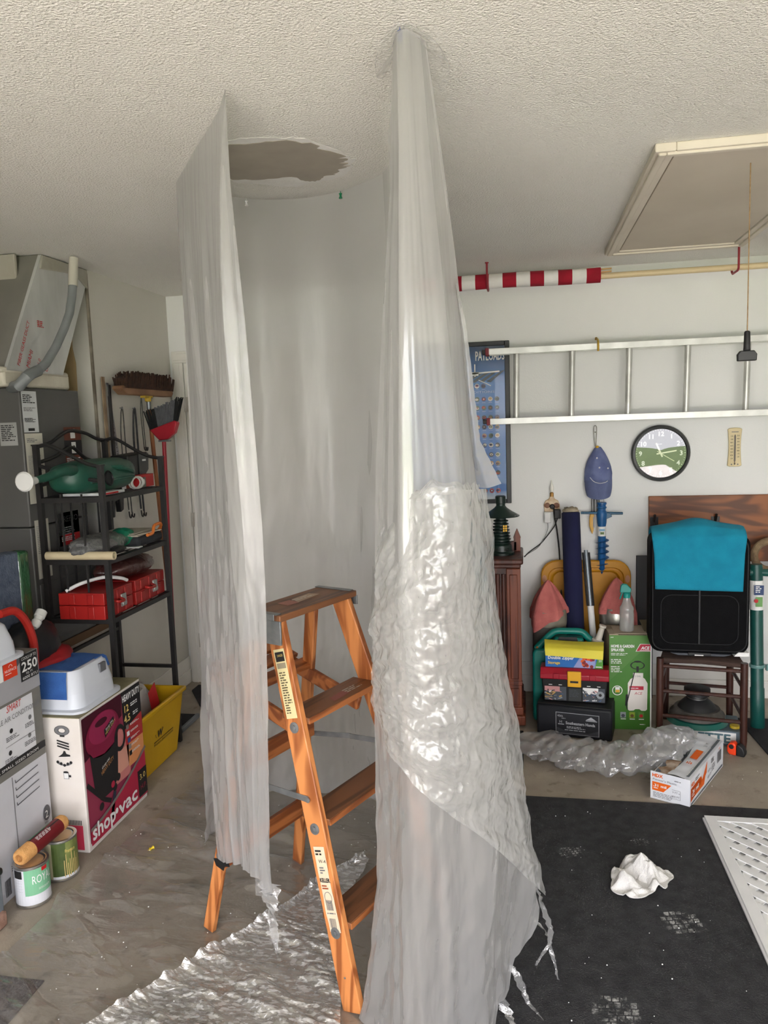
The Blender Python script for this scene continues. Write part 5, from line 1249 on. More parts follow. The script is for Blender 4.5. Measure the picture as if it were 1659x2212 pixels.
ALU = mat('aluminium', S(212, 212, 208), .38, S(190, 190, 186), 10, metal=.45)
el = thing('extension_ladder', 'long aluminium ladder hung sideways on the back wall', 'ladder', (1.0, 4.37, 1.8))
for z in (.195, -.19):
    m_ = MB().box(-1.19, 1.6, -.035, .035, z - .004, z + .004).box(-1.19, 1.6, -.037, -.031, z - .017, z + .017).box(-1.19, 1.6, .031, .037, z - .017, z + .017)
    m_.build('side_rail', ALU, el, bevel=.0015, smooth=0)
    MB().box(-1.205, -1.185, -.04, .04, z - .021, z + .021).build('end_cap', plain('cap_maroon', S(120, 30, 40), .6), el, bevel=.003); MB().box(-1.225, -1.203, -.034, .034, z - .012, z + .012).build('end_cap', INK, el, bevel=.003)
for k in range(9):
    x = -1.038 + .3005 * k
    MB().lathe([(.0165, -.19), (.0165, .195)], (x, 0, 0), 12, axis=(.02, 0, 1)).build('rung', ALU, el)
for x in (-.6, .9):
    MB().tube(curve([(x, .1, .245), (x, .07, .25), (x, -.02, .23), (x, -.045, .2), (x, -.04, .17)]), .0055, 8).build('wall_hook', plain('hook_yellow', S(200, 160, 50), .5), el)

po_ = thing('framed_poster', 'tall blue poster of a space station in a black frame behind the ladder end', 'poster', (-.375, D - .022, 1.6))
FRB = plain('frame_black', S(28, 30, 32), .4)
for a in ((-.305, -.278, -.465, .465), (.272, .299, -.465, .465)): MB().box(a[0], a[1], -.002, .021, a[2], a[3]).build('frame_strip', FRB, po_, bevel=.003)
for a in ((-.278, .272, -.465, -.44), (-.278, .272, .44, .465)): MB().box(a[0], a[1], -.002, .021, a[2], a[3]).build('frame_strip', FRB, po_, bevel=.003)
def sky_blue():
    m = bpy.data.materials.new('poster_blue'); m.use_nodes = True; n = m.node_tree.nodes; l = m.node_tree.links; b = n['Principled BSDF']; b.inputs['Roughness'].default_value = .25
    tc = n.new('ShaderNodeTexCoord'); sx = n.new('ShaderNodeSeparateXYZ'); l.new(tc.outputs['Object'], sx.inputs[0])
    mr = n.new('ShaderNodeMapRange'); mr.inputs['From Min'].default_value = -.44; mr.inputs['From Max'].default_value = .44; l.new(sx.outputs['Z'], mr.inputs['Value'])
    cr = n.new('ShaderNodeValToRGB'); e = cr.color_ramp.elements; e[0].position = 0; e[0].color = S(220, 228, 234); e[1].position = 1; e[1].color = S(22, 62, 104)
    for p_, c_ in ((.06, S(70, 120, 186)), (.2, S(56, 108, 184)), (.75, S(48, 112, 180))): k = e.new(p_); k.color = c_
    l.new(mr.outputs[0], cr.inputs['Fac']); l.new(cr.outputs['Color'], b.inputs['Base Color']); return m
MB().box(-.28, .274, .004, .018, -.442, .442).build('print_sheet', sky_blue(), po_, smooth=0)
q = Print((-.278, .0035, -.44), X_, Z_)
q.text('PAYLOADS', .383, .80, .075, PAPER, 2, fit=.165, bold=.001)
SOL = plain('solar_dark', S(40, 62, 72), .5)
for k in range(4): q.poly([(.31 + .045 * k, .68), (.335 + .045 * k, .675), (.43 + .045 * k * .9, .73 + .004 * k), (.405 + .045 * k * .9, .735)], SOL, 2)
for k in range(4): q.poly([(.1 + .045 * k, .69), (.125 + .045 * k, .685), (.22 + .045 * k * .9, .74), (.195 + .045 * k * .9, .745)], SOL, 2)
q.line([(.2, .72), (.52, .735)], .008, PAPER, 3); q.line([(.38, .71), (.38, .78)], .006, PAPER, 3); q.quad(.34, .715, .06, .02, PAPER, 3); q.line([(.4, .69), (.47, .655)], .004, PAPER, 3)
q.text('AND EXPEDITIONS', .22, .615, .018, plain('poster_pale', S(170, 190, 220), .5), 2, fit=.27)
PC = [plain('patch_%s' % nm, c, .5) for nm, c in (('red', S(176, 60, 58)), ('dark', S(40, 44, 56)), ('white', S(214, 210, 204)), ('tan', S(182, 150, 108)), ('navy', S(34, 50, 96)), ('green', S(80, 104, 84)))]
rnd = random.Random(12)
for r_, z in enumerate((.655, .58, .53, .475, .42, .37, .315, .26, .21, .155, .05)):
    for c_ in range(12):
        x = .06 + .0375 * c_ + (.0 if r_ else .0)
        if r_ == 0 and c_ > 9: continue
        a, b = rnd.sample(PC, 2); q.disc(x + .03, z, .0135, a, 2, n=12); q.disc(x + .03 + rnd.uniform(-.003, .003), z + rnd.uniform(-.003, .003), .0095, b, 3, n=10, ry=.007); q.disc(x + .03, z, .004, rnd.choice(PC), 4, n=6)
        q.quad(x + .02, z - .021, .02, .002, plain('poster_pale', S(170, 190, 220), .5), 2)
q.build('poster_print', po_)
MB().box(-.28, .274, .0005, .0015, -.442, .442).build('glazing', film('poster_glass', .0, (1, 1, 1, 1), gloss=.02, rough=.02, bstr=0.0), po_, smooth=0)

ck = thing('wall_clock', 'round wall clock with black rim and white numerals on the back wall', 'clock', (.747, D - .005, 1.403))
MB().lathe([(.0, 0), (.15, 0), (.157, .008), (.157, .03), (.15, .04), (.139, .042), (.135, .03), (.135, .02)], seg=56, axis=(0, -1, 0)).build('rim', plain('clock_rim', S(36, 38, 38), .35), ck, smooth=40)
MB().lathe([(.0, .021), (.137, .021)], seg=56, axis=(0, -1, 0)).build('dial', plain('clock_dial', S(34, 36, 38), .5), ck)
q = Print((0, -.0225, 0), X_, Z_)
for h in range(1, 13):
    a = PI / 2 - h * PI / 6; q.text(str(h), .108 * math.cos(a), .108 * math.sin(a) - .0125, .036, PAPER, 1, center=True, bold=.0012)
for k in range(60):
    a = k * PI / 30; q.line([(.127 * math.cos(a), .127 * math.sin(a)), (.131 * math.cos(a), .131 * math.sin(a))], .002 if k % 5 else .005, PAPER, 1)
q.words(-.018, .05, .04, 1, .004, PAPER, 1); q.build('numerals', ck)
for nm, ang, L, w in (('hour_hand', 113, .062, .0055), ('minute_hand', 9, .085, .0045), ('second_hand', -32, .085, .0018)):
    a = math.radians(ang); d2 = Vector((math.cos(a), 0, math.sin(a))); MB().bar(d2 * -.022 + Vector((0, -.026 - w * .2, 0)), d2 * L + Vector((0, -.026 - w * .2, 0)), w * 1.6, .0012, Vector((-d2.z, 0, d2.x))).build(nm, plain('hand_cream', S(232, 230, 206), .5), ck, smooth=0)
def glass():
    m = bpy.data.materials.new('clock_glass'); m.use_nodes = True; n = m.node_tree.nodes; l = m.node_tree.links; n.clear()
    o = n.new('ShaderNodeOutputMaterial'); t = n.new('ShaderNodeBsdfTransparent'); g = n.new('ShaderNodeBsdfGlossy'); g.inputs['Roughness'].default_value = .0; g.inputs['Color'].default_value = (1, 1, 1, 1)
    mx = n.new('ShaderNodeMixShader'); mx.inputs[0].default_value = .085; l.new(t.outputs[0], mx.inputs[1]); l.new(g.outputs[0], mx.inputs[2]); l.new(mx.outputs[0], o.inputs['Surface']); return m
MB().lathe([(.0, .0335), (.07, .033), (.136, .031)], seg=56, axis=(0, -1, 0), cap=False).build('glass', glass(), ck)

th_ = thing('wall_thermometer', 'cream wall thermometer with concave sides right of the clock', 'thermometer', (1.138, D - .002, 1.424))
L_ = [(-.037 + .006 * (1 - (2 * t - 1) ** 2), -.1 + .2 * t) for t in [k / 10 for k in range(11)]]; R_ = [(-x, z) for x, z in L_[::-1]]
top_ = [(.025, .106), (0, .108), (-.025, .106)]
MB().prism([(0, -.106)] + [(-.025, -.105)] + L_ + top_[::-1] + R_ + [(.025, -.105)], (0, 0, 0), (1, 0, 0), (0, 0, 1), (0, -1, 0), .012).build('plaque', mat('thermo_cream', S(226, 210, 168), .5, S(214, 196, 150), 9), th_, bevel=.003)
q = Print((0, -.0125, 0), X_, Z_)
for k in range(8):
    q.text(str(120 - 20 * k), -.024, .058 - .0175 * k, .012, INK, 1, fit=.014); q.text(str(50 - 10 * k), .01, .06 - .0165 * k, .012, INK, 1, fit=.013)
q.quad(-.018, .083, .036, .004, INKG, 1); q.quad(-.005, -.075, .002, .14, INKG, 1); q.quad(.003, -.075, .002, .14, INKG, 1); q.disc(-.016, -.093, .004, INKG, 1); q.disc(.016, -.093, .004, INKG, 1)
q.build('printed_scale', th_)
MB().tube([(0, -.014, -.085), (0, -.014, .07)], .0022, 8).lathe([(0, -.006), (.005, 0), (0, .006)], (0, -.014, -.09), 10).build('glass_tube', plain('thermo_tube', S(120, 110, 110), .2), th_)

# cap hung on a wire clip
cp_ = thing('baseball_cap', 'faded blue baseball cap hanging by its strap on the back wall', 'cap', (.411, D - .012, 1.3))
nv, nu = 26, 30; U, V = uv(nv, nu)
zz = .148 - .20 * V; hw = .076 * np.minimum(1, np.sin(np.minimum(V * 1.15 + .1, 1) * PI / 2) ** .9) * np.where(V < .75, 1, 1)
ang = (U - .5) * PI
P = np.stack([hw * np.sin(ang), -.012 - .075 * np.cos(ang) * np.sin(np.clip(V * 1.1 + .12, 0, 1) * PI / 2) * (1 - .25 * V), zz], 2)
DEN = mat('denim_blue', S(112, 122, 164), .9, S(92, 102, 146), 18, bump=.2, bscale=240)
P += normals(P) * (.003 * (fbm(U * 8, V * 8, 5) - .5))[:, :, None]
MB().grid(P).build('crown', DEN, cp_, smooth=80, fix=False)
nv, nu = 14, 26; U, V = uv(nv, nu); a = (U - .5) * PI
P = np.stack([.075 * np.sin(a) * (1 - .12 * V ** 3), -.02 - .066 * np.cos(a) * (1 - V) - .05 * np.cos(a) * V - .012 * V, -.05 - .095 * V * (.7 + .3 * np.cos(a * .92)) + .012 * (1 - V)], 2)
MB().grid(P).build('brim', mat('denim_brim', S(100, 110, 148), .9, S(90, 99, 136), 14, bump=.15, bscale=240), cp_, smooth=80, fix=False)
STI = plain('stitch_white', S(206, 206, 214), .8)
for x, z in ((-.012, .088), (-.0, .035), (.047, .03)): MB().lathe([(.002, 0), (.0052, .001), (.0045, .003), (.002, .003)], (x, -.088 + abs(x) * .3 + max(0, z - .03) * .25, z), 10, axis=(0, -1, 0)).build('eyelet', STI, cp_)
MB().tube(curve([(-.05, -.072, -.02), (-.03, -.086, -.042), (.0, -.092, -.052), (.03, -.088, -.048), (.045, -.079, -.04)]), .0022, 6).build('stitched_line', STI, cp_)
hg = thing('wire_clip', 'steel wire clip with a yellow ball holding the cap to the wall', 'clip', (.396, D - .012, 1.5))
MB().tube(curve([(-.002, -.004, -.05), (-.006, -.004, .0), (-.008, -.004, .055), (0, -.004, .068), (.008, -.004, .055), (.006, -.004, 0), (.004, -.004, -.05)], 30), .0018, 6).lathe([(.003, -.002), (.003, .004)], (0, -.004, .03), 8).build('wire', mat('wire_dark', S(92, 88, 78), .4, metal=.6), hg)
MB().lathe([(0, -.011), (.008, -.008), (.011, 0), (.008, .008), (0, .011)], (.01, -.018, -.055), 14).build('yellow_ball', plain('ball_yellow', S(216, 166, 30), .4), hg)

# ground anchor for a parasol, knife and keys
BLU = mat('anchor_blue', S(24, 92, 150), .4, S(18, 80, 136), 8)
an = thing('ground_anchor', 'blue plastic screw ground anchor with T handle hung on the back wall', 'anchor', (.427, D - .058, .9))
m_ = MB().lathe([(0, -.178), (.022, -.135), (.0225, .1), (.026, .12), (.028, .15), (.03, .17), (.026, .185), (.022, .19), (.022, .2), (.027, .205), (.027, .21), (.022, .215), (.022, .222), (.027, .226), (.026, .236), (0, .237)], seg=22); m_.build('shaft', BLU, an, smooth=40)
m_ = MB(); pts = []
vs = []; N_ = 90
for i in range(N_ + 1):
    a = i / N_ * 5.2 * 2 * PI; z = -.145 + .17 * i / N_; r = .04 * min(1, .6 + i / 20)
    vs += [(.02 * math.cos(a), .02 * math.sin(a), z), (r * math.cos(a), r * math.sin(a), z + .002), (.02 * math.cos(a), .02 * math.sin(a), z + .005)]
m_.add(vs, [f for i in range(N_) for f in ((3 * i, 3 * i + 1, 3 * i + 4, 3 * i + 3), (3 * i + 1, 3 * i + 2, 3 * i + 5, 3 * i + 4))]); m_.build('screw_thread', BLU, an, smooth=30)
MB().tube([(-.115, 0, .178), (.115, 0, .172)], .0075, 10).prism([(.0, .13), (.055, .155), (.05, .17), (.0, .19)], (0, -.012, 0), (1, 0, 0), (0, 0, 1), (0, 1, 0), .024).build('handle', mat('anchor_handle', S(22, 84, 118), .4), an, bevel=.002)
MB().lathe([(.0232, .045), (.0232, .1)], seg=24, cap=False).build('label_band', PAPER, an)
q = Print((-.018, -.0236, .05), X_, Z_); q.quad(.002, .025, .03, .012, plain('band_blue', S(120, 166, 200), .5), 1).quad(.008, .006, .02, .014, plain('band_green', S(96, 120, 60), .5), 1); q.build('band_print', an)
MB().tube([(.012, 0, .235), (.012, .03, .35)], .0012, 5).tube([(-.012, 0, .235), (-.012, .03, .35)], .0012, 5).build('hanging_wire', STEEL, an)
kn = thing('utility_knife', 'yellow utility knife hanging beside the blue ground anchor', 'knife', (.375, D - .03, 1.02))
MB().prism([(-.008, .05), (.012, .055), (.014, .0), (.008, -.05), (.002, -.07), (-.006, -.05), (-.014, -.02), (-.013, .03)], (0, -.006, 0), (1, 0, 0), (0, 0, 1), (0, 1, 0), .014).build('body', plain('knife_yellow', S(214, 158, 24), .4), kn, bevel=.003); MB().box(.006, .014, -.008, .01, -.03, .03).build('grey_inlay', plain('knife_grey', S(140, 140, 142), .4), kn)
ks = thing('key_ring', 'bunch of dark keys and carabiners hanging under the cap', 'keys', (.392, D - .03, 1.13))
for k, (x, w_, L2) in enumerate(((-.012, .012, .1), (.004, .014, .085), (.018, .01, .07))):
    MB().tube(curve([(x, -.004 * k, .04), (x - w_ / 2, -.004 * k, .02), (x - w_ / 2, -.004 * k, -L2 + .04), (x, -.004 * k, -L2 + .03), (x + w_ / 2, -.004 * k, -L2 + .04), (x + w_ / 2, -.004 * k, .02), (x, -.004 * k, .04)]), .003, 6).build('carabiner', mat('key_dark', S(58, 56, 52), .4, metal=.5), ks)

# wall outlet with ornate plate, night light, plugs and leads
ol = thing('wall_outlet', 'ornate cream wall outlet plate with flame night light and plug adapters', 'outlet', (.153, D - .001, 1.1))
MB().prism([(-.042, -.02), (.042, -.02), (.046, .02), (.036, .045), (.016, .056), (.008, .078), (-.008, .078), (-.016, .056), (-.036, .045), (-.046, .02)], (0, 0, 0), (1, 0, 0), (0, 0, 1), (0, -1, 0), .012).build('plate', mat('plate_cream', S(226, 206, 176), .5, S(196, 160, 120), 40), ol, bevel=.004)
for x in (-.026, .026): MB().lathe([(.004, 0), (.014, .001), (.016, .003), (.01, .005), (0, .005)], (x, -.012, .018), 14, axis=(0, -1, 0)).build('rosette', plain('plate_brown', S(120, 76, 50), .5), ol)
MB().lathe([(.011, 0), (.011, .02), (.006, .026)], (0, -.02, .07), 14).build('socket', plain('brass_socket', S(170, 128, 70), .4, metal=.6), ol)
MB().lathe([(.006, 0), (.012, .015), (.011, .032), (.005, .055), (0, .072)], (0, -.02, .095), 14).build('flame_bulb', plain('bulb_glass', S(240, 238, 230), .15), ol)
MB().lathe([(.014, 0), (.015, .01), (.01, .02), (0, .021)], (.002, -.012, .012), 16, axis=(0, -1, 0)).build('round_plug', INK, ol)
ad1 = thing('white_adapter', 'white plug-in adapter in the left half of the outlet', 'adapter', (.129, D - .02, 1.06)); MB().box(-.02, .018, -.03, .012, -.04, .022).build('body', PAPER, ad1, bevel=.005)
MB().tube(curve([(0, -.01, -.04), (-.004, -.006, -.09), (-.05, .008, -.18), (-.12, .012, -.23)]), .0016, 6).build('lead', plain('lead_grey', S(130, 130, 130), .6), ad1)
ad2 = thing('black_adapter', 'black plug-in adapter in the right half of the outlet', 'adapter', (.183, D - .02, 1.075)); MB().box(-.018, .018, -.035, .012, -.03, .022).build('body', BLACKP, ad2, bevel=.004)
MB().tube(curve([(-.0, -.02, -.03), (-.02, -.012, -.08), (-.07, .005, -.15), (-.10, .012, -.185), (-.16, .012, -.23), (-.19, .01, -.26)]), .003, 6).build('lead', INK, ad2)
bc = thing('black_lead', 'black power lead dropping from the outlet plate behind the canisters', 'cord', (.163, D - .03, 1.1))
MB().tube(curve([(0, .005, .01), (.004, -.012, -.05), (.016, -.01, -.12), (.03, .0, -.26), (.034, -.01, -.42), (.045, -.06, -.58), (.07, -.09, -.75), (.07, -.09, -1.07)]), .0042, 8).build('lead', INK, bc)

# pine board with hooks
PINE = wood('pine_board', S(150, 88, 44), S(100, 56, 28), (1.2, 9, 5))
bd = thing('pine_board', 'stained pine board with black hooks fixed to the back wall behind the suitcase', 'board', (1.3, D - .012, .98))
MB().box(-.613, .9, -.012, .011, -.19, .182).build('board', PINE, bd, bevel=.003)
for x in (-.585, -.26, .1):
    m_ = MB().box(x - .022, x + .022, -.018, -.011, -.02, .065); m_.tube(curve([(x, -.016, -.01), (x, -.05, -.02), (x, -.075, .01), (x, -.07, .04)]), .008, 8); m_.tube(curve([(x, -.016, .04), (x, -.03, .06), (x, -.04, .08)]), .007, 8); m_.build('coat_hook', mat('hook_iron', S(30, 28, 28), .4), bd)
gp = thing('hardboard_sheet', 'dark grey panel edge leaning on the wall left of the suitcase', 'panel', (.66, 4.43, .0)); MB().box(-.045, .045, -.01, .012, .001, .83).build('panel', plain('panel_grey', S(70, 70, 72), .7), gp, bevel=.002)

# ------------------------------------------------------------------ carved cabinet, lantern
MAH = wood('mahogany', S(116, 58, 36), S(76, 34, 22), (9, 9, .8)); MAHD = wood('mahogany_dark', S(84, 44, 34), S(52, 26, 20), (9, 9, .8))
cb_ = thing('fluted_cabinet', 'reddish mahogany cabinet with fluted front behind the plastic at the back wall', 'cabinet', (-.235, 4.13, 0))
MB().box(-.205, .205, -.175, .19, .105, .86).build('carcass', MAHD, cb_, bevel=.003, smooth=0)
MB().box(-.225, .225, -.2, .2, .008, .06).box(-.215, .215, -.19, .195, .06, .105).build('plinth', MAH, cb_, bevel=.006)
MB().box(-.222, .222, -.2, .2, .872, .9).box(-.21, .21, -.188, .195, .85, .874).build('top', MAHD, cb_, bevel=.008)
for s in (-1, 1):
    x0, x1 = sorted((s * .135, s * .208)); MB().box(x0, x1, -.19, -.17, .105, .85).box(x0 + .016, x1 - .016, -.196, -.188, .26, .82).box(x0 - .003, x1 + .003, -.194, -.17, .225, .25).box(x0 + .014, x1 - .014, -.197, -.188, .12, .21).build('pilaster', MAH, cb_, bevel=.004)
m_ = None
for k in range(9):
    x = -.12 + .03 * k; MB().lathe([(.0115, .27), (.0115, .82)], (x, -.176, 0), 10).build('flute', MAHD, cb_, smooth=50)
MB().box(-.135, .135, -.186, -.17, .235, .262).box(-.135, .135, -.186, -.17, .105, .125).build('rail', MAH, cb_, bevel=.002)
MB().box(-.1, .1, -.182, -.17, .13, .228).build('tile_panel', mat('tile_green', S(88, 92, 70), .5, S(56, 60, 44), 40), cb_)
MB().box(-.2, .19, .06, .08, .9, .955).build('gallery', MAHD, cb_, bevel=.004)
MB().prism([(-.018, 0), (.018, 0), (.018, .07), (.02, .075), (0, .125), (-.02, .075), (-.018, .07)], (.19, .06, .9), (1, 0, 0), (0, 0, 1), (0, 1, 0), .03).build('finial', MAH, cb_, bevel=.002)
DGR = mat('lantern_green', S(20, 42, 36), .35, S(14, 30, 26), 6)
ln = thing('lantern_lamp', 'dark green lighthouse lantern with ribbed body and yellow windows on the mahogany cabinet', 'lantern', (-.128, 4.1, .9005))
MB().lathe([(.07, 0), (.07, .012), (.06, .02), (.055, .05), (.045, .06)], seg=24).build('base', DGR, ln, smooth=30)
MB().lathe([(.042, .055)] + [p for k in range(8) for p in ((.054 - .0022 * k, .062 + .0165 * k), (.055 - .0022 * k, .068 + .0165 * k), (.043 - .0022 * k, .072 + .0165 * k), (.043 - .0022 * k, .076 + .0165 * k))] + [(.03, .2)], seg=24).build('ribbed_body', DGR, ln, smooth=30)
MB().lathe([(.03, .196), (.098, .205), (.1, .209), (.06, .232), (.035, .25), (.024, .262), (.024, .272), (.028, .275), (.028, .312), (.022, .316), (0, .317)], seg=28).build('hood', DGR, ln, smooth=30)
for i in range(2):
    for j in range(3): MB().box(.012 + .012 * i, .021 + .012 * i, -.0515 + .0035 * i, -.049 + .0035 * i, .128 + .0125 * j, .1375 + .0125 * j).build('window', plain('lamp_yellow', S(236, 184, 40), .4), ln)
MB().tube([(-.04, -.05, .03), (.04, -.05, .03)], .006, 8).build('front_bar', mat('lantern_black', S(20, 24, 22), .4), ln)

# ------------------------------------------------------------------ row along the back wall
sl = thing('yellow_sled', 'yellow plastic sled with rounded corners leaning on the back wall', 'sled', (.336, 4.42, 0))
def rrect(hx, z0, z1, r, n=6):
    pts = []
    for cx_, cz_, a0 in ((hx - r, z1 - r, 0), (-hx + r, z1 - r, PI / 2), (-hx + r, z0 + r, PI), (hx - r, z0 + r, 1.5 * PI)):
        for k in range(n): a = a0 + PI / 2 * k / (n - 1); pts.append((cx_ + r * math.cos(a), cz_ + r * math.sin(a)))
    return pts
YSL = mat('sled_yellow', S(206, 146, 24), .5, S(190, 128, 18), 4)
R = [[Vector((x, y, z)) for x, z in rrect(hx, z0, z1, r)] for hx, z0, z1, r, y in ((.25, .0, .806, .09, .02), (.25, .0, .806, .09, .0), (.245, .005, .80, .088, -.006), (.212, .04, .765, .06, -.006), (.206, .045, .76, .058, .004), (.196, .055, .75, .05, .004), (.19, .06, .744, .05, -.002), (.18, .07, .735, .045, .012))]
MB().loft(R).build('shell', YSL, sl, smooth=40)
for s in (-1, 1): MB().lathe([(.006, 0), (.011, -.001), (.013, -.002)], (s * .23, -.007, .70), 14, axis=(0, 1, 0), sy=1.7).build('grommet', plain('grommet_pink', S(206, 150, 110), .5), sl)
NAVY = mat('navy_cloth', S(20, 24, 66), .9, S(14, 18, 50), 10, stretch=(1, 1, .2))
nr = thing('navy_roll', 'tall navy blue fabric roll standing against the back wall', 'roll', (.275, 4.2, .004)); d = Vector((-.026, .12, 1.095))
MB().lathe([(.048, 0), (.05, .01), (.051, .5), (.05, 1.095), (.042, 1.1), (.04, 1.08)], seg=28, axis=d).build('cloth', NAVY, nr, smooth=50)
lump('stuffing', mat('stuffing_beige', S(170, 158, 136), .95, S(132, 120, 100), 30), nr, d * 1.0 + Vector((0, 0, .005)), (.042, .035, .022), 61, amp=.35, f=5)
pl_ = thing('steel_pole', 'slim steel pole with white sleeve and black side strips right of the navy roll', 'pole', (.385, 4.1, .002)); d = Vector((-.055, .22, .88))
MB().tube([d * .03, d], .0105, 12).build('pole', mat('pole_steel', S(150, 160, 168), .35, metal=.5), pl_)
MB().tube([d * .36, d * .66], .0175, 14).build('white_sleeve', PAPER, pl_)
for s in (-1, 1): MB().tube([d * .66 + Vector((s * .0165, .004, 0)), d * .985 + Vector((s * .0165, .004, 0))], .0055, 8).build('black_strip', BLACKP, pl_)
CANM = mat('canister_grey', S(88, 86, 80), .5, S(76, 74, 70), 3)
PKC = mat('rag_salmon', S(202, 116, 110), .95, S(182, 98, 94), 12, bump=.3, bscale=200)
def canister(loc, lab, ragrot, ragl, seed, steel=False):
    c = thing('canister', lab, 'canister', loc)
    MB().lathe([(.088, 0), (.092, .006), (.092, .505), (.085, .51)], seg=32).build('body', CANM, c, smooth=40)
    MB().lathe([(.0935, .49), (.0945, .5), (.0945, .57), (.09, .578), (0, .58)], seg=32).build('collar', mat('collar_steel', S(190, 188, 180), .3, metal=.8) if steel else mat('collar_beige', S(140, 134, 118), .6, S(124, 118, 104), 5), c, smooth=40)
    return c
def rag(loc, lab, seed, lens, rz=0.0, w=.1):
    """cloth draped over a round lid: rises to a peak, corners hang at different lengths"""
    nu, nv = 48, 26; u = np.linspace(0, 2 * PI, nu + 1); v = np.linspace(0, 1, nv); Ug, Vg = np.meshgrid(u, v)
    L = np.interp((Ug + rz) % (2 * PI), np.linspace(0, 2 * PI, len(lens) + 1), list(lens) + [lens[0]])
    rad = w * np.minimum(1, Vg * 1.5) ** .75 + .010 * Vg * np.sin(Ug * 5 + seed) + .004 * Vg * np.sin(Ug * 11 + 2 * seed)
    z = .15 * (1 - np.minimum(1, Vg * 1.6)) ** 1.0 - np.maximum(0, Vg - .5) * 2 * L + .012 * np.sin(Ug * 5 + seed) * (1 - Vg) * Vg * 3
    P = np.stack([rad * np.cos(Ug), rad * np.sin(Ug), z], 2); P[:, -1] = P[:, 0]
    o = MB().grid(P).build('salmon_rag', PKC, None, smooth=80, fix=False); o.location = loc; return tag(o, lab, 'rag')
canister((.125, 4.21, 0), 'dark grey canister with beige collar beside the mahogany cabinet', 0, 0, 1)
rag((.12, 4.205, .588), 'salmon rag draped over the canister beside the mahogany cabinet', 1.0, (.03, .02, .04, .05, .08, .13, .07, .04), 0, .1)
canister((.49, 4.27, 0), 'dark grey canister with steel collar behind the green sprayer carton', 0, 0, 2, True)
rag((.49, 4.27, .588), 'salmon rag draped over the canister behind the green sprayer carton', 2.3, (.16, .05, .04, .04, .05, .04, .03, .10), 0, .1)

TEAL = mat('jug_teal', S(14, 128, 116), .4, S(10, 112, 102), 4)
jg = thing('teal_jug', 'teal plastic jug with a long top grip and white spout behind the tool box', 'jug', (.2, 4.062, 0))
m_ = MB().prism([(-.165, .002), (.165, .002), (.17, .02), (.17, .37), (.14, .40), (.12, .42), (.09, .42), (.09, .435), (.1, .455), (.085, .46), (-.05, .46), (-.085, .42), (-.12, .395), (-.15, .4), (-.17, .38), (-.17, .02)], (0, -.04, 0), (1, 0, 0), (0, 0, 1), (0, 1, 0), .08); m_.build('body', TEAL, jg, bevel=.014, seg=3)
MB().tube(curve([(-.15, 0, .39), (-.09, 0, .455), (-.05, 0, .487), (.0, 0, .49), (.085, 0, .487), (.12, 0, .455), (.17, 0, .415)]), .018, 12).build('grip', TEAL, jg)
MB().prism([(-.05, .43), (.07, .43), (.06, .468), (-.03, .468)], (0, -.0405, 0), (1, 0, 0), (0, 0, 1), (0, 1, 0), .0008).build('grip_hole', BLACKP, jg)
MB().lathe([(.03, 0), (.032, .004), (.032, .018), (.02, .022), (.017, .03), (.014, .09), (.019, .094), (.019, .104), (.013, .105), (0, .104)], (.165, -.015, .43), 20, axis=(.3, -.05, 1)).build('spout', mat('spout_white', S(214, 208, 196), .5), jg)
MB().lathe([(.006, 0), (.008, .004), (0, .01)], (-.145, -.02, .4), 10).build('vent_cap', plain('vent_orange', S(196, 120, 60), .5), jg)

# black foam box, tool box and carton on top, all turned a little to the left
ra = -.19
hb = thing('black_case', 'low black case with a dealer plate under the red and black tool box', 'case', (.229, 3.815, 0), ra)
HBK = mat('case_black', S(30, 31, 36), .55, S(25, 26, 30), 6, spec=.3)
MB().box(-.187, .187, 0, .18, .0, .164).build('case_body', HBK, hb, bevel=.012)
MB().box(-.184, .184, .004, .176, .1645, .17).build('lid', mat('case_lid', S(24, 24, 25), .6), hb, bevel=.003)
q = Print((-.09, -.0008, .02), X_, Z_); SILV = plain('plate_silver', S(186, 188, 192), .4)
q.quad(0, 0, .215, .112, plain('plate_frame', S(160, 162, 166), .4), 1).quad(.003, .003, .209, .106, plain('plate_black', S(34, 35, 40), .4), 2)
q.text('Southeastern Honda', .05, .052, .021, SILV, 3, fit=.145, bold=.0006); q.words(.055, .038, .1, 2, .007, SILV, 3, 4); q.words(.045, .02, .12, 1, .007, SILV, 3, 5)
q.text('H', .018, .056, .02, SILV, 3); q.quad(.012, .048, .03, .004, SILV, 3); q.text('40th', .008, .088, .016, SILV, 3); q.words(.03, .08, .03, 1, .005, SILV, 3)
q.poly([(.15, .084), (.175, .1), (.185, .094), (.2, .084)], SILV, 3); q.quad(.15, .078, .055, .004, SILV, 3); q.poly([(.003, .003), (.212, .003), (.212, .03), (.16, .012), (.06, .014), (.003, .034)], plain('plate_grey', S(62, 63, 68), .4), 3)
q.build('dealer_plate', hb)
tbx = thing('tool_box', 'black tool box with red lid and yellow latch on the low black case', 'tool box', (.236, 3.865, .1705), -.09)
MB().prism([(-.152, 0), (.152, 0), (.164, .125), (-.164, .125)], (0, 0, 0), (1, 0, 0), (0, 0, 1), (0, 1, 0), .13).build('body', mat('toolbox_black', S(26, 26, 27), .5, spec=.3), tbx, bevel=.006)
MB().prism([(-.004, .118), (-.008, .122), (-.008, .145), (.02, .172), (.10, .172), (.138, .148), (.138, .12)], (-.17, 0, 0), (0, 1, 0), (0, 0, 1), (1, 0, 0), .34).build('lid', mat('toolbox_red', S(170, 22, 44), .4, S(152, 18, 38), 5), tbx, bevel=.005)
for x in (-.09, .09): MB().box(x - .016, x + .016, -.012, .0, .122, .15).build('lid_clasp', mat('toolbox_red', S(170, 22, 44)), tbx, bevel=.003)
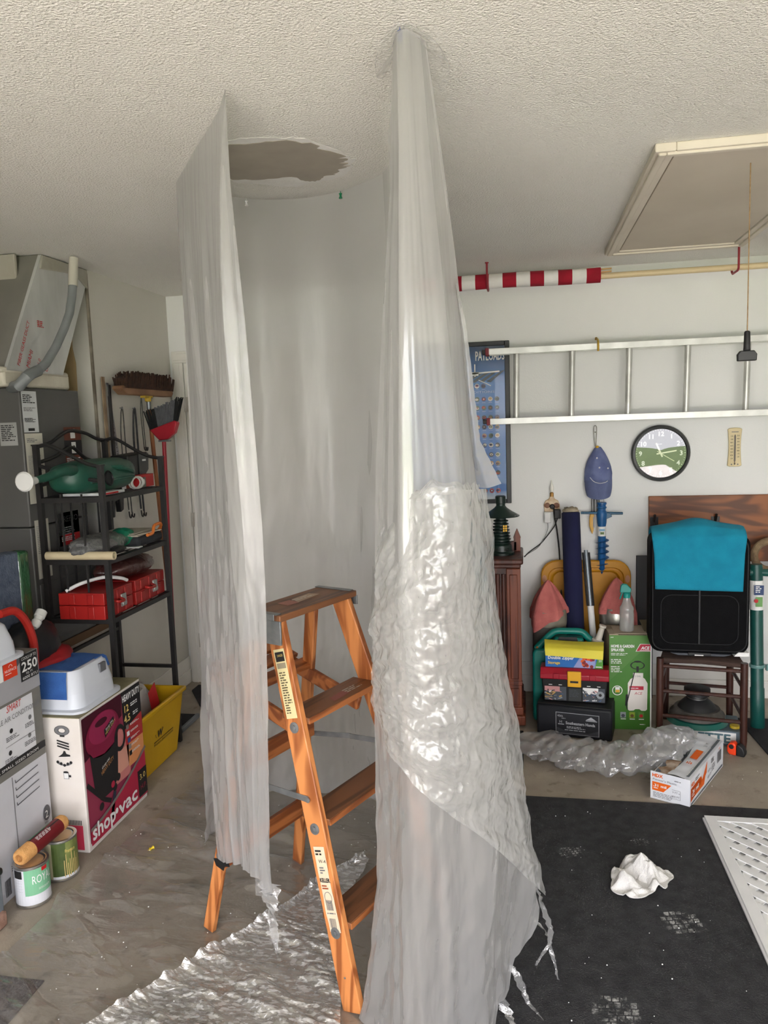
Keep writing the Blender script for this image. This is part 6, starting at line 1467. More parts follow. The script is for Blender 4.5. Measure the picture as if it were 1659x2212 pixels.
MB().box(-.034, .034, -.017, -.002, .085, .166).build('latch', plain('latch_yellow', S(236, 176, 34), .4), tbx, bevel=.004); MB().box(-.02, .02, -.0185, -.016, .108, .118).build('latch_slot', INK, tbx)
q = Print((-.148, -.0012, .008), X_, Z_)
rnd = random.Random(9); PCS = [PAPER, INK, plain('photo_pink', S(196, 140, 140), .5), plain('photo_blue', S(70, 96, 136), .5), plain('photo_steel', S(150, 156, 160), .5), plain('photo_tan', S(200, 160, 90), .5), plain('photo_slate', S(70, 76, 84), .5)]
for x0, w_ in ((0, .108), (.19, .108)):
    q.quad(x0, 0, w_, .072, PCS[6], 1); q.quad(x0, .045, w_ * .7, .028, PCS[2] if x0 == 0 else PAPER, 2)
    for k in range(26):
        x = x0 + rnd.uniform(.006, w_ - .02); z = rnd.uniform(.004, .055); a = rnd.uniform(0, PI); L = rnd.uniform(.006, .02); xx = [x + L * math.cos(a), x - L * math.cos(a)]
        q.line([(min(max(xx[0], x0), x0 + w_), min(max(z + L * math.sin(a) * .5, 0), .07)), (min(max(xx[1], x0), x0 + w_), min(max(z - L * math.sin(a) * .5, 0), .07))], rnd.uniform(.002, .007), rnd.choice(PCS), 3 + k * .1)
    q.words(x0 + .02, .08, .03, 1, .006, PAPER, 2); q.words(x0 + .07, .08, .025, 1, .006, PAPER, 2)
q.disc(.275, .04, .02, PCS[4], 8, n=16); q.disc(.275, .04, .008, INK, 9, n=10); q.quad(.12, .0, .062, .066, plain('photo_dark', S(44, 48, 48), .5), 1); q.words(.124, .055, .05, 5, .008, PCS[6], 2, 3, .3)
q.build('photo_print', tbx)
zb = thing('yellow_blue_carton', 'flat carton with open yellow flap and blue front on the tool box lid', 'carton', (.237, 3.9, .3433), -.06)
MB().box(-.143, .143, 0, .1, 0, .085).build('carton', plain('zip_yellow', S(226, 214, 60), .5), zb, bevel=.002, smooth=0)
P = smooth_lines([[(-.15, .09, .118), (-.148, .03, .114), (-.146, -.006, .098), (-.143, -.014, .062)], [(0, .09, .112), (0, .03, .11), (0, -.008, .096), (0, -.018, .058)], [(.15, .09, .113), (.148, .03, .11), (.146, -.006, .094), (.143, -.014, .05)]], 14, 12)
MB().grid(P).build('yellow_flap', mat('flap_yellow', S(232, 218, 66), .6, S(216, 202, 58), 5), zb, smooth=40, fix=False)
q = Print((-.143, -.0006, 0), X_, Z_); q.quad(0, 0, .286, .07, plain('zip_blue', S(28, 108, 186), .5), 1); q.text('Double Zipper', .012, .042, .022, PAPER, 3, fit=.13, bold=.0008); q.text('Storage', .012, .016, .02, plain('zip_gold', S(236, 200, 50), .5), 3, bold=.0006)
q.poly([(.14, 0), (.17, .05), (.25, .06), (.25, 0)], plain('zip_lilac', S(150, 160, 210), .5), 2); rnd = random.Random(4)
for k in range(16): q.disc(.18 + .06 * rnd.random(), .008 + .045 * rnd.random(), .009, rnd.choice([RED, plain('zip_dark_red', S(130, 30, 30), .5), ORANGE]), 3 + k * .05, n=10)
q.poly([(.245, 0), (.286, 0), (.286, .06), (.262, .06)], plain('zip_green', S(80, 150, 50), .5), 4); q.text('20', .264, .035, .016, PAPER, 5); q.quad(.25, .006, .03, .005, PAPER, 5); q.build('printed_front', zb)

# sprayer carton
GRN = mat('carton_green', S(82, 134, 56), .45, S(72, 122, 46), 3)
sv = thing('sprayer_carton', 'tall green garden sprayer carton with a red badge', 'carton', (.522, 3.955, 0), .03)
MB().box(-.105, .103, 0, .2, 0, .503).build('box', mat('carton_brown', S(150, 136, 116), .8, S(132, 118, 98), 6), sv, bevel=.002, smooth=0)
MB().box(-.105, -.06, .002, .1, .503, .507).box(-.075, .085, .01, .16, .505, .5085).build('top_flap', mat('carton_brown2', S(178, 164, 144), .8, S(160, 146, 126), 6), sv)
MB().bar((.1035, .006, .5), (.1035, .2, .53), .003, .05, (0, 0, 1)).build('side_flap', mat('carton_brown3', S(96, 88, 66), .8), sv)
MB().box(.098, .1045, -.0015, .0, 0, .503).build('pale_edge', PAPER, sv)
q = Print((-.105, -.0004, 0), X_, Z_); q.quad(0, .002, .203, .5, GRN, 1); q.poly([(.0, .26), (.0, .002), (.203, .002), (.203, .42), (.18, .44)], plain('carton_green_deep', S(66, 124, 38), .45), 1.5)
q.text('HOME & GARDEN', .008, .438, .021, PAPER, 3, fit=.115, bold=.0007); q.text('SPRAYER', .008, .418, .021, PAPER, 3, fit=.066, bold=.0007); q.words(.008, .405, .09, 2, .008, PAPER, 3, 6, .4); q.words(.008, .372, .07, 3, .009, PAPER, 3, 7, .45); q.words(.008, .335, .07, 4, .009, PAPER, 3, 8, .4)
q.poly([(.13, .418), (.203, .418), (.203, .458), (.152, .458)], PAPER, 2); q.poly([(.134, .42), (.203, .42), (.203, .456), (.154, .456)], plain('ace_red', S(190, 34, 60), .45), 3); q.text('ACE', .157, .43, .021, PAPER, 4, shear=.2, bold=.001); q.quad(.15, .423, .05, .003, PAPER, 4)
JW = plain('sprayer_white', S(232, 226, 218), .5)
q.poly([(.092, .11), (.1, .103), (.12, .104), (.13, .112), (.15, .112), (.16, .104), (.18, .104), (.188, .112), (.19, .25), (.176, .275), (.168, .28), (.168, .305), (.118, .305), (.118, .28), (.105, .272), (.092, .25)], JW, 4)
q.ring(.14, .345, .03, .036, INK, 5, 24, 0, 2 * PI, .6); q.quad(.134, .31, .012, .03, INK, 5); q.disc(.14, .365, .018, INK, 6, ry=.005); q.quad(.1, .215, .07, .02, plain('ace_red', S(190, 34, 60), .45), 5); q.words(.106, .222, .058, 1, .007, PAPER, 6); q.text('ACE', .125, .19, .02, plain('ace_red', S(190, 34, 60), .45), 5, shear=.2)
q.text('2 GAL', .125, .284, .012, INKG, 5); q.line([(.125, .31), (.1, .2), (.085, .13), (.09, .11)], .005, INK, 6); q.line([(.088, .19), (.084, .13)], .011, INK, 6)
q.ring(.04, .21, .022, .026, PAPER, 3); q.quad(.03, .2, .022, .028, PAPER, 3); q.quad(.031, .2, .02, .014, plain('badge_amber', S(220, 170, 50), .5), 4)
for k, c_ in enumerate(((PCS[4], PCS[6]), (plain('icon_lime', S(150, 170, 50), .5), plain('icon_olive', S(110, 84, 40), .5)), (plain('icon_green', S(90, 140, 60), .5), RED))):
    q.quad(.055 + .045 * k, .065, .028, .03, c_[0], 3); q.disc(.069 + .045 * k, .076, .009, c_[1], 4); q.quad(.057 + .045 * k, .056, .026, .004, PAPER, 3)
q.words(.152, .028, .04, 1, .007, PAPER, 3); q.quad(.006, .49, .015, .003, PAPER, 3); q.build('printed_front', sv)
sb = thing('spray_bottle', 'clear spray bottle with teal trigger on top of the sprayer carton', 'bottle', (.513, 4.03, .509))
CLR = film('bottle_plastic', .38, (.85, .88, .86, 1), gloss=.05, rough=.15, bstr=.1)
MB().lathe([(0, 0), (.034, .0), (.036, .006), (.036, .09), (.034, .1), (.035, .108), (.035, .12), (.026, .135), (.018, .165), (.016, .175)], seg=24, cap=False).build('bottle', CLR, sb, smooth=60)
MB().lathe([(.019, .172), (.019, .195), (.012, .2)], seg=18).prism([(-.035, .2), (.02, .2), (.022, .22), (.0, .243), (-.02, .246), (-.03, .238)], (0, -.01, 0), (1, 0, 0), (0, 0, 1), (0, 1, 0), .02).build('spray_head', mat('trigger_teal', S(30, 150, 140), .4), sb, bevel=.003)
MB().tube(curve([(-.02, 0, .205), (-.028, 0, .185), (-.034, 0, .165)]), .004, 8).build('trigger', mat('trigger_teal', S(30, 150, 140)), sb)

# chair, suitcase, towel
DKW = mat('chair_wood', S(70, 38, 28), .4, S(48, 25, 20), 6, stretch=(6, 6, 1))
ch = thing('rush_chair', 'dark wooden chair with woven rush seat carrying the black suitcase', 'chair', (.85, 3.92, 0), -.16)
c_ = lambda x, y, z: Vector((x, y, z))
LEG = {'fl': (-.187, -.165), 'fr': (.187, -.165), 'rl': (-.155, .18), 'rr': (.155, .18)}
for k, (x, y) in LEG.items():
    h = .445 if k[0] == 'f' else .95
    MB().tube([c_(x * 1.01, y, 0), c_(x * 1.01, y, .06), c_(x, y, .3), c_(x, y + (.0 if k[0] == 'f' else .0), .44)] + ([c_(x * 1.02, y + .05, .95)] if k[0] == 'r' else []), [.012, .0165, .018, .017] + ([.012] if k[0] == 'r' else []), 12).build('leg', DKW, ch)
m_ = MB(); nn = 15
for k in range(nn):
    t = (k + .5) / nn; y = -.165 + .345 * t; hw = .187 - .032 * t
    m_.tube([(-hw, y, .425), (0, y, .432 - .006 * math.sin(PI * t)), (hw, y, .425)], .0135, 8)
o = m_.build('rush_seat', mat('rush_brown', S(72, 54, 46), .9, S(54, 40, 34), 40, bump=.5, bscale=150, stretch=(.1, 1, 1)), ch); o['kind'] = 'stuff'
for z in (.40, .275, .15): MB().tube([c_(-.187, -.165, z), c_(.187, -.165, z)], .0095, 10).build('front_rung', DKW, ch)
for s in (-1, 1):
    for z in (.31, .17): MB().tube([c_(s * .187, -.165, z), c_(s * .155, .18, z)], .009, 10).build('side_rung', DKW, ch)
MB().tube([c_(-.155, .18, .2), c_(.155, .18, .2)], .009, 10).build('rear_rung', DKW, ch)
for z in (.62, .78, .9): MB().box(-.155, .155, .2 + (z - .45) * .1 - .006, .2 + (z - .45) * .1 + .006, z - .025, z + .025).build('back_slat', DKW, ch, bevel=.003)
SUI = mat('suitcase_black', S(11, 11, 13), .85, S(7, 7, 9), 30, bump=.15, bscale=200, spec=.15)
su = thing('suitcase', 'black soft suitcase standing on the dark wooden chair', 'suitcase', (.826, 3.9, .4475), -.06)
def slab(hx, z0, z1, r, y): return [Vector((x, y, z)) for x, z in rrect(hx, z0, z1, r)]
MB().loft([slab(.21, .03, .575, .04, -.095), slab(.225, .012, .592, .05, -.08), slab(.225, .012, .592, .05, .075), slab(.21, .03, .575, .04, .09)]).build('body', SUI, su, smooth=35)
for nm, hx, z0, z1, y in (('piping', .213, .026, .579, -.094), ('pocket_seam', .175, .06, .3, -.0965)): MB().tube([(x, y, z) for x, z in rrect(hx, z0, z1, .05)], .004 if nm == 'piping' else .0025, 6, closed=True).build(nm, mat('piping_grey', S(22, 22, 25), .6, spec=.3), su)
MB().tube([(.0, -.0975, .06), (.0, -.0975, .38)], .006, 6).build('centre_band', mat('band_grey', S(34, 34, 36), .6), su)
MB().prism([(-.13, .012), (.15, .012), (.115, .0005), (-.095, .0005)], (0, -.1, 0), (1, 0, 0), (0, 0, 1), (0, 1, 0), .14).build('base_plate', mat('base_grey', S(60, 64, 72), .45), su, bevel=.002)
MB().box(-.05, .055, -.104, -.09, .003, .018).build('grip', BLACKP, su, bevel=.003); MB().box(-.02, .02, -.1055, -.1035, .003, .008).build('grip_badge', PAPER, su)
TOW = mat('towel_turquoise', S(14, 140, 170), .95, S(10, 128, 158), 12, bump=.35, bscale=320)
tw = thing('turquoise_towel', 'turquoise towel folded over the top of the black suitcase', 'towel', (.826, 3.9, .4475), -.06)
prof_ = [(-.02, .105, .42), (0, .108, .55), (0, .1, .6), (0, .05, .625), (0, -.02, .628), (0, -.075, .615), (0, -.108, .585), (0, -.114, .5), (0, -.113, .42), (0, -.112, .33)]
ls = []
for x, dz, kk in ((-.215, -.012, 0), (-.1, .008, .35), (0, .018, 1), (.1, .006, .35), (.2, -.006, 0)):
    ls.append([(x * (1.02 if 3 < i < 7 else (1.0 if i <= 3 else .985 - .012 * (i - 6))), y, z + (dz if 1 < i < 6 else 0) + (.012 * kk if 2 < i < 5 else 0) + (-.012 * (x + .2) if i == 9 else 0)) for i, (_, y, z) in enumerate(prof_)])
P = smooth_lines(ls, 60, 44); U, V = uv(60, 44); P = P + normals(P) * (.004 * (fbm(U * 4, V * 5, 91) - .5) + .0025 * (ridge(U * 3 + V, V * 3, 92) - .3))[:, :, None]
o = MB().grid(P).build('cloth', TOW, tw, smooth=80, fix=False); sm_ = o.modifiers.new('thickness', 'SOLIDIFY'); sm_.thickness = .005; sm_.offset = 0
ww = thing('white_corner', 'white scrap of cloth under the right end of the suitcase', 'cloth', (1.0, 3.8, .4475)); MB().prism([(-.02, 0), (.05, 0), (.05, .02), (.0, .022)], (0, 0, 0), (1, 0, 0), (0, 0, 1), (0, 1, 0), .05).build('cloth', PAPER, ww, bevel=.003)

# under the chair
bx_ = thing('grey_blue_box', 'grey blue box lettered in white under the chair', 'box', (.905, 3.805, .0), -.16)
MB().box(-.17, .115, 0, .22, .001, .075).build('box', mat('box_bluegrey', S(106, 122, 132), .6, S(92, 108, 118), 6), bx_, bevel=.003)
q = Print((-.17, -.0006, .001), X_, Z_); q.quad(.05, .012, .21, .055, PAPER, 1); q.text('ETTE', .085, .016, .06, plain('letter_teal', S(88, 120, 130), .5), 2, fit=.15, bold=.002); q.build('lettering', bx_)
tl = thing('teal_dish', 'teal round dish upside down under the chair on the grey blue box', 'dish', (.84, 3.92, .0765)); MB().lathe([(.14, 0), (.145, .004), (.13, .025), (.1, .03), (0, .03)], seg=36).build('dish', mat('dish_teal', S(30, 104, 92), .4), tl, smooth=40)
sk = thing('speaker_driver', 'large loudspeaker driver lying face down under the chair', 'speaker', (.84, 3.92, .1075))
MB().lathe([(.128, 0), (.132, .004), (.13, .014), (.118, .022), (.108, .04)], seg=40).build('grey_gasket', mat('gasket_grey', S(104, 100, 94), .8, S(80, 76, 72), 20), sk, smooth=40)
MB().lathe([(.1, .018), (.104, .02), (.104, .03), (.098, .032)], seg=40).build('steel_ring', mat('ring_steel', S(150, 150, 148), .3, metal=.9), sk, smooth=40)
MB().lathe([(.098, .03), (.08, .06), (.055, .085), (.048, .088)], seg=40).build('cone_basket', mat('basket_black', S(32, 32, 34), .5), sk, smooth=40)
MB().lathe([(.046, .086), (.046, .095), (.038, .097), (.038, .108)], seg=32).build('steel_plate', mat('ring_steel', S(150, 150, 148)), sk, smooth=40); MB().lathe([(.036, .106), (.062, .108), (.062, .138), (.054, .142), (0, .142)], seg=32).build('magnet', BLACKP, sk, smooth=40)
yc_ = thing('yellow_puck', 'small yellow plastic disc on the right end of the grey blue box', 'lid', (1.0, 3.84, .0765)); MB().lathe([(.022, 0), (.024, .003), (.022, .014), (0, .016)], seg=20).build('disc', plain('lid_yellow', S(200, 170, 40), .5), yc_)
tm = thing('tape_measure', 'orange and black tape measure lying on the floor by the chair leg', 'tape measure', (.975, 3.70, 0), -.5)
MB().prism([(-.03, 0), (.0, 0), (.0, .05), (-.012, .062), (-.03, .056), (-.04, .04), (-.04, .014)], (0, -.02, .001), (1, 0, 0), (0, 0, 1), (0, 1, 0), .04).build('orange_case', plain('measure_orange', S(246, 70, 28), .4), tm, bevel=.005)
MB().prism([(.0, 0), (.038, 0), (.04, .02), (.03, .044), (.01, .056), (.0, .05)], (0, -.02, .001), (1, 0, 0), (0, 0, 1), (0, 1, 0), .04).build('black_case', BLACKP, tm, bevel=.005); MB().lathe([(.0, .0), (.011, .0), (.011, .0025), (0, .003)], (-.02, -.0195, .042), 18, axis=(0, -1, 0)).build('label_disc', INK, tm)
TGR = mat('tube_green', S(20, 84, 76), .4, S(16, 70, 64), 5)
gt = thing('green_stand', 'dark green tube stand with cross bar at the right edge beside the chair', 'stand', (1.162, 4.04, 0))
MB().lathe([(.03, 0), (.034, .005), (.034, .21), (.031, .215), (.031, .83), (.028, .85), (0, .852)], seg=24, axis=(-.02, .03, 1)).build('tube', TGR, gt, smooth=40)
MB().lathe([(.036, .32), (.037, .322), (.037, .335), (.036, .337)], seg=24, axis=(-.02, .03, 1)).bar((.03, -.01, .325), (.2, -.01, .325), .02, .03, (0, 1, 0)).build('collar', plain('collar_pale', S(110, 150, 146), .4), gt)
MB().tube([(-.05, .02, .81), (.3, .02, .8)], .019, 14).build('cross_bar', TGR, gt)
MB().lathe([(.0325, .62), (.0325, .77)], seg=24, axis=(-.02, .03, 1), cap=False).build('label_wrap', PAPER, gt)
q = Print((-.035, -.0165, .62), X_, Z_); q.quad(.0, .08, .045, .05, plain('wrap_navy', S(40, 64, 110), .5), 1); q.words(.006, .12, .03, 4, .009, PAPER, 2); q.quad(.008, .02, .032, .05, plain('wrap_green', S(110, 160, 90), .5), 1); q.disc(.01, .05, .01, RED, 2); q.build('label_print', gt)
rp = thing('tan_coil', 'tan rope coil partly seen at the right edge above the green stand', 'rope', (1.3, 4.38, .84))
MB().tube([(.08 * math.cos(a), -.01, .08 * math.sin(a)) for a in [2 * PI * k / 28 for k in range(28)]], .02, 10, closed=True).build('coil', mat('rope_tan', S(150, 128, 98), .9, S(126, 104, 78), 40, bump=.5, bscale=90), rp)

# ------------------------------------------------------------------ on the floor
bmat = thing('black_carpet', 'large dark charcoal carpet mat with dusty footprints on the floor', 'mat', (.7, 2.2, 0))
CHAR = mat('carpet_charcoal', S(56, 56, 58), .98, S(42, 42, 44), 22, bump=.6, bscale=240, detail=6)
MB().prism([(-.93, -.9), (1.9, -.9), (1.9, .962), (-.745, .97), (-.93, .97)], (0, 0, .0005), (1, 0, 0), (0, 1, 0), (0, 0, 1), .007).build('carpet', CHAR, bmat)
def dust():
    m = bpy.data.materials.new('plaster_dust'); m.use_nodes = True; n = m.node_tree.nodes; l = m.node_tree.links; n.clear()
    o = n.new('ShaderNodeOutputMaterial'); t = n.new('ShaderNodeBsdfTransparent'); g = n.new('ShaderNodeBsdfDiffuse'); g.inputs['Color'].default_value = S(206, 206, 204)
    tc = n.new('ShaderNodeTexCoord'); nz = n.new('ShaderNodeTexNoise'); nz.inputs['Scale'].default_value = 34; nz.inputs['Detail'].default_value = 7; nz.inputs['Roughness'].default_value = .75
    l.new(tc.outputs['Object'], nz.inputs['Vector']); mr = n.new('ShaderNodeMapRange'); mr.inputs['From Min'].default_value = .46; mr.inputs['From Max'].default_value = .68; mr.inputs['To Max'].default_value = .75
    l.new(nz.outputs['Fac'], mr.inputs['Value']); mx = n.new('ShaderNodeMixShader'); l.new(mr.outputs[0], mx.inputs[0]); l.new(t.outputs[0], mx.inputs[1]); l.new(g.outputs[0], mx.inputs[2]); l.new(mx.outputs[0], o.inputs['Surface']); return m
DUST = dust()
def footprint(x, y, w, L, rz, k):
    a = Vector((math.cos(rz), math.sin(rz), 0)); b = Vector((-math.sin(rz), math.cos(rz), 0))
    q = Print(Vector((x, y, .0085)) - Vector(bmat.location), a, b, .0002); rnd = random.Random(k)
    nx, ny = 6, 5
    for i in range(nx):
        for j in range(ny):
            cx_, cy_ = (i + .5) / nx * 2 - 1, (j + .5) / ny * 2 - 1
            if cx_ * cx_ + cy_ * cy_ > 1.12: continue
            q.quad(cx_ * w / 2 - w / nx / 2 + .002, cy_ * L / 2 - L / ny / 2 + .002, w / nx - .004, L / ny - .004, DUST, 1, sk=.004)
    q.build('dust_footprint', bmat)
footprint(.472, 2.388, .12, .11, .25, 1); footprint(.222, 1.975, .13, .12, .1, 2); footprint(.147, 2.75, .09, .07, .4, 3); footprint(.41, 2.85, .07, .05, .1, 4)
sm2 = thing('small_black_mat', 'small black mat on the floor in front of the mahogany cabinet', 'mat', (-.2, 3.66, 0)); MB().box(-.22, .178, -.225, .2, .0005, .012).build('mat', MATK, sm2, bevel=.002)
rm = thing('black_runner', 'black runner mat on the floor at the right edge beyond the chair', 'mat', (1.5, 3.8, 0)); MB().prism([(-.41, .35), (-.385, -.1), (-.3, -.35), (.4, -.35), (.4, .35)], (0, 0, .0005), (1, 0, 0), (0, 1, 0), (0, 0, 1), .008).build('mat', MATK, rm)

# white rag
nv, nu = 70, 110; U, V = uv(nv, nu); th = U * 2 * PI
edge = np.interp(th, np.linspace(0, 2 * PI, 13), [.115, .118, .105, .11, .092, .088, .098, .128, .15, .108, .095, .1, .115])
edge = edge * (1 + .05 * np.sin(th * 7 + 1)) + .006 * (fbm(np.cos(th) * 6, np.sin(th) * 6, 7) - .5)
x = V * edge * np.cos(th); y = V * edge * np.sin(th) * .86
g1 = np.abs(np.sin((x * .9 - y * .5) * 38 + 2.2 * fbm(x * 9, y * 9, 3))); g2 = ridge(x * 15 + 3, y * 11 + 7, 101, 2)
hgt = .055 * (1 - V ** 2.6) * (.55 + .75 * fbm(x * 9 + 4, y * 9, 12)) * .6 + .32 * crumple(x, y, 131, 9, 7, 14, .8, .9, 7) * (1 - .5 * V) + .28 * crumple(x, y, 132, 8, 16, 34, .4, 1.5, 12)
hgt += .03 * np.exp(-((x - .0) ** 2 / .006 + (y - .06) ** 2 / .0008)) + .012 * np.exp(-((x - .05) ** 2 / .001 + (y + .0) ** 2 / .002))
P = np.stack([x + .012 * (fbm(x * 20, y * 20, 9) - .5), y, np.maximum(hgt, .004 + .006 * fbm(U * 20, V * 2, 3))], 2); P[:, -1] = P[:, 0]
o = MB().grid(P).build('white_rag', mat('terry_white', S(226, 224, 221), .98, S(216, 214, 210), 30, bump=.4, bscale=300), None, smooth=80, fix=False)
o.location = (.376, 2.605, .0085); o.rotation_euler = (0, 0, .2); sm_ = o.modifiers.new('thickness', 'SOLIDIFY'); sm_.thickness = .003; sm_.offset = 1
tag(o, 'crumpled white cloth rag lying on the dark carpet mat', 'rag')

# lattice panels
LWH = mat('lattice_white', S(236, 236, 236), .5, S(228, 228, 229), 5)
LX0, LX1, LY0, LY1 = .686, 1.5, 1.75, 3.05
def clip_strip(c, s, w, x0, x1, y0, y1):
    """ends of the strip x*1 + s*y = c inside the rectangle"""
    pts = []
    for xx in (x0, x1):
        yy = (c - xx) / s
        if y0 <= yy <= y1: pts.append((xx, yy))
    for yy in (y0, y1):
        xx = c - s * yy
        if x0 < xx < x1: pts.append((xx, yy))
    return pts[:2] if len(pts) >= 2 else None
def lattice(z, lab, dx=0.0, off=0.0):
    lp = thing('lattice_panel', lab, 'lattice', (LX0 + dx, LY0, z), group=None)
    W2, L2 = LX1 - LX0, LY1 - LY0
    for nm, a in (('edge_strip', (0, .04, 0, L2)), ('edge_strip', (.04, W2, L2 - .04, L2)), ('edge_strip', (.04, W2, 0, .04)), ('edge_strip', (W2 - .04, W2, .04, L2 - .04))):
        MB().box(a[0], a[1], a[2], a[3], .0, .009).build(nm, LWH, lp, bevel=.0015, smooth=0)
    per = .075
    for s, z0 in ((-1, .0005), (1, .004)):
        k0 = -40
        for k in range(-40, 60):
            c = k * per + (.02 if s > 0 else .045) + off
            pp = clip_strip(c, s, .03, .032, W2 - .032, .032, L2 - .032)
            if not pp: continue
            (ax_, ay_), (bx2, by2) = pp
            if math.hypot(ax_ - bx2, ay_ - by2) < .02: continue
            MB().bar((ax_, ay_, z0 + .00175), (bx2, by2, z0 + .00175), .030, .0035, (1, 1, 0) if s > 0 else (1, -1, 0)).build('slat', LWH, lp, smooth=0)
    return lp
lattice(.0182, 'white lattice panel at the lower right, the upper of two stacked')
lattice(.0085, 'white lattice panel at the lower right, underneath the other one', -.006, .0375)

# box of painter's plastic and the film pulled out of it
HA = Vector((.509, 3.226, 0)); hx_ = Vector((.878, -.479, 0)).normalized(); hy_ = Vector((.484, .875, 0)).normalized()
pb_ = thing('plastic_film_box', 'white and orange carton of painter plastic with its top torn open', 'carton', HA, math.atan2(hx_.y, hx_.x))
BW, BL, BH = .163, .478, .122
CWT = mat('film_box_white', S(228, 230, 234), .5, S(216, 219, 226), 5)
for nm, a in (('end_panel', (0, BW, 0, .003, .001, BH)), ('end_panel', (0, BW, BL - .003, BL, .001, BH)), ('side_panel', (0, .003, .003, BL - .003, .001, BH - .02)), ('side_panel', (BW - .003, BW, .003, BL - .003, .001, BH)), ('bottom_panel', (.003, BW - .003, .003, BL - .003, .001, .004))): MB().box(*a).build(nm, CWT, pb_, smooth=0)
P = smooth_lines([[(BW, y, BH), (BW * .62, y + .004, BH + .006), (BW * (.42 + .12 * math.sin(9 * y)), y, BH + (.004 + .03 * max(0, y - .3)))] for y in (.0, .09, .16, .24, .33, .40, BL)], 10, 60); U, V = uv(10, 60); P[:, :, 2] += .001 * V * np.sin(U * 40)
MB().grid(P).build('torn_lid', CWT, pb_, smooth=50, fix=False)
P = smooth_lines([[(BW * .5, y, BH + .004), (BW * .3, y, BH + .003 * math.sin(y * 60)), (BW * (.15 + .08 * math.sin(y * 80)), y, BH - .006)] for y in (.0, .03, .06, .09, .12, .15)], 8, 30); MB().grid(P).build('torn_flap', mat('kraft_brown', S(150, 116, 86), .9, S(196, 180, 164), 24), pb_, smooth=50, fix=False)
MB().lathe([(.012, 0), (.028, 0), (.028, .44), (.012, .44)], (BW * .45, .02, .06), 18, axis=(0, 1, 0)).build('cardboard_core', PAPER, pb_)
OR2 = plain('box_orange', S(236, 104, 22), .5); GR2 = plain('box_grey', S(104, 110, 116), .5)
q = Print((0, -.0004, 0), X_, Z_)
q.text('HDX', .008, .1, .02, OR2, 2, bold=.001); q.text("Painter's Plastic", .01, .085, .013, INKG, 2, fit=.1); q.poly([(.008, .04), (.055, .04), (.088, .078), (.008, .078)], OR2, 1); q.text('.31 mil', .012, .058, .016, PAPER, 2, fit=.055, bold=.0006); q.words(.014, .05, .03, 1, .006, PAPER, 2)
q.words(.012, .03, .12, 4, .006, INKG, 1, 3, .4); q.line([(.09, .062), (.125, .062), (.125, .024), (.08, .024)], .0012, INKG, 1); q.text('9 FT x', .092, .048, .012, INKG, 2); q.text('400 FT', .088, .03, .012, INKG, 2); q.words(.1, .1, .04, 1, .006, INKG, 1); q.build('printed_end', pb_)
q = Print((BW + .0004, 0, 0), Y_, Z_)
q.text('HDX', .012, .088, .02, OR2, 2, bold=.001); q.words(.07, .1, .06, 2, .008, INKG, 1, 6); q.poly([(.01, .022), (.15, .052), (.23, .118), (.225, .07), (.18, .052), (.165, .056), (.15, .088), (.15, .08), (.01, .08)], OR2, 1)
q.poly([(.01, .03), (.19, .03), (.235, .118), (.2, .06), (.15, .062), (.14, .086), (.01, .08)], OR2, 1); q.text('.31 mil', .018, .052, .024, PAPER, 3, fit=.09, bold=.001); q.words(.02, .042, .05, 1, .007, PAPER, 3)
q.text('9 FT x', .24, .058, .02, INKG, 2); q.text('400 FT', .235, .034, .02, INKG, 2); q.words(.3, .07, .06, 4, .008, INKG, 1, 7); q.words(.29, .1, .06, 3, .007, INK, 1, 8); q.bars(.38, .05, .06, .05, INK, 2); q.text('HDX', .4, .106, .012, OR2, 2); q.quad(.012, .008, BL - .024, .009, GR2, 1); q.build('printed_side', pb_)
q = Print((BW - .004, .012, BH + .0065), Y_, (-1, 0, .06)); q.quad(.0, .004, BL - .03, .012, GR2, 1); q.words(.01, .013, BL - .06, 1, .006, PAPER, 2, 9, .5); q.quad(.18, .028, .1, .03, OR2, 1); q.text('31 M', .33, .03, .022, INKG, 2); q.words(.12, .05, .03, 3, .008, OR2, 1); q.build('printed_lid', pb_)
F_ROLL = film('film_roll', .3, (.8, .8, .82, 1), gloss=.13, rough=.13, bscale=20, bstr=.6, stretch=(1, 1, 1))
tf = thing('pulled_out_film', 'crumpled tail of clear plastic film pulled out of the orange and white carton', 'plastic sheet', (.4, 3.55, 0))
ctr = resample([(.74, 3.56, .15), (.66, 3.50, .16), (.56, 3.44, .12), (.44, 3.44, .075), (.32, 3.47, .062), (.18, 3.54, .052), (.06, 3.62, .045), (-.0, 3.69, .042)], 150)
nv, nu = 150, 44; U, V = uv(nv, nu); a = U * 2 * PI
tg = np.gradient(ctr, axis=0); sd_ = np.stack([-tg[:, 1], tg[:, 0], 0 * tg[:, 0]], 1); sd_ /= np.linalg.norm(sd_, axis=1, keepdims=True)
wd = np.interp(V, [0, .12, .3, .5, .8, 1], [.035, .075, .11, .115, .12, .13]); ht = np.interp(V, [0, .12, .3, .6, 1], [.03, .055, .062, .045, .035])
nz_ = 1 + 2.2 * crumple(U * .4, V * 1.1, 115, 9, 5, 16, .5, 1.2, 4) + .6 * (.35 - ridge(np.cos(a) * 1.3 + V * 5, np.sin(a) * 1.8 + V * 9, 111, 3)) + .3 * (fbm(np.cos(a) * 2 + V * 14, np.sin(a) * 2, 112) - .5)
P = ctr[:, None, :] + sd_[:, None, :] * (wd * np.cos(a) * nz_)[:, :, None]; P[:, :, 2] += ht * np.sin(a) * nz_
P[:, -1] = P[:, 0]; P[:, :, 2] = np.maximum(P[:, :, 2], .006 + .006 * fbm(U * 9, V * 20, 5)); P -= np.array(tf.location)
MB().grid(P).build('film', F_ROLL, tf, smooth=80, fix=False)

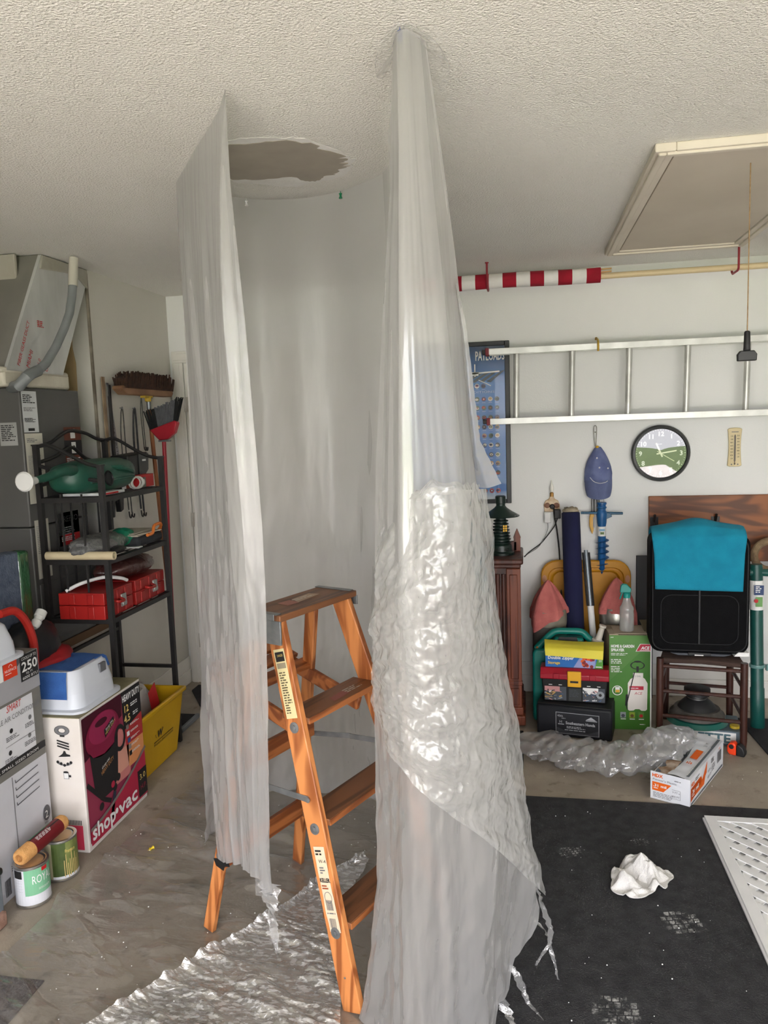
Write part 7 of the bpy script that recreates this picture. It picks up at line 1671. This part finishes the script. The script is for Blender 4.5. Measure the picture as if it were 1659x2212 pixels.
# plaster crumbs scattered about
rnd = random.Random(21); m_ = MB()
for k in range(110):
    x, y = rnd.uniform(-.02, 1.0), rnd.uniform(1.55, 3.12)
    if x > .66: continue
    r = rnd.choice((.001, .0013, .0016, .0024)); z = .0085
    m_.lathe([(0, 0), (r, r * .5), (r * .7, r * 1.3), (0, r * 1.6)], (x, y, z - .0005), 5, axis=(rnd.uniform(-.3, .3), rnd.uniform(-.3, .3), 1))
for k in range(120):
    x, y = rnd.uniform(-1.6, -.5), rnd.uniform(1.6, 3.0); r = rnd.choice((.0012, .0018, .0025)); m_.lathe([(0, 0), (r, r * .5), (r * .7, r * 1.3), (0, r * 1.6)], (x, y, .016), 5)
for k in range(25):
    x, y = rnd.uniform(.1, 1.1), rnd.uniform(3.2, 3.7); r = rnd.choice((.0012, .002)); m_.lathe([(0, 0), (r, r * .5), (r * .7, r * 1.3), (0, r * 1.6)], (x, y, 0.0), 5)
o = m_.build('plaster_crumbs', plain('crumb_white', S(240, 240, 238), .9), None); o['kind'] = 'stuff'; o['label'] = 'white plaster crumbs scattered over the carpet mat and drop sheet'

# ------------------------------------------------------------------ sub-parts: pieces that sit on a part of a thing
def stem(o): return o.name.split('.')[0]
def sub(tname, child, part):
    for t in [o for o in COL.objects if o.parent is None and stem(o) == tname]:
        host = [c for c in t.children if stem(c) == part]
        if not host: continue
        for c in [c for c in t.children if stem(c) == child]: c.parent = host[0]
for a, b, c in (('appliance_carton', 'printed_side', 'box'), ('vacuum_carton', 'printed_front', 'box'), ('vacuum_carton', 'printed_end', 'box'), ('vacuum_carton', 'printed_band', 'box'), ('sprayer_carton', 'printed_front', 'box'), ('sprayer_carton', 'pale_edge', 'box'),
                ('yellow_blue_carton', 'printed_front', 'carton'), ('tool_box', 'lid_clasp', 'lid'), ('tool_box', 'latch_slot', 'latch'), ('tool_box', 'photo_print', 'body'), ('black_case', 'dealer_plate', 'case_body'),
                ('suitcase', 'grip_badge', 'grip'), ('suitcase', 'pocket_seam', 'body'), ('suitcase', 'centre_band', 'body'), ('air_handler', 'access_panel', 'lower_cabinet'), ('stepladder', 'warning_sticker', 'front_rail'),
                ('stepladder', 'price_sticker', 'front_rail'), ('stepladder', 'tape_scrap', 'rear_leg'), ('door_1', 'door_knob', 'door_slab'), ('door_1', 'hinge', 'door_slab'), ('ground_anchor', 'band_print', 'label_band'),
                ('teal_jug', 'grip_hole', 'body'), ('green_stand', 'label_print', 'label_wrap'), ('paint_can', 'lettering', 'paper_wrap'), ('paint_can', 'small_print', 'paper_wrap'), ('paint_can', 'paint_drips', 'paper_wrap'),
                ('lantern_lamp', 'window', 'ribbed_body'), ('push_broom', 'ferrule', 'handle'), ('plastic_film_box', 'printed_end', 'end_panel'), ('plastic_film_box', 'printed_side', 'side_panel'), ('plastic_film_box', 'printed_lid', 'torn_lid'),
                ('red_case', 'latch', 'upper_shell'), ('wall_outlet', 'rosette', 'plate'), ('litter_tub', 'carpet_flap', 'carpet'), ('litter_tub', 'grey_clip', 'shell'), ('yellow_bin', 'logo', 'tub'), ('framed_poster', 'poster_print', 'print_sheet'), ('baseball_cap', 'eyelet', 'crown'), ('baseball_cap', 'stitched_line', 'brim')):
    sub(a, b, c)
